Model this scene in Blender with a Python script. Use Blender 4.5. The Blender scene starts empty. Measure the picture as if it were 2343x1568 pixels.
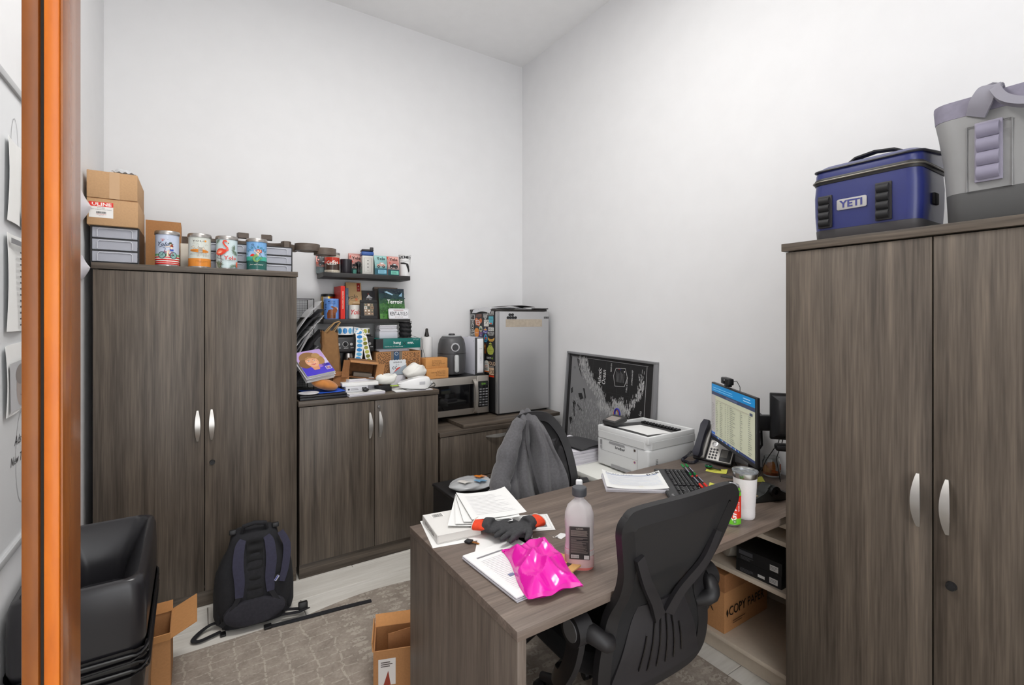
import bpy, bmesh, math, random
from mathutils import Vector, Matrix, Euler
random.seed(7)
S = bpy.context.scene
COL = S.collection
PI = math.pi
# ---------------------------------------------------------------- camera, world, lights
cam_d = bpy.data.cameras.new('camera'); cam = bpy.data.objects.new('camera', cam_d); COL.objects.link(cam)
cam.location = (0, 0, 1.56); cam.rotation_euler = (PI/2, 0, -math.radians(33.2))
cam_d.sensor_width = 36; cam_d.lens = 36*1102/2343; cam_d.shift_y = -57/2343; cam_d.clip_start = .05
S.camera = cam
W = bpy.data.worlds.new('ambient_fill'); S.world = W; W.use_nodes = True  # uniform fill added to brighten the room through its open back
W.node_tree.nodes['Background'].inputs[0].default_value = (.97, .98, 1, 1)
W.node_tree.nodes['Background'].inputs[1].default_value = 3.15
def area(name, loc, rot, sx, sy, e, col=(1, .98, .95)):
    d = bpy.data.lights.new(name, 'AREA'); d.shape = 'RECTANGLE'; d.size = sx; d.size_y = sy; d.energy = e; d.color = col
    o = bpy.data.objects.new(name, d); COL.objects.link(o); o.location = loc; o.rotation_euler = rot; return o
area('ceiling_troffer_light', (.75, 1.6, 3.83), (0, 0, 0), 1.15, .55, 42)
area('ceiling_troffer_light', (.3, -.9, 3.83), (0, 0, 0), 1.15, .55, 8)
S.view_settings.view_transform = 'Standard'; S.view_settings.look = 'None'
S.view_settings.exposure = 0.2; S.view_settings.gamma = 1; S.view_settings.use_curve_mapping = False
# ---------------------------------------------------------------- colours and materials
def lin(c): return tuple((v/255/12.92 if v/255 <= .04045 else ((v/255+.055)/1.055)**2.4) for v in c[:3])
def hexc(h): return tuple(int(h[i:i+2], 16) for i in (0, 2, 4))
def col4(c):
    if isinstance(c, str): c = hexc(c)
    return (*lin(c), 1)
MATS = {}
def nt(name):
    m = bpy.data.materials.new(name); m.use_nodes = True; t = m.node_tree
    return m, t, t.nodes['Principled BSDF'], t.links.new
def M(c, rough=.5, metal=0, spec=None, alpha=None, trans=None, noise=0, scale=40, bump=0, emit=0, ior=None, sheen=0, coat=0):
    key = (str(c), rough, metal, spec, alpha, trans, noise, scale, bump, emit, sheen, coat)
    if key in MATS: return MATS[key]
    m, t, b, L = nt('mat_%s' % str(c)); col = col4(c)
    b.inputs['Base Color'].default_value = col; b.inputs['Roughness'].default_value = rough; b.inputs['Metallic'].default_value = metal
    if spec is not None: b.inputs['Specular IOR Level'].default_value = spec
    if alpha is not None: b.inputs['Alpha'].default_value = alpha
    if trans is not None: b.inputs['Transmission Weight'].default_value = trans
    if ior: b.inputs['IOR'].default_value = ior
    if sheen: b.inputs['Sheen Weight'].default_value = sheen
    if coat: b.inputs['Coat Weight'].default_value = coat
    if emit: b.inputs['Emission Color'].default_value = col; b.inputs['Emission Strength'].default_value = emit
    if noise or bump:
        tc = t.nodes.new('ShaderNodeTexCoord'); n = t.nodes.new('ShaderNodeTexNoise'); n.inputs['Scale'].default_value = scale; n.inputs['Detail'].default_value = 4
        L(tc.outputs['Object'], n.inputs['Vector'])
        if noise:
            r = t.nodes.new('ShaderNodeMapRange'); r.inputs[1].default_value = .3; r.inputs[2].default_value = .7
            r.inputs[3].default_value = 1-noise; r.inputs[4].default_value = 1+noise
            mx = t.nodes.new('ShaderNodeVectorMath'); mx.operation = 'SCALE'; mx.inputs[0].default_value = col[:3]
            L(n.outputs['Fac'], r.inputs[0]); L(r.outputs[0], mx.inputs['Scale']); L(mx.outputs[0], b.inputs['Base Color'])
        if bump:
            bp = t.nodes.new('ShaderNodeBump'); bp.inputs['Strength'].default_value = bump; bp.inputs['Distance'].default_value = .002
            L(n.outputs['Fac'], bp.inputs['Height']); L(bp.outputs[0], b.inputs['Normal'])
    MATS[key] = m; return m
def ramp(t, stops):
    r = t.nodes.new('ShaderNodeValToRGB'); e = r.color_ramp.elements
    while len(e) < len(stops): e.new(.5)
    for k, (p, c) in zip(e, stops): k.position = p; k.color = col4(c)
    return r
def wood(name, stops, sc, rough=.45, sc2=None, bump=.15):
    """laminate: long fine streaks, stretched along the axis with the small scale"""
    m, t, b, L = nt(name); tc = t.nodes.new('ShaderNodeTexCoord')
    def nz(s, det, dist):
        mp = t.nodes.new('ShaderNodeMapping'); mp.inputs['Scale'].default_value = s
        n = t.nodes.new('ShaderNodeTexNoise'); n.inputs['Scale'].default_value = 1; n.inputs['Detail'].default_value = det; n.inputs['Distortion'].default_value = dist
        g = t.nodes.new('ShaderNodeObjectInfo'); a = t.nodes.new('ShaderNodeVectorMath'); a.operation = 'ADD'
        sm = t.nodes.new('ShaderNodeVectorMath'); sm.operation = 'SCALE'; sm.inputs[0].default_value = (13, 17, 9)
        L(g.outputs['Random'], sm.inputs['Scale']); L(tc.outputs['Object'], a.inputs[0]); L(sm.outputs[0], a.inputs[1])
        L(a.outputs[0], mp.inputs[0]); L(mp.outputs[0], n.inputs['Vector']); return n
    n1 = nz(sc, 3, .3); n2 = nz(sc2 or tuple(v*6 for v in sc), 4, .1)
    mx = t.nodes.new('ShaderNodeMix'); mx.data_type = 'FLOAT'; mx.inputs[0].default_value = .45
    L(n1.outputs['Fac'], mx.inputs[2]); L(n2.outputs['Fac'], mx.inputs[3])
    r = ramp(t, stops); L(mx.outputs[0], r.inputs[0]); L(r.outputs[0], b.inputs['Base Color'])
    b.inputs['Roughness'].default_value = rough
    if bump:
        bp = t.nodes.new('ShaderNodeBump'); bp.inputs['Strength'].default_value = bump; bp.inputs['Distance'].default_value = .001
        L(n2.outputs['Fac'], bp.inputs['Height']); L(bp.outputs[0], b.inputs['Normal'])
    return m
GREY_WOOD = [(.32, (56, 48, 41)), (.46, (80, 71, 62)), (.54, (92, 82, 72)), (.68, (112, 100, 88))]
WOOD_V = wood('grey_oak_upright', GREY_WOOD, (24, 24, .7), sc2=(150, 150, 5))
WOOD_X = wood('grey_oak_along_x', GREY_WOOD, (.7, 24, 24), sc2=(5, 150, 150))
WOOD_Y = wood('grey_oak_along_y', GREY_WOOD, (24, .7, 24), sc2=(150, 5, 150))
DESK_X = wood('grey_oak_lit', [(.3, (84, 72, 64)), (.45, (104, 91, 82)), (.58, (118, 104, 94)), (.72, (138, 124, 112))], (1.2, 26, 26), .42)  # cabinet laminate again, lightened for the light falling on the desk
DESK_V = wood('grey_oak_lit_upright', [(.3, (78, 68, 61)), (.45, (98, 87, 78)), (.58, (112, 100, 90)), (.72, (132, 118, 107))], (22, 22, 1.2), .45)  # upright copy of the same laminate, lightened a little less
CARD = M((176, 126, 80), .85, noise=.06, scale=120)
CARD_L = M((190, 152, 112), .85, noise=.05, scale=120)
CARD_D = M((150, 102, 62), .85, noise=.08, scale=120)
PAPER = M((236, 236, 234), .8); PAPER2 = M((222, 220, 226), .8)
BLACK = M((22, 22, 24), .45); BLACK_M = M((30, 30, 32), .7); BLACK_G = M((14, 14, 16), .2)
DKGREY = M((58, 58, 60), .55); CHROME = M((200, 200, 200), .22, 1); STEEL = M((176, 172, 168), .33, 1)
SILVER = M((190, 190, 192), .4, .6); WHITE = M((232, 232, 232), .5); OFFW = M((214, 214, 212), .45)
CLOTH_B = M((24, 24, 30), .9, noise=.25, scale=60, sheen=.2)
# printed colours live in a colour attribute
PRINT, _t, _b, _L = nt('printed_ink'); _a = _t.nodes.new('ShaderNodeVertexColor'); _a.layer_name = 'Col'
_L(_a.outputs['Color'], _b.inputs['Base Color']); _b.inputs['Roughness'].default_value = .55
PRINT_G = PRINT.copy(); PRINT_G.name = 'printed_ink_gloss'; PRINT_G.node_tree.nodes['Principled BSDF'].inputs['Roughness'].default_value = .25
SCREEN = PRINT.copy(); SCREEN.name = 'lit_screen'
_n = SCREEN.node_tree; _pb = _n.nodes['Principled BSDF']; _n.links.new([x for x in _n.nodes if x.bl_idname == 'ShaderNodeVertexColor'][0].outputs['Color'], _pb.inputs['Emission Color'])
_pb.inputs['Emission Strength'].default_value = .3; _pb.inputs['Roughness'].default_value = .3
# ---------------------------------------------------------------- geometry kit
def put(name, me, mat, parent=None):
    o = bpy.data.objects.new(name, me); COL.objects.link(o)
    if mat: me.materials.append(mat)
    if parent: o.parent = parent
    return o
class G:
    def __init__(s): s.bm = bmesh.new()
    def _m(s, vs, Mx):
        if Mx is not None: bmesh.ops.transform(s.bm, matrix=Mx, verts=vs)
    def box(s, x0, x1, y0, y1, z0, z1, bev=0, seg=2, Mx=None):
        vs = [s.bm.verts.new((x, y, z)) for z in (z0, z1) for y in (y0, y1) for x in (x0, x1)]
        for q in ((0, 2, 3, 1), (4, 5, 7, 6), (0, 1, 5, 4), (2, 6, 7, 3), (0, 4, 6, 2), (1, 3, 7, 5)): s.bm.faces.new([vs[i] for i in q])
        if bev:
            es = {e for v in vs for e in v.link_edges}
            r = bmesh.ops.bevel(s.bm, geom=list(es), offset=bev, segments=seg, affect='EDGES', profile=.5)
            vs = list({v for v in r['verts']} | {v for v in vs if v.is_valid})
        s._m(vs, Mx); return s
    def loft(s, rings, cap=True, closed=True, Mx=None):
        R = [[s.bm.verts.new(p) for p in r] for r in rings]; n = len(R[0])
        for a, b in zip(R, R[1:]):
            for i in range(n if closed else n-1):
                j = (i+1) % n
                try: s.bm.faces.new((a[i], a[j], b[j], b[i]))
                except ValueError: pass
        if cap:
            for r in (R[0], R[-1]):
                try: s.bm.faces.new(r)
                except ValueError: pass
        s._m([v for r in R for v in r], Mx); return s
    def lathe(s, prof, seg=28, c=(0, 0, 0), Mx=None, sx=1, sy=1):
        rings = [[(c[0]+max(r, 1e-4)*sx*math.cos(2*PI*i/seg), c[1]+max(r, 1e-4)*sy*math.sin(2*PI*i/seg), c[2]+z) for i in range(seg)] for r, z in prof]
        return s.loft(rings, Mx=Mx)
    def cyl(s, p0, p1, r0, r1=None, seg=20, Mx=None):
        return s.tube([p0, p1], [r0, r0 if r1 is None else r1], seg, Mx=Mx)
    def tube(s, pts, r, seg=8, closed=False, Mx=None, flat=None):
        pts = [Vector(p) for p in pts]; n = len(pts); rr = r if isinstance(r, (list, tuple)) else [r]*n
        rings = []; up = None
        for i in range(n):
            if closed: t = pts[(i+1) % n]-pts[i-1]
            else: t = pts[min(i+1, n-1)]-pts[max(i-1, 0)]
            t.normalize()
            if up is None:
                up = Vector((0, 0, 1)) if abs(t.z) < .9 else Vector((1, 0, 0))
                if flat is not None: up = Vector(flat)
            a = t.cross(up)
            if a.length < 1e-5: a = t.cross(Vector((1, 0, 0)))
            a.normalize(); b = a.cross(t).normalized(); up = b if flat is None else Vector(flat)
            rings.append([pts[i]+(a*math.cos(2*PI*k/seg)+b*math.sin(2*PI*k/seg))*rr[i] for k in range(seg)])
        if closed: rings.append(rings[0])
        return s.loft(rings, cap=not closed, Mx=Mx)
    def ribbon(s, pts, w, t, up=(0, 0, 1), closed=False, Mx=None):
        """strap: width w across, thickness t along the up vector"""
        pts = [Vector(p) for p in pts]; n = len(pts); rings = []; up = Vector(up); ws = w if isinstance(w, (list, tuple)) else [w]*n
        for i in range(n):
            d = (pts[(i+1) % n]-pts[i-1]) if closed else (pts[min(i+1, n-1)]-pts[max(i-1, 0)])
            d.normalize(); a = d.cross(up)
            if a.length < 1e-4: a = Vector((1, 0, 0))
            a.normalize(); b = a.cross(d).normalized()
            h = ws[i]/2; rings.append([pts[i]-a*h-b*t/2, pts[i]+a*h-b*t/2, pts[i]+a*h+b*t/2, pts[i]-a*h+b*t/2])
        if closed: rings.append(rings[0])
        return s.loft(rings, cap=not closed, Mx=Mx)
    def prism(s, poly, z0, z1, bev=0, seg=2, Mx=None):
        a = [s.bm.verts.new((x, y, z0)) for x, y in poly]; b = [s.bm.verts.new((x, y, z1)) for x, y in poly]; n = len(a)
        f0 = s.bm.faces.new(a[::-1]); f1 = s.bm.faces.new(b)
        for i in range(n): s.bm.faces.new((a[i], a[(i+1) % n], b[(i+1) % n], b[i]))
        vs = a+b
        if bev:
            es = list(f0.edges)+list(f1.edges); r = bmesh.ops.bevel(s.bm, geom=es, offset=bev, segments=seg, affect='EDGES', profile=.5)
            vs = list({v for v in r['verts']} | {v for v in vs if v.is_valid})
        s._m(vs, Mx); return s
    def grid(s, fn, nu, nv, thick=0, Mx=None):
        """surface fn(u,v) u,v in 0..1; thick: thickness along the normal (solid sheet)"""
        P = [[Vector(fn(i/nu, j/nv)) for i in range(nu+1)] for j in range(nv+1)]
        V = [[s.bm.verts.new(p) for p in r] for r in P]; fs = []
        for j in range(nv):
            for i in range(nu): fs.append(s.bm.faces.new((V[j][i], V[j][i+1], V[j+1][i+1], V[j+1][i])))
        vs = [v for r in V for v in r]
        if thick:
            s.bm.normal_update()
            r = bmesh.ops.solidify(s.bm, geom=fs, thickness=thick)
            vs += [g for g in r['geom'] if isinstance(g, bmesh.types.BMVert)]
        s._m(list(set(vs)), Mx); return s
    def sphere(s, c, rx, ry=None, rz=None, n=16, Mx=None):
        ry = ry or rx; rz = rz or rx
        return s.loft([[(c[0]+rx*math.sin(PI*j/n)*math.cos(2*PI*i/(2*n))+1e-5*math.cos(i), c[1]+ry*math.sin(PI*j/n)*math.sin(2*PI*i/(2*n))+1e-5*math.sin(i), c[2]-rz*math.cos(PI*j/n)) for i in range(2*n)] for j in range(n+1)], Mx=Mx)
    def mesh(s, name, ang=40):
        bmesh.ops.remove_doubles(s.bm, verts=s.bm.verts, dist=2e-5)
        bmesh.ops.recalc_face_normals(s.bm, faces=s.bm.faces)
        me = bpy.data.meshes.new(name); s.bm.to_mesh(me); s.bm.free()
        if ang:
            me.shade_smooth(); me.set_sharp_from_angle(angle=math.radians(ang))
        return me
    def obj(s, name, mat, parent=None, ang=40): return put(name, s.mesh(name, ang), mat, parent)
def spline(pts, n=5, closed=False):
    P = [Vector(p) for p in pts]; N = len(P); out = []
    for i in range(N if closed else N-1):
        p0, p1, p2, p3 = (P[(i+k) % N] if closed else P[max(0, min(N-1, i+k))] for k in (-1, 0, 1, 2))
        for j in range(n):
            f = j/n; out.append(.5*((2*p1)+(p2-p0)*f+(2*p0-5*p1+4*p2-p3)*f*f+(3*p1-p0-3*p2+p3)*f**3))
    if not closed: out.append(P[-1])
    return out
def resamp(ws, n=5):
    out = []
    for a, b_ in zip(ws, ws[1:]): out += [a+(b_-a)*j/n for j in range(n)]
    return out+[ws[-1]]
def B(x0, x1, y0, y1, z0, z1, bev=0, seg=2): return G().box(x0, x1, y0, y1, z0, z1, bev, seg)
def TR(x=0, y=0, z=0, rx=0, ry=0, rz=0): return Matrix.Translation((x, y, z)) @ Euler([math.radians(a) for a in (rx, ry, rz)]).to_matrix().to_4x4()
def thing(name, label, cat, loc=(0, 0, 0), rz=0, group=None, rot=None):
    o = bpy.data.objects.new(name, None); COL.objects.link(o); o.empty_display_size = .05; o.location = loc
    o.rotation_euler = [math.radians(a) for a in rot] if rot else (0, 0, math.radians(rz))
    return tag(o, label, cat, group)
def tag(o, label, cat, group=None):
    o['label'] = label; o['category'] = cat
    if group: o['group'] = group
    return o
def at(o, loc, rz=0, rot=None):
    o.location = loc; o.rotation_euler = [math.radians(a) for a in rot] if rot else (0, 0, math.radians(rz)); return o
def struct(o): o['kind'] = 'structure'; return o
def dup(root, loc, rz=None, label=None, group=None):
    r = root.copy(); COL.objects.link(r); r.location = loc
    if rz is not None: r.rotation_euler = (0, 0, math.radians(rz))
    if label: r['label'] = label
    if group: r['group'] = group
    for ch in list(root.children):
        c = ch.copy(); COL.objects.link(c); c.parent = r
        for g in ch.children:
            d = g.copy(); COL.objects.link(d); d.parent = c
    return r
# ---------------------------------------------------------------- printed matter: flat ink laid 0.2 mm apart on a plane or a cylinder
_fc = bpy.data.curves.new('font_source', 'FONT'); _fo = bpy.data.objects.new('font_source', _fc)
class Print:
    def __init__(s): s.v = []; s.f = []; s.c = []; s.k = 0
    def _add(s, vs, fs, c):
        b = len(s.v); s.v += [(x, y, s.k) for x, y in vs]; s.f += [[b+i for i in f] for f in fs]; s.c += [col4(c)]*len(fs); s.k += 1; return s
    def poly(s, pts, c): return s._add(pts, [list(range(len(pts)))], c)
    def rect(s, x0, y0, x1, y1, c, n=1):
        vs = []; fs = []
        for i in range(n+1):
            x = x0+(x1-x0)*i/n; vs += [(x, y0), (x, y1)]
            if i: fs.append([2*i-2, 2*i, 2*i+1, 2*i-1])
        return s._add(vs, fs, c)
    def circ(s, x, y, r, c, ry=None, n=18, rot=0):
        ry = ry or r; a = math.radians(rot)
        return s.poly([(x+r*math.cos(2*PI*i/n)*math.cos(a)-ry*math.sin(2*PI*i/n)*math.sin(a), y+r*math.cos(2*PI*i/n)*math.sin(a)+ry*math.sin(2*PI*i/n)*math.cos(a)) for i in range(n)], c)
    def ring(s, x, y, r, w, c, ry=None, n=20):
        ry = ry or r; vs = []; fs = []
        for i in range(n):
            a = 2*PI*i/n; vs += [(x+r*math.cos(a), y+ry*math.sin(a)), (x+(r-w)*math.cos(a), y+(ry-w)*math.sin(a))]
            j = (i+1) % n; fs.append([2*i, 2*j, 2*j+1, 2*i+1])
        return s._add(vs, fs, c)
    def line(s, pts, w, c, closed=False):
        vs = []; fs = []; n = len(pts); ws = w if isinstance(w, (list, tuple)) else [w]*n
        for i in range(n):
            a = Vector(pts[(i-1) % n] if closed else pts[max(i-1, 0)]); b = Vector(pts[(i+1) % n] if closed else pts[min(i+1, n-1)]); d = (b-a).normalized(); h = ws[i]/2
            vs += [(pts[i][0]-d.y*h, pts[i][1]+d.x*h), (pts[i][0]+d.y*h, pts[i][1]-d.x*h)]
            if i: fs.append([2*i-2, 2*i-1, 2*i+1, 2*i])
        if closed: fs.append([2*n-2, 2*n-1, 1, 0])
        return s._add(vs, fs, c)
    def text(s, t, x, y, h, c, al='CENTER', sx=1, bold=0, rot=0, shear=0, sp=1):
        _fc.body = t; _fc.size = h*1.43; _fc.align_x = al; _fc.offset = bold*h; _fc.shear = shear; _fc.space_character = sp; _fc.resolution_u = 1 if h < .03 else 3
        me = bpy.data.meshes.new_from_object(_fo); ca = math.cos(math.radians(rot)); sa = math.sin(math.radians(rot))
        vs = [(x+(v.co.x*sx*ca-v.co.y*sa), y+(v.co.x*sx*sa+v.co.y*ca)) for v in me.vertices]
        fs = [list(p.vertices) for p in me.polygons]; bpy.data.meshes.remove(me)
        return s._add(vs, fs, c)
    def arc(s, t, x, y, r, a0, a1, h, c, bold=0):
        n = len(t)
        for i, ch in enumerate(t):
            a = math.radians(a0+(a1-a0)*i/max(n-1, 1))
            if ch != ' ': s.text(ch, x+r*math.cos(a), y+r*math.sin(a), h, c, rot=math.degrees(a)-90, bold=bold)
        return s
    def lines(s, x0, x1, y0, y1, n, w, c, jit=.3):
        vs = []; fs = []
        for i in range(n):
            y = y0+(y1-y0)*(i+.5)/n; xe = x1-(x1-x0)*jit*random.random(); b = len(vs)
            vs += [(x0, y-w/2), (xe, y-w/2), (xe, y+w/2), (x0, y+w/2)]; fs.append([b, b+1, b+2, b+3])
        return s._add(vs, fs, c)
    def bars(s, x0, x1, y0, y1, n, c=(20, 20, 20)):
        vs = []; fs = []; w = (x1-x0)/n
        for i in range(n):
            a = x0+w*i; e = a+w*random.uniform(.25, .75); b = len(vs); vs += [(a, y0), (e, y0), (e, y1), (a, y1)]; fs.append([b, b+1, b+2, b+3])
        return s._add(vs, fs, c)
    def build(s, name, parent, fmap, mat=None, step=.00025):
        cut = getattr(fmap, 'cut', 0)
        me = bpy.data.meshes.new(name); me.from_pydata([(x, y, k) if cut else fmap(x, y, .0004+k*step) for x, y, k in s.v], [], s.f)
        ca = me.color_attributes.new('Col', 'FLOAT_COLOR', 'CORNER'); cl = []
        for f, c in zip(s.f, s.c): cl += list(c)*len(f)
        ca.data.foreach_set('color', cl); me.update(); me.validate()
        if cut:
            bm = bmesh.new(); bm.from_mesh(me); us = [v[0] for v in s.v]; x = math.ceil(min(us)/cut)*cut
            while x < max(us):
                bmesh.ops.bisect_plane(bm, geom=bm.verts[:]+bm.edges[:]+bm.faces[:], plane_co=(x+1e-6, 0, 0), plane_no=(1, 0, 0)); x += cut
            if getattr(fmap, 'cutv', 0):
                vs_ = [v[1] for v in s.v]; y = math.ceil(min(vs_)/cut)*cut
                while y < max(vs_): bmesh.ops.bisect_plane(bm, geom=bm.verts[:]+bm.edges[:]+bm.faces[:], plane_co=(0, y+1e-6, 0), plane_no=(0, 1, 0)); y += cut
            for v in bm.verts: v.co = fmap(v.co.x, v.co.y, .0004+v.co.z*step)
            bm.to_mesh(me); bm.free(); me.update()
        return put(name, me, mat or PRINT, parent)
def plane(o, u, v):
    o = Vector(o); u = Vector(u).normalized(); v = Vector(v).normalized(); n = u.cross(v)
    return lambda x, y, k: o+u*x+v*y+n*k
def cylmap(r, z0, a0=-90, rt=None, h=1):
    """u = arc length from the front line (angle a0), v = height above z0; rt: radius at height h for a cone"""
    def f(x, y, k):
        rr = r if rt is None else r+(rt-r)*y/h
        a = math.radians(a0)+x/r; return Vector(((rr+k)*math.cos(a), (rr+k)*math.sin(a), z0+y))
    f.cut = r*.13; return f
# ---------------------------------------------------------------- the room
YA, XB, XL, ZC = 3.72, 2.549, -.462, 3.9
WALLM = M((229, 229, 230), .85, noise=.012, scale=7, bump=.05)
YN = -2.2
struct(B(XL-.1, XB+.1, YA, YA+.1, -.05, ZC).obj('wall_back', WALLM))
struct(B(XB, XB+.1, YN, YA, -.05, ZC).obj('wall_right', WALLM))
struct(B(XL-.1, XL, YN, YA, -.05, ZC).obj('wall_left', WALLM))  # near stretch, out of view, added to keep side light out
struct(B(1.15, XB+.1, YN-.1, YN, -.05, ZC).obj('light_block_front', WALLM))  # unseen wall piece added to hold light off the right wall
struct(B(XL-.1, XB+.1, YN, YA+.1, ZC, ZC+.08).obj('ceiling', M((244, 244, 244), .9, noise=.012, scale=9)))
fl = struct(B(XL-.1, XB+.1, YN, YA+.1, -.06, -.004).obj('floor', M((84, 78, 70), .9)))
PLANKM = wood('pale_plank', [(.3, (208, 203, 194)), (.5, (222, 218, 210)), (.7, (234, 231, 224))], (1.2, 12, 3), .5, bump=.05)
pl_me = None
row = 0; y = YN
while y < YA-.05:
    off = (row*.431) % 1.2; x = XL-1.2-off+.487
    while x < XB:
        x0, x1 = max(x, XL), min(x+1.197, XB)
        if x1-x0 > .05:
            if x1-x0 > 1.19:
                if pl_me is None: pl_me = B(0, 1.197, 0, .2005, -.006, 0, .0022, 1).mesh('plank'); pl_me.materials.append(PLANKM)
                o = put('plank', pl_me, None, fl)
            else: o = B(0, x1-x0, 0, .2005, -.006, 0, .0022, 1).obj('plank', PLANKM, fl)
            o.location = (x0, y, 0)
        x += 1.2
    y += .2027; row += 1
# low white baseboards where wall and floor meet
struct(B(XL, XL+.012, .75, 3.07, 0, .1, .003).obj('baseboard_left', M((224, 224, 222), .5)))
struct(B(XB-.012, XB, -2.1, .08, 0, .1, .003).obj('baseboard_right', M((224, 224, 222), .5)))
# wooden jamb near the camera
OR1 = wood('stained_jamb', [(.3, (108, 56, 8)), (.5, (138, 74, 12)), (.7, (158, 92, 20))], (10, 10, 1.6), .4)
OR2 = wood('stained_stop', [(.3, (176, 86, 8)), (.5, (210, 108, 12)), (.7, (228, 128, 24))], (12, 12, 1.6), .35)
jamb = bpy.data.objects.new('door_1', None); COL.objects.link(jamb); struct(jamb); jamb['label'] = 'orange stained wooden door jamb close to the camera'
B(-.1626, -.1482, .742, .86, 0, ZC, .002).obj('casing', OR1, jamb)
B(-.1482, -.1445, .75, .85, 0, ZC).obj('seal', M((46, 40, 34), .8), jamb)
B(-.1445, -.131, .742, .845, 0, ZC, .002).obj('door_stop', OR2, jamb)
B(-.1309, -.1285, .744, .845, 0, ZC, .0005).obj('jamb_face', wood('varnish_with_glare', [(.3, (132, 70, 20)), (.5, (158, 90, 34)), (.7, (176, 110, 52))], (10, 10, 1.6), .22), jamb)  # separate glossy side board; its paler, less saturated tone stands for glare
# rug
rug_m, t, b, L = nt('taupe_rug'); tc = t.nodes.new('ShaderNodeTexCoord')
def node(k, **kw):
    n = t.nodes.new(k)
    for a, v in kw.items(): setattr(n, a, v)
    return n
def math_(op, a, bb=None):
    n = node('ShaderNodeMath', operation=op)
    for i, v in enumerate((a, bb)):
        if v is None: continue
        if isinstance(v, (int, float)): n.inputs[i].default_value = v
        else: L(v, n.inputs[i])
    return n.outputs[0]
nz1 = node('ShaderNodeTexNoise'); nz1.inputs['Scale'].default_value = 11; nz1.inputs['Detail'].default_value = 5; L(tc.outputs['Object'], nz1.inputs['Vector'])
nz2 = node('ShaderNodeTexNoise'); nz2.inputs['Scale'].default_value = 90; nz2.inputs['Detail'].default_value = 3; L(tc.outputs['Object'], nz2.inputs['Vector'])
wp = node('ShaderNodeVectorMath', operation='SCALE'); wp.inputs['Scale'].default_value = .03; L(nz1.outputs['Color'], wp.inputs[0])
ad = node('ShaderNodeVectorMath', operation='ADD'); L(tc.outputs['Object'], ad.inputs[0]); L(wp.outputs[0], ad.inputs[1])
mp = node('ShaderNodeMapping'); mp.inputs['Scale'].default_value = (10, 17, 1); L(ad.outputs[0], mp.inputs[0])
vo = node('ShaderNodeTexVoronoi', feature='DISTANCE_TO_EDGE', voronoi_dimensions='2D'); vo.inputs['Scale'].default_value = 1; vo.inputs['Randomness'].default_value = .25; L(mp.outputs[0], vo.inputs['Vector'])
lines_ = math_('LESS_THAN', vo.outputs['Distance'], .045)
sx_ = node('ShaderNodeSeparateXYZ'); L(ad.outputs[0], sx_.inputs[0])
# worn oval band near the far right part of the rug
mp2 = node('ShaderNodeMapping'); mp2.inputs['Scale'].default_value = (9, 22, 1); L(ad.outputs[0], mp2.inputs[0])
vo2 = node('ShaderNodeTexVoronoi', feature='F1', voronoi_dimensions='2D'); vo2.inputs['Scale'].default_value = 1; vo2.inputs['Randomness'].default_value = .3; L(mp2.outputs[0], vo2.inputs['Vector'])
ov = math_('LESS_THAN', vo2.outputs['Distance'], .34)
sel = math_('GREATER_THAN', sx_.outputs['X'], .62)
pat = math_('ADD', math_('MULTIPLY', ov, sel), math_('MULTIPLY', lines_, math_('SUBTRACT', 1, sel)))
wear = math_('MULTIPLY', pat, math_('GREATER_THAN', nz2.outputs['Fac'], .45))
base = ramp(t, [(.32, (136, 126, 116)), (.5, (154, 143, 132)), (.68, (172, 162, 150))]); 
av = math_('ADD', math_('MULTIPLY', nz1.outputs['Fac'], .6), math_('MULTIPLY', nz2.outputs['Fac'], .4)); L(av, base.inputs[0])
mxc = node('ShaderNodeMix', data_type='RGBA'); L(math_('MULTIPLY', wear, .42), mxc.inputs[0]); L(base.outputs[0], mxc.inputs[6]); mxc.inputs[7].default_value = col4((202, 193, 180)); L(mxc.outputs[2], b.inputs['Base Color'])
b.inputs['Roughness'].default_value = .95
bp = node('ShaderNodeBump'); bp.inputs['Strength'].default_value = .5; bp.inputs['Distance'].default_value = .003; L(nz2.outputs['Fac'], bp.inputs['Height']); L(bp.outputs[0], b.inputs['Normal'])
def rugf(u, v):
    x = -.09+u*2.02; y = .2+v*(2.49+.045*max(0, math.sin((u-.28)*9))*(u > .28)*(u < .63)); return (x, y, .0058)
G().grid(rugf, 60, 3, .005).obj('area_rug', rug_m)
tag(bpy.data.objects['area_rug'], 'worn taupe area rug with pale lattice pattern under the desk', 'rug')
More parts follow.
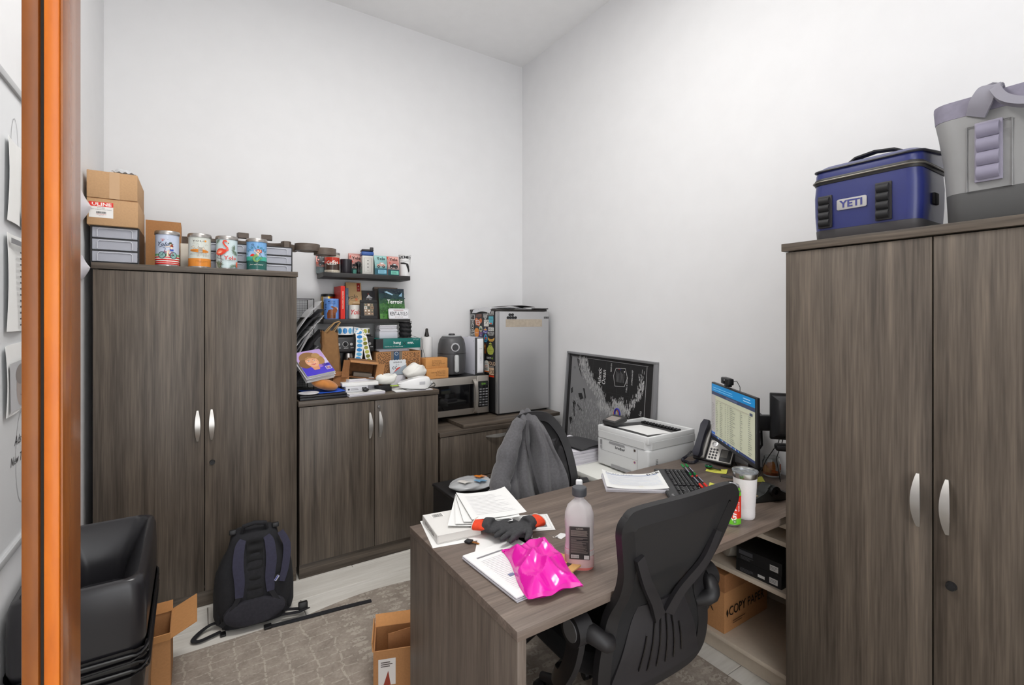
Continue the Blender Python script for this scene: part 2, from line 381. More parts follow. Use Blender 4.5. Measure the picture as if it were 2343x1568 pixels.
# ---------------------------------------------------------------- storage units
def bow(parent, loc, n, up, length=.165):
    """bow handle: n = outward normal, up = long direction"""
    n = Vector(n); up = Vector(up); sd = n.cross(up); rings = []
    for i in range(17):
        t_ = -1+2*i/16; q = 1-t_*t_; c = Vector(loc)+up*(t_*length/2)+n*(.004+.026*q); w = .004+.0085*q; h = .003
        rings.append([c-sd*w-n*h, c+sd*w-n*h, c+sd*w+n*h, c-sd*w+n*h])
    return G().loft(rings).obj('handle', M((196, 194, 190), .32, .8), parent)
def lock(parent, p, n, m, r=.011):
    p = Vector(p); n = Vector(n)
    return G().cyl(p, p+n*.012, r, r*.85, 16).cyl(p+n*.012, p+n*.014, r*.5, r*.45, 12).obj('lock', m, parent)
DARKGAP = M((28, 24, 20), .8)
def cabinet_back(name, label, x0, x1, ztop, kick, hz, seam=None):
    t_ = thing(name, label, 'cabinet', (x0, 3.078, 0)); w = x1-x0
    g = G(); th = .018
    g.box(.004, .004+th, .022, .6, 0, ztop-.03).box(w-.004-th, w-.004, .022, .6, 0, ztop-.03).box(.022, w-.022, .58, .6, .02, ztop-.03).box(.022, w-.022, .03, .58, kick, kick+.02)
    g.obj('body', WOOD_V, t_)
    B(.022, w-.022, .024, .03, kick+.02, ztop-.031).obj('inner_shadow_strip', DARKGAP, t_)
    B(-.002, w+.002, -.006, .606, ztop-.03, ztop, .0015).obj('top_board', WOOD_X, t_)
    B(.004, w-.004, .012, .03, 0, kick-.004, .001).obj('kick_board', WOOD_X, t_)
    s = (seam-x0) if seam else w/2
    for k, (a, c) in enumerate(((.004, s-.002), (s+.002, w-.004))):
        d = B(a, c, 0, .02, kick, ztop-.035, .001).obj('door', WOOD_V, t_)
        bow(d, (s+(-.032 if k == 0 else .032), 0, hz), (0, -1, 0), (0, 0, 1))
    return t_
c1 = cabinet_back('storage_cabinet', 'tall grey oak two-door storage cabinet with painted tins on top', -.428, .498, 1.83, .085, .98)
lock([o for o in c1.children if o.name.startswith('door')][1], (.498, 0, .775), (0, -1, 0), BLACK, .014)
c2 = cabinet_back('storage_cabinet', 'waist-high grey oak two-door cabinet covered in office clutter', .505, 1.405, 1.06, .09, .87, .958)
lock([o for o in c2.children if o.name.startswith('door')][1], (.478, 0, .985), (0, -1, 0), CHROME)
# credenza with file drawers
t_ = thing('file_credenza', 'low grey oak file credenza below the microwave and fridge', 'cabinet', (1.415, 3.078, 0)); w = .936
G().box(.004, .022, .022, .6, 0, .725).box(w-.022, w-.004, .022, .6, 0, .725).box(.022, w-.022, .58, .6, .02, .725).obj('body', WOOD_V, t_)
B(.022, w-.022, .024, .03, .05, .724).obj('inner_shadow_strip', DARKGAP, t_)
B(-.002, w+.002, -.006, .606, .725, .755, .0015).obj('top_board', WOOD_X, t_)
B(.004, w-.004, .012, .03, 0, .07).obj('kick_board', WOOD_X, t_)
for z0, z1 in ((.405, .72), (.075, .4)):
    d = B(.004, w-.004, 0, .02, z0, z1, .001).obj('drawer', WOOD_V, t_); bow(d, (w/2, 0, z1-.035), (0, -1, 0), (1, 0, 0), .2)
tag(at(B(0, .89, 0, .5, 0, .028, .0015).obj('loose_board', WOOD_X), (1.61, 3.1, .7555)), 'loose grey oak board lying on the credenza under the fridge', 'board')
# right cabinet (faces -x)
t_ = thing('storage_cabinet', 'tall grey oak two-door cabinet carrying the blue and grey cooler bags', 'cabinet', (1.94, .085, 0)); w = .915; zt = 1.85
G().box(.022, .6, .004, .022, 0, zt-.03).box(.022, .6, w-.022, w-.004, 0, zt-.03).box(.58, .6, .022, w-.022, .02, zt-.03).obj('body', WOOD_V, t_)
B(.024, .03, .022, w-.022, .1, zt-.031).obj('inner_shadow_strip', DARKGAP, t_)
B(-.008, .606, -.01, w+.01, zt-.03, zt, .0015).obj('top_board', WOOD_Y, t_)
B(.012, .03, .004, w-.004, 0, .08).obj('kick_board', WOOD_Y, t_)
for k, (a, c) in enumerate(((.004, .457), (.461, w-.004))):
    d = B(0, .02, a, c, .085, zt-.035, .001).obj('door', WOOD_V, t_)
    bow(d, (0, .459+(-.036 if k == 0 else .036), .975), (-1, 0, 0), (0, 0, 1), .17)
    if k == 0: lock(d, (0, .459-.045, .735), (-1, 0, 0), BLACK, .014)
# desk
DX0, DX1, DY0, DY1 = .69, 2.53, 1.03, 1.78
t_ = thing('desk', 'grey-brown laminate desk strewn with papers, with panel legs', 'desk', (DX0, DY0, 0)); w, d_ = DX1-DX0, DY1-DY0
B(0, w, 0, d_, .722, .75, .0015).obj('desk_top', DESK_X, t_)
B(.002, .03, .002, d_-.002, .0065, .7215, .001).obj('panel_leg', DESK_V, t_)
# ---------------------------------------------------------------- left wall: whiteboard with pinned sheets
t_ = thing('whiteboard', 'framed dry-erase whiteboard on the left wall beyond the wooden jamb', 'whiteboard', (XL, 1.3, .876))
B(.001, .012, .012, 1.29, .012, 1.355).obj('panel', M((228, 230, 232), .25), t_)
G().box(.001, .02, 0, 1.3, 0, .022, .002).box(.001, .02, 0, 1.3, 1.345, 1.367, .002).box(.001, .02, 0, .022, .022, 1.345).box(.001, .02, 1.278, 1.3, .022, 1.345).obj('frame', M((190, 191, 192), .45, .2), t_)
for wd, x, y, hh in (('Equator', .70, .455, .03), ('+ 2', .775, .415, .026), ('Ads', .72, .305, .028), ('New Thrul', .735, .25, .026)): Print().text(wd, x, y, hh, (40, 40, 44), shear=.3).build('handwriting', t_, plane((.0125, 0, 0), (0, 1, 0), (0, 0, 1)))
for cx, cy, rx, ry in ((.76, .26, .06, .14), (.69, 1.17, .035, .1)): Print().line([(cx+rx*math.cos(a/20*2*PI), cy+ry*math.sin(a/20*2*PI)) for a in range(21)], .0022, (150, 150, 154)).build('drawn_loop', t_, plane((.0125, 0, 0), (0, 1, 0), (0, 0, 1)))
def wallsheet(name, label, y, z, w, h, rot, deco, cat='paper'):
    o = thing(name, label, cat, (XL+.0155, y, z)); 
    G().grid(lambda u, v: (.004*math.sin(u*5+v*3)+.004, (u-.5)*w, (v-.5)*h), 8, 8, .0006, Mx=TR(rx=rot)).obj('sheet', PAPER, o)
    p = Print(); deco(p); p.build('printing', o, plane((.0105, 0, 0), (0, math.cos(math.radians(rot)), math.sin(math.radians(rot))), (0, -math.sin(math.radians(rot)), math.cos(math.radians(rot)))))
    return o
wallsheet('pinned_sheet', 'white sheet of typed lines pinned high on the whiteboard', 2.0, 1.66, .216, .279, 0, lambda p: (p.rect(-.1, .11, .1, .125, (130, 130, 132)), p.lines(-.02, .08, -.13, .1, 13, .005, (70, 70, 74), .6)))
wallsheet('pinned_photo', 'grey printed portrait page pinned on the whiteboard below the typed sheet', 1.99, 1.385, .216, .2, 3, lambda p: (p.rect(-.1, -.09, .1, .05, (188, 188, 190)), p.circ(.0, -.03, .045, (170, 158, 152), .055), p.circ(.0, .01, .05, (140, 132, 128), .03), p.poly([(.03, .0), (.09, .09), (.1, -.02)], (90, 90, 96)), p.line([(-.012, -.05), (.0, -.054), (.014, -.048)], .003, (120, 90, 90))))
wallsheet('pinned_sheet', 'pale sheet with a long grey diagonal stripe at the whiteboard top', 2.0, 1.95, .2, .24, -2, lambda p: (p.rect(.03, -.11, .045, .1, (172, 172, 174)), p.poly([(.0, -.12), (.06, -.12), (.04, -.06), (.015, -.06)], (120, 120, 122))))
def wallflap(y, z, label, s=1):
    o = G().grid(lambda u, v: (.012+.034*s*(1-abs(2*v-1))*u+.003*math.sin(v*6), -.1*s+u*.13*s, (v-.5)*.14*s), 8, 8, .0006).obj('paper_flap', PAPER2); at(o, (XL-.0055, y, z)); tag(o, label, 'paper')
wallflap(3.0, 2.09, 'folded white paper curling off the left wall beside the shipping boxes')
wallflap(3.02, 1.80, 'small white paper curling off the left wall beside the tall cabinet', .8)
# ---------------------------------------------------------------- on the tall cabinet
Z1 = 1.8305
DR_P = M((176, 178, 188), .3, alpha=.82); 
def drawer_unit(name, label, loc, w, h, d, n, group=None, content=(214, 208, 200)):
    t_ = thing(name, label, 'drawers', loc, group=group); th = .006; dh = (h-th)/n
    g = G().box(0, th, 0, d, 0, h).box(w-th, w, 0, d, 0, h).box(th, w-th, d-th, d, 0, h)
    for i in range(n+1): g.box(th, w-th, .002, d-th, i*dh, i*dh+th)
    g.obj('shell', BLACK, t_)
    for i in range(n):
        z0 = i*dh+th+.001; z1 = (i+1)*dh-.001
        dr = G().box(th+.001, w-th-.001, -.004, .0, z0, z1, .0015, 1).box(th+.002, w-th-.002, .0, d*.9, z0, z0+.003).obj('drawer', DR_P, t_)
        xa, xb, za, zb = w*.14, w*.86, z0+.004, z1-.006
        G().tube([(xa, -.007, za), (xa, -.007, zb-.008), (xa+.008, -.007, zb), (xb-.008, -.007, zb), (xb, -.007, zb-.008), (xb, -.007, za)], .0022, 6).obj('pull', M((205, 207, 214), .3), dr)
        B(w*.08, w*.92, .012, d*.85, z0+.004, z0+(z1-z0)*(.72 if i != 1 else .5)).obj('paper_stack', M(content, .8) if i != 1 else M((150, 146, 142), .8), dr)
    return t_
drawer_unit('drawer_organizer', 'black three-drawer organizer under the shipping boxes', (-.436, 3.1, Z1), .19, .183, .3, 3)
drawer_unit('drawer_organizer', 'black three-drawer organizer behind the flamingo tin', (.03, 3.25, Z1), .23, .165, .32, 3, content=(206, 192, 168))
drawer_unit('drawer_organizer', 'black three-drawer organizer at the right end behind the mermaid tin', (.267, 3.25, Z1), .23, .165, .32, 3, content=(222, 212, 192))
def carton(name, label, loc, w, d, h, m, rz=0, open_top=False, prt=None, tape=None, flaps=()):
    t_ = thing(name, label, 'box', loc, rz)
    if open_top:
        th = .005; G().box(0, w, 0, th, 0, h).box(0, w, d-th, d, 0, h).box(0, th, th, d-th, 0, h).box(w-th, w, th, d-th, 0, h).box(0, w, 0, d, 0, th).obj('body', m, t_, 0)
    else: B(0, w, 0, d, 0, h, .0025, 2).obj('body', m, t_)
    if tape: B(w/2-.025, w/2+.025, -.0008, d+.0008, h, h+.0006).obj('tape', M(tape, .35), t_)
    for f in flaps: f(t_)
    return t_
t_ = carton('shipping_box', 'tan cardboard box with a red and white supplier label', (-.446, 3.075, Z1+.1832), .197, .36, .132, CARD_L)
pr = Print().rect(.008, .036, .1, .112, (236, 234, 230)).rect(.008, .09, .1, .112, (222, 48, 36)).text('ULINE', .056, .0935, .0155, (246, 244, 240), sx=1.25, bold=.03).text('S-13383', .054, .0805, .006, (50, 50, 50)).text('MATT CUSHION BUBBLE MAILER', .054, .0735, .0038, (90, 90, 90)).bars(.036, .074, .056, .066, 22).text('1-800-295-5510', .054, .05, .0042, (200, 60, 50)).text('uline.com', .054, .044, .0034, (90, 90, 90))
pr.build('shipping_label', t_, plane((0, -.0003, 0), (1, 0, 0), (0, 0, 1)))
for z in (.0,): B(.0, .197, -.0006, -.0002, .1285, .1305).obj('lid_seam', CARD_D, t_)
t_ = carton('shipping_box', 'plain tan cardboard box, topmost of the stack on the tall cabinet', (-.446, 3.073, Z1+.3157), .195, .36, .132, CARD_L)
B(.085, .125, -.0006, .3606, .0, .1326).obj('tape', M((196, 160, 122), .4), t_)
o = G().grid(lambda u, v: ((u-.5)*.09+.008*math.sin(v*9), (v-.5)*.11, .006+.03*abs(math.sin(u*5+v*7))*math.sin(PI*u)*math.sin(PI*v)+.004*math.sin(u*23+v*17)), 14, 14, .0008).obj('plastic_wrap', M((232, 234, 236), .3, alpha=.75)); at(o, (-.31, 3.13, Z1+.4485)); tag(o, 'crumpled clear plastic wrap lying on the top shipping box', 'plastic')
def flapA(t_):
    G().box(0, .2, -.004, .0, 0, .1, Mx=TR(0, .3, .278, rx=-50)).obj('flap', CARD_D, t_, 0); G().box(0, .004, 0, .26, 0, .07, Mx=TR(.2, .02, .278, ry=35)).obj('flap', CARD, t_, 0)
carton('open_carton', 'open brown carton standing between the stacked boxes and the bicycle tin', (-.243, 3.42, Z1), .165, .2, .285, CARD, open_top=True)
B(0, .1, 0, .16, 0, .15, .002).obj('pad_box', M((222, 214, 200), .7)); o = bpy.data.objects['pad_box']; at(o, (-.078, 3.3, Z1)); tag(o, 'cream box with a brown arc print between the bicycle and camel tins', 'box')
Print().poly([(.1, .001)]+[(.1-.1*min(1, a/6), .045*math.sin(PI/2*(1-a/6))+.002) for a in range(7)], (200, 172, 138)).line([(.1-.09*min(1, a/6), .04*math.sin(PI/2*(1-a/6))+.002) for a in range(7)], .003, (90, 70, 50)).text('Yo', .055, .022, .014, (60, 50, 40), shear=.3).build('printing', o, plane((0, -.0005, 0), (1, 0, 0), (0, 0, 1)))
# painted tins
def tin(label, x, y, deco, a0=-92, r=.052, h=.185):
    t_ = thing('painted_tin', label, 'tin', (x, y, Z1), group='painted tins on the tall cabinet')
    G().lathe([(0, .001), (r-.001, .001), (r, .005), (r, h-.018), (0, h-.018)], 48).obj('can_body', M((214, 218, 224), .3), t_)
    G().lathe([(r-.004, 0), (r+.0012, 0), (r+.0015, .004), (r, .006)], 48).obj('bottom_rim', CHROME, t_)
    G().lathe([(r, h-.02), (r+.004, h-.02), (r+.0045, h-.012), (r+.003, h-.003), (r+.001, h), (r-.006, h-.001), (r-.008, h-.006), (0, h-.006)], 48).obj('lid', STEEL, t_)
    p = Print(); deco(p); p.build('printing', t_, cylmap(r, 0, a0), PRINT_G, .00012)
FULL = (-.163, .163)
def d_bike(p):
    p.rect(FULL[0], .007, FULL[1], .166, (196, 206, 226), 1).rect(FULL[0], .052, FULL[1], .063, (120, 178, 128), 1).rect(FULL[0], .007, FULL[1], .052, (238, 234, 226), 1)
    for v in (.042, .029, .017, .008): p.rect(FULL[0], v, FULL[1], v+.0065, (204, 38, 34), 1)
    k = (36, 38, 56)
    for u in (-.02, .031): p.circ(u, .056, .0165, (140, 184, 178), n=20).ring(u, .056, .018, .003, k, n=24).line([(u-.012, .046), (u+.012, .066)], .001, k).line([(u-.012, .066), (u+.012, .046)], .001, k)
    p.line([(-.02, .056), (-.009, .076), (-.004, .088), (-.006, .093), (-.014, .096)], .0022, (60, 70, 100)).line([(-.009, .079), (.003, .072), (.014, .058)], .003, (188, 34, 52)).line([(-.01, .074), (.004, .062), (.014, .054)], .0022, (120, 24, 44)).line([(.014, .054), (.022, .074), (.031, .056)], .0026, (188, 34, 52)).line([(.014, .054), (.031, .056)], .002, k)
    p.line([(.022, .084), (.004, .074), (.006, .048)], .006, (238, 214, 188)).line([(.022, .084), (.006, .082), (.01, .066)], .004, (226, 198, 170)).poly([(.013, .08), (.03, .078), (.03, .088), (.014, .09)], (52, 78, 176)).line([(.022, .088), (.02, .104)], .009, (238, 214, 188)).line([(.02, .106), (.006, .1), (-.004, .099)], .0034, (238, 214, 188)).circ(.019, .113, .0055, (232, 200, 170), n=12).poly([(.014, .102), (.024, .118), (.03, .1)], (150, 62, 40)).circ(.017, .12, .0065, (58, 74, 58), .004).line([(.006, .117), (.03, .113)], .002, (58, 74, 58))
    p.text('Yolo', -.016, .104, .021, (36, 50, 78), sx=.95, bold=.012, shear=.35).line([(-.03, .097), (-.012, .104), (.004, .106)], .0022, (36, 50, 78)).circ(-.016, .133, .004, (208, 54, 1), .003, 10)
    for a in range(20, 170, 25): p.line([(-.016+.006*math.cos(math.radians(a)), .134+.005*math.sin(math.radians(a))), (-.016+.011*math.cos(math.radians(a)), .134+.009*math.sin(math.radians(a)))], .001, (208, 54, 1))
    p.line([(.002, .138), (.005, .136), (.008, .139)], .001, k).text('board & bikes', .0, .035, .004, (90, 90, 100))
def d_camel(p):
    p.rect(FULL[0], .007, FULL[1], .166, (212, 216, 208), 1).rect(FULL[0], .007, FULL[1], .05, (224, 140, 50), 1); k = (74, 66, 56); s = (222, 212, 196)
    p.text('YOLO', .0, .139, .0085, k, sx=2.0, bold=.02).circ(.029, .144, .0055, (226, 146, 50), n=14)
    p.line([(-.05, .076), (.05, .068)], .0012, (150, 160, 146)).line([(-.05, .07), (.05, .063)], .001, (150, 160, 146))
    for u in (-.008, .0, .02, .03): p.line([(u, .09), (u+.002, .072), (u, .059)], .0042, k).line([(u, .09), (u+.002, .072), (u, .059)], .0028, s)
    p.poly([(-.02, .086), (-.018, .1), (-.01, .1), (-.004, .116), (.004, .104), (.012, .104), (.018, .114), (.026, .1), (.034, .096), (.034, .086)], k).poly([(-.019, .087), (-.017, .099), (-.01, .099), (-.004, .114), (.004, .103), (.012, .103), (.018, .112), (.026, .099), (.033, .095), (.033, .087)], s)
    p.line([(-.018, .092), (-.024, .104), (-.027, .112)], .008, k).line([(-.018, .092), (-.024, .104), (-.027, .112)], .0062, s).poly([(-.04, .11), (-.024, .118), (-.022, .11), (-.03, .106)], s).line([(-.04, .11), (-.024, .118)], .001, k)
    p.circ(.0, .09, .045, (222, 136, 44), .009, 24, -3).line([(-.044, .091), (.044, .087)], .0012, (120, 70, 30)).rect(-.004, .076, .014, .108, s)
    for i in range(7): p.rect(-.004, .077+i*.0046, .014, .079+i*.0046, k)
    for u, v in ((-.03, .128), (-.012, .124), (.026, .122), (-.042, .07)): p.line([(u, v), (u+.006, v+.004), (u+.012, v)], .0007, k)
    p.text('COFFEE AND COCKTAILS', .012, .032, .0036, (130, 80, 30)).text('EST. 2010', .012, .026, .0036, (130, 80, 30))
def d_flam(p):
    p.rect(FULL[0], .007, FULL[1], .166, (206, 222, 224), 1); r = (226, 70, 46); g = (92, 116, 92)
    def frond(u, v, a, l=.022):
        for k in range(-3, 4):
            b = math.radians(a+k*20); p.poly([(u, v), (u+l*.6*math.cos(b+.12), v+l*.6*math.sin(b+.12)), (u+l*math.cos(b), v+l*math.sin(b)), (u+l*.6*math.cos(b-.12), v+l*.6*math.sin(b-.12))], g if k % 2 else (120, 140, 112))
    frond(-.052, .16, -55); frond(.046, .115, 165, .026); frond(.05, .1, 230, .028); frond(-.04, .02, 70, .03); frond(-.046, .012, 30, .03); frond(.032, .01, 120, .022); frond(.05, .012, 100, .02)
    p.line([(-.008, .1), (.004, .106), (.003, .118), (-.008, .132), (-.015, .145), (-.012, .155), (-.003, .155), (.002, .15)], [.016, .012, .009, .0075, .007, .008, .009, .007], r).line([(.002, .151), (.008, .147), (.009, .142)], [.006, .006, .003], (240, 190, 150)).line([(.008, .145), (.009, .139)], [.005, .002], (40, 30, 30))
    p.poly([(-.052, .082), (-.048, .1), (-.036, .112), (-.018, .113), (-.002, .106), (.0, .096), (-.008, .086), (-.022, .076), (-.036, .074)], r).poly([(-.048, .086), (-.042, .1), (-.028, .104), (-.016, .1), (-.02, .09), (-.034, .082)], (240, 128, 96)).poly([(-.04, .088), (-.03, .096), (-.02, .094), (-.028, .086)], (248, 196, 168))
    p.line([(-.027, .078), (-.024, .05), (-.026, .01)], .003, (104, 50, 44)).line([(-.036, .076), (-.047, .062), (-.014, .052), (-.016, .043)], .0024, (70, 44, 44))
    p.text('Yolo', .018, .052, .021, (216, 52, 40), bold=.025).lines(.0, .034, .045, .05, 2, .001, (150, 150, 140)).poly([(.046, .04), (.054, .044), (.054, .008), (.047, .014), (.043, .026)], (236, 110, 80))
def d_merm(p):
    p.rect(FULL[0], .007, FULL[1], .166, (120, 172, 222), 1).rect(FULL[0], .08, FULL[1], .11, (160, 198, 234), 1).rect(FULL[0], .052, FULL[1], .08, (66, 176, 154), 1).rect(FULL[0], .007, FULL[1], .055, (30, 96, 88), 1)
    for i in range(-14, 15): p.circ(i*.011, .054, .006, (30, 96, 88), .003, 10)
    p.arc('YOLO BOARD', .0, .083, .046, 168, 12, .0125, (52, 124, 128), .03)
    p.circ(-.018, .082, .0125, (224, 48, 34), n=18).rect(-.032, .066, -.004, .08, (66, 176, 154)); sk = (240, 200, 166); g = (124, 164, 92)
    p.line([(-.015, .142), (.03, .074)], .0018, (56, 56, 80)); [p.line([(-.015+du, .142+du*.6), (-.022+du, .152+du*.6)], .0016, (56, 56, 80)) for du in (-.004, 0, .004)]
    p.poly([(.012, .1), (.026, .104), (.024, .118), (.008, .122), (-.004, .116)], (186, 62, 40)).line([(.004, .086), (.006, .1)], .012, sk).line([(.004, .1), (-.008, .108), (-.01, .118)], .004, sk).line([(.008, .1), (.02, .11), (.016, .12)], .004, sk).circ(.008, .112, .006, sk, n=12).poly([(.0, .112), (.004, .121), (.014, .121), (.016, .11), (.01, .116)], (186, 62, 40))
    p.line([(.006, .088), (-.006, .082), (-.014, .068), (-.008, .054), (.004, .052), (.014, .062), (.018, .07)], [.016, .016, .014, .011, .008, .006, .004], (70, 110, 60)).line([(.006, .088), (-.006, .082), (-.014, .068), (-.008, .054), (.004, .052), (.014, .062), (.018, .07)], [.014, .014, .012, .009, .0065, .0045, .003], g).poly([(.018, .07), (.016, .08), (.022, .074), (.03, .066), (.02, .068)], g)
    p.text('just add water', .0, .03, .0085, (226, 232, 226), shear=.4, sx=.9)
tin('light blue tin printed with a cyclist and red stripes', -.131, 3.145, d_bike); tin('grey and orange tin printed with a camel and surfboard', .013, 3.15, d_camel)
tin('pale tin printed with a red flamingo and palm fronds', .142, 3.16, d_flam, -94); tin('blue and green tin printed with a mermaid and trident', .292, 3.165, d_merm, -96)
# wooden script sign lying on the organizers
t_ = thing('wooden_sign', 'dark wooden cursive word sign lying across the drawer organizers', 'sign', (.03, 3.28, Z1+.166)); SIGN = wood('walnut_cut', [(.3, (72, 62, 54)), (.5, (92, 80, 71)), (.7, (112, 99, 88))], (3, 9, 9), .5)
pts = []
for i in range(70):
    a = i/69; pts.append((-.1+a*.62+.045*math.sin(a*4*2*PI), .1+.075*math.cos(a*4*2*PI), .02))
G().ribbon(pts, .032, .045).obj('script_stroke', SIGN, t_, 30)
for cx, rr in ((.575, .062), (.685, .055)):
    G().ribbon([(cx+rr*math.cos(2*PI*i/28), .09+rr*.9*math.sin(2*PI*i/28), .02-.02*(cx > .6)) for i in range(28)],   .03, .045, closed=True).obj('script_loop', SIGN, t_, 30)
for x, a in ((.2, 5), (.33, -12)): G().box(-.028, .028, -.03, .03, 0, .032, .002, 1, TR(x, .02, .038, rz=a, rx=4)).obj('letter_tail', SIGN, t_)
# ---------------------------------------------------------------- two floating shelves and what stands on them
SHELF = M((38, 36, 36), .55, noise=.15, scale=50)
for z, lb in ((1.876, 'upper black floating shelf holding coffee bags and cups'), (1.549, 'lower black floating shelf holding books and framed photos')):
    t_ = thing('floating_shelf', lb, 'shelf', (.733, 3.5, z-.032)); B(0, .63, 0, .2185, 0, .032, .0015).obj('shelf_board', SHELF, t_); B(-.0004, 0, .002, .216, .002, .03).obj('end_edge', M((88, 86, 84), .6), t_)
ZU, ZW2 = 1.8765, 1.5495
SH = 'things on the wall shelves'
def pouch(name, label, loc, w, h, d, base, deco, rz=0, tint=None, lean=0):
    """gusseted coffee bag: boxy below, pinched flat at the top"""
    t_ = thing(name, label, 'bag', loc, rot=(lean, 0, rz)); rings = []
    for i in range(9):
        a = i/8; dd = d*(1-.82*max(0, (a-.55)/.45)**1.2); z = h*a; ww = w*(1-.03*math.sin(PI*a)); wob = .001*math.sin(i*2.1)
        rings.append([(-ww/2, -dd/2+wob, z), (-ww/2+.006, -dd/2-.002, z), (ww/2-.006, -dd/2-.002, z), (ww/2, -dd/2+wob, z), (ww/2-.002*(1+a*2), 0, z), (ww/2, dd/2, z), (-ww/2, dd/2, z), (-ww/2+.002*(1+a*2), 0, z)])
    G().loft(rings).obj('bag_body', base, t_, 50)
    p = Print(); deco(p)
    def fm(x, y, k):
        a = max(0, min(1, y/h)); dd = d*(1-.82*max(0, (a-.55)/.45)**1.2); return Vector((x*(1-.03*math.sin(PI*a)), -dd/2-.003-k, y))
    p.build('printing', t_, fm, PRINT_G); return t_
def strips(p, w, v0, v1, n, c0, c1):
    for i in range(n):
        f = (i+.5)/n; p.rect(-w/2, v0+(v1-v0)*i/n, w/2, v0+(v1-v0)*(i+1)/n, tuple(int(a+(b-a)*f) for a, b in zip(c0, c1)))
def d_truck(bg, body, lower, patch, red=True):
    def f(p):
        w = .092
        p.rect(-w/2, .075, w/2, .148, bg); strips(p, w, .002, .085, 5, lower, bg); p.rect(-w/2, .002, w/2, .05, lower)
        p.text('Yolo', .004, .117, .023, (28, 28, 30), bold=.02)
        p.poly([(-.03, .066), (-.03, .082), (-.012, .084), (-.006, .096), (.02, .096), (.024, .084), (.034, .082), (.034, .066)], body).poly([(-.003, .084), (.0, .093), (.017, .093), (.02, .084)], (206, 214, 216))
        for u in (-.018, .02): p.circ(u, .064, .0095, (24, 24, 26), n=14).circ(u, .064, .004, (170, 170, 170), n=10)
        if red: p.line([(-.044, .126), (-.038, .146), (-.046, .138)], .006, (198, 60, 46)).circ(-.03, .1, .006, (206, 60, 46), n=10)
        p.rect(-.022, .012, .04, .04, patch); p.lines(-.016, .034, .016, .036, 3, .0022, (60, 90, 96))
    return f
PINK = (222, 168, 158); TEAL = (150, 196, 192)
pouch('coffee_bag', 'dark coffee bag half hidden behind the red coffee can', (.765, 3.685, ZU), .08, .15, .05, M((44, 50, 52), .4), d_truck((196, 96, 80), (40, 44, 48), (40, 60, 60), (60, 90, 90)), -8, )
pouch('coffee_bag', 'pink coffee bag with a jeep, behind the black mug', (.993, 3.665, ZU), .1, .162, .05, M((190, 130, 122), .4), d_truck(PINK, (44, 40, 40), (30, 62, 62), (110, 190, 172)))
pouch('coffee_bag', 'pale teal coffee bag with a pickup, right of the square tin', (1.157, 3.585, ZU), .09, .15, .052, M((120, 168, 168), .4), d_truck(TEAL, (206, 160, 148), (38, 92, 108), (130, 190, 214), False), -5, lean=-3)
pouch('coffee_bag', 'pink coffee bag with a jeep, beside the white cup', (1.255, 3.6, ZU), .094, .152, .05, M((190, 130, 122), .4), d_truck(PINK, (38, 36, 38), (32, 78, 86), (126, 206, 186)), 3)
# red coffee can
t_ = thing('coffee_can', 'red and brown coffee can with white script lettering', 'can', (.812, 3.6, ZU), group=None); r, h = .051, .148
G().lathe([(0, 0), (r, 0), (r, h-.014), (0, h-.014)], 40).obj('can_body', M((222, 214, 198), .35), t_); G().lathe([(r, h-.016), (r+.003, h-.016), (r+.003, h-.003), (r-.003, h), (r-.006, h-.004), (0, h-.004)], 40).obj('lid', STEEL, t_)
p = Print().rect(-.1, .022, .1, .115, (70, 52, 44), 30).rect(-.1, .068, .1, .115, (196, 58, 40), 30).rect(-.1, .086, .1, .09, (150, 40, 30), 30).rect(-.1, .112, .1, .133, (218, 210, 194), 30).text('RUN GROUND', .006, .117, .009, (60, 50, 46)).circ(-.028, .121, .006, (90, 60, 40), n=10).text('Coffee', .0, .063, .026, (244, 240, 232), shear=.3, bold=.03, rot=6, sx=.85).line([(-.028, .058), (.02, .06), (.03, .063)], .003, (244, 240, 232)).rect(-.1, .0, .1, .022, (214, 204, 186), 30).text('NET WEIGHT 12 OZ', .0, .007, .007, (90, 76, 66))
p.build('printing', t_, cylmap(r, 0, -102), PRINT_G, .00012)
o = G().lathe([(0, 0), (.037, 0), (.039, .004), (.042, .105), (.0395, .105), (.0365, .008), (0, .008)], 36).obj('black_mug', M((40, 36, 42), .35)); at(o, (.908, 3.59, ZU)); tag(o, 'matte black handleless mug on the upper shelf', 'mug')
t_ = thing('light_bulb_ornament', 'small glossy black bulb-shaped holder on the upper shelf', 'ornament', (.985, 3.545, ZU)); G().lathe([(0, 0), (.014, 0), (.014, .03), (.011, .036), (.013, .05), (.02, .068), (.02, .08), (.012, .09), (0, .094)], 24).obj('bulb_body', BLACK_G, t_); G().lathe([(.0145, .004), (.016, .006), (.0145, .008), (.016, .012), (.0145, .014)], 20).obj('screw_base', M((50, 50, 52), .35, .6), t_)
# square tin with blue lid
t_ = thing('tea_tin', 'square grey tea tin with blue collar and black cap', 'tin', (1.062, 3.6, ZU), -8)
B(-.042, .042, -.042, .042, 0, .142, .006, 3).obj('can_body', M((188, 186, 180), .4, .3), t_); B(-.044, .044, -.044, .044, .142, .172, .008, 3).obj('collar', M((44, 86, 158), .4), t_)
G().box(-.043, .043, -.043, .043, .172, .19, .008, 3).box(.016, .04, -.05, -.02, .176, .204, .004, 2).obj('cap', M((46, 44, 46), .45), t_)
p = Print(); p.line([(-.024, .018), (.026, .018), (.026, .124), (-.024, .124)], .0014, (80, 78, 76), True)
for v in (.104, .08, .056): p.circ(.001, v, .0045, (70, 68, 66), n=8).text('x', .001, v-.003, .006, (40, 40, 40))
p.text('kyu', .001, .03, .006, (110, 108, 104)); p.build('printing', t_, plane((0, -.0422, 0), (1, 0, 0), (0, 0, 1)))
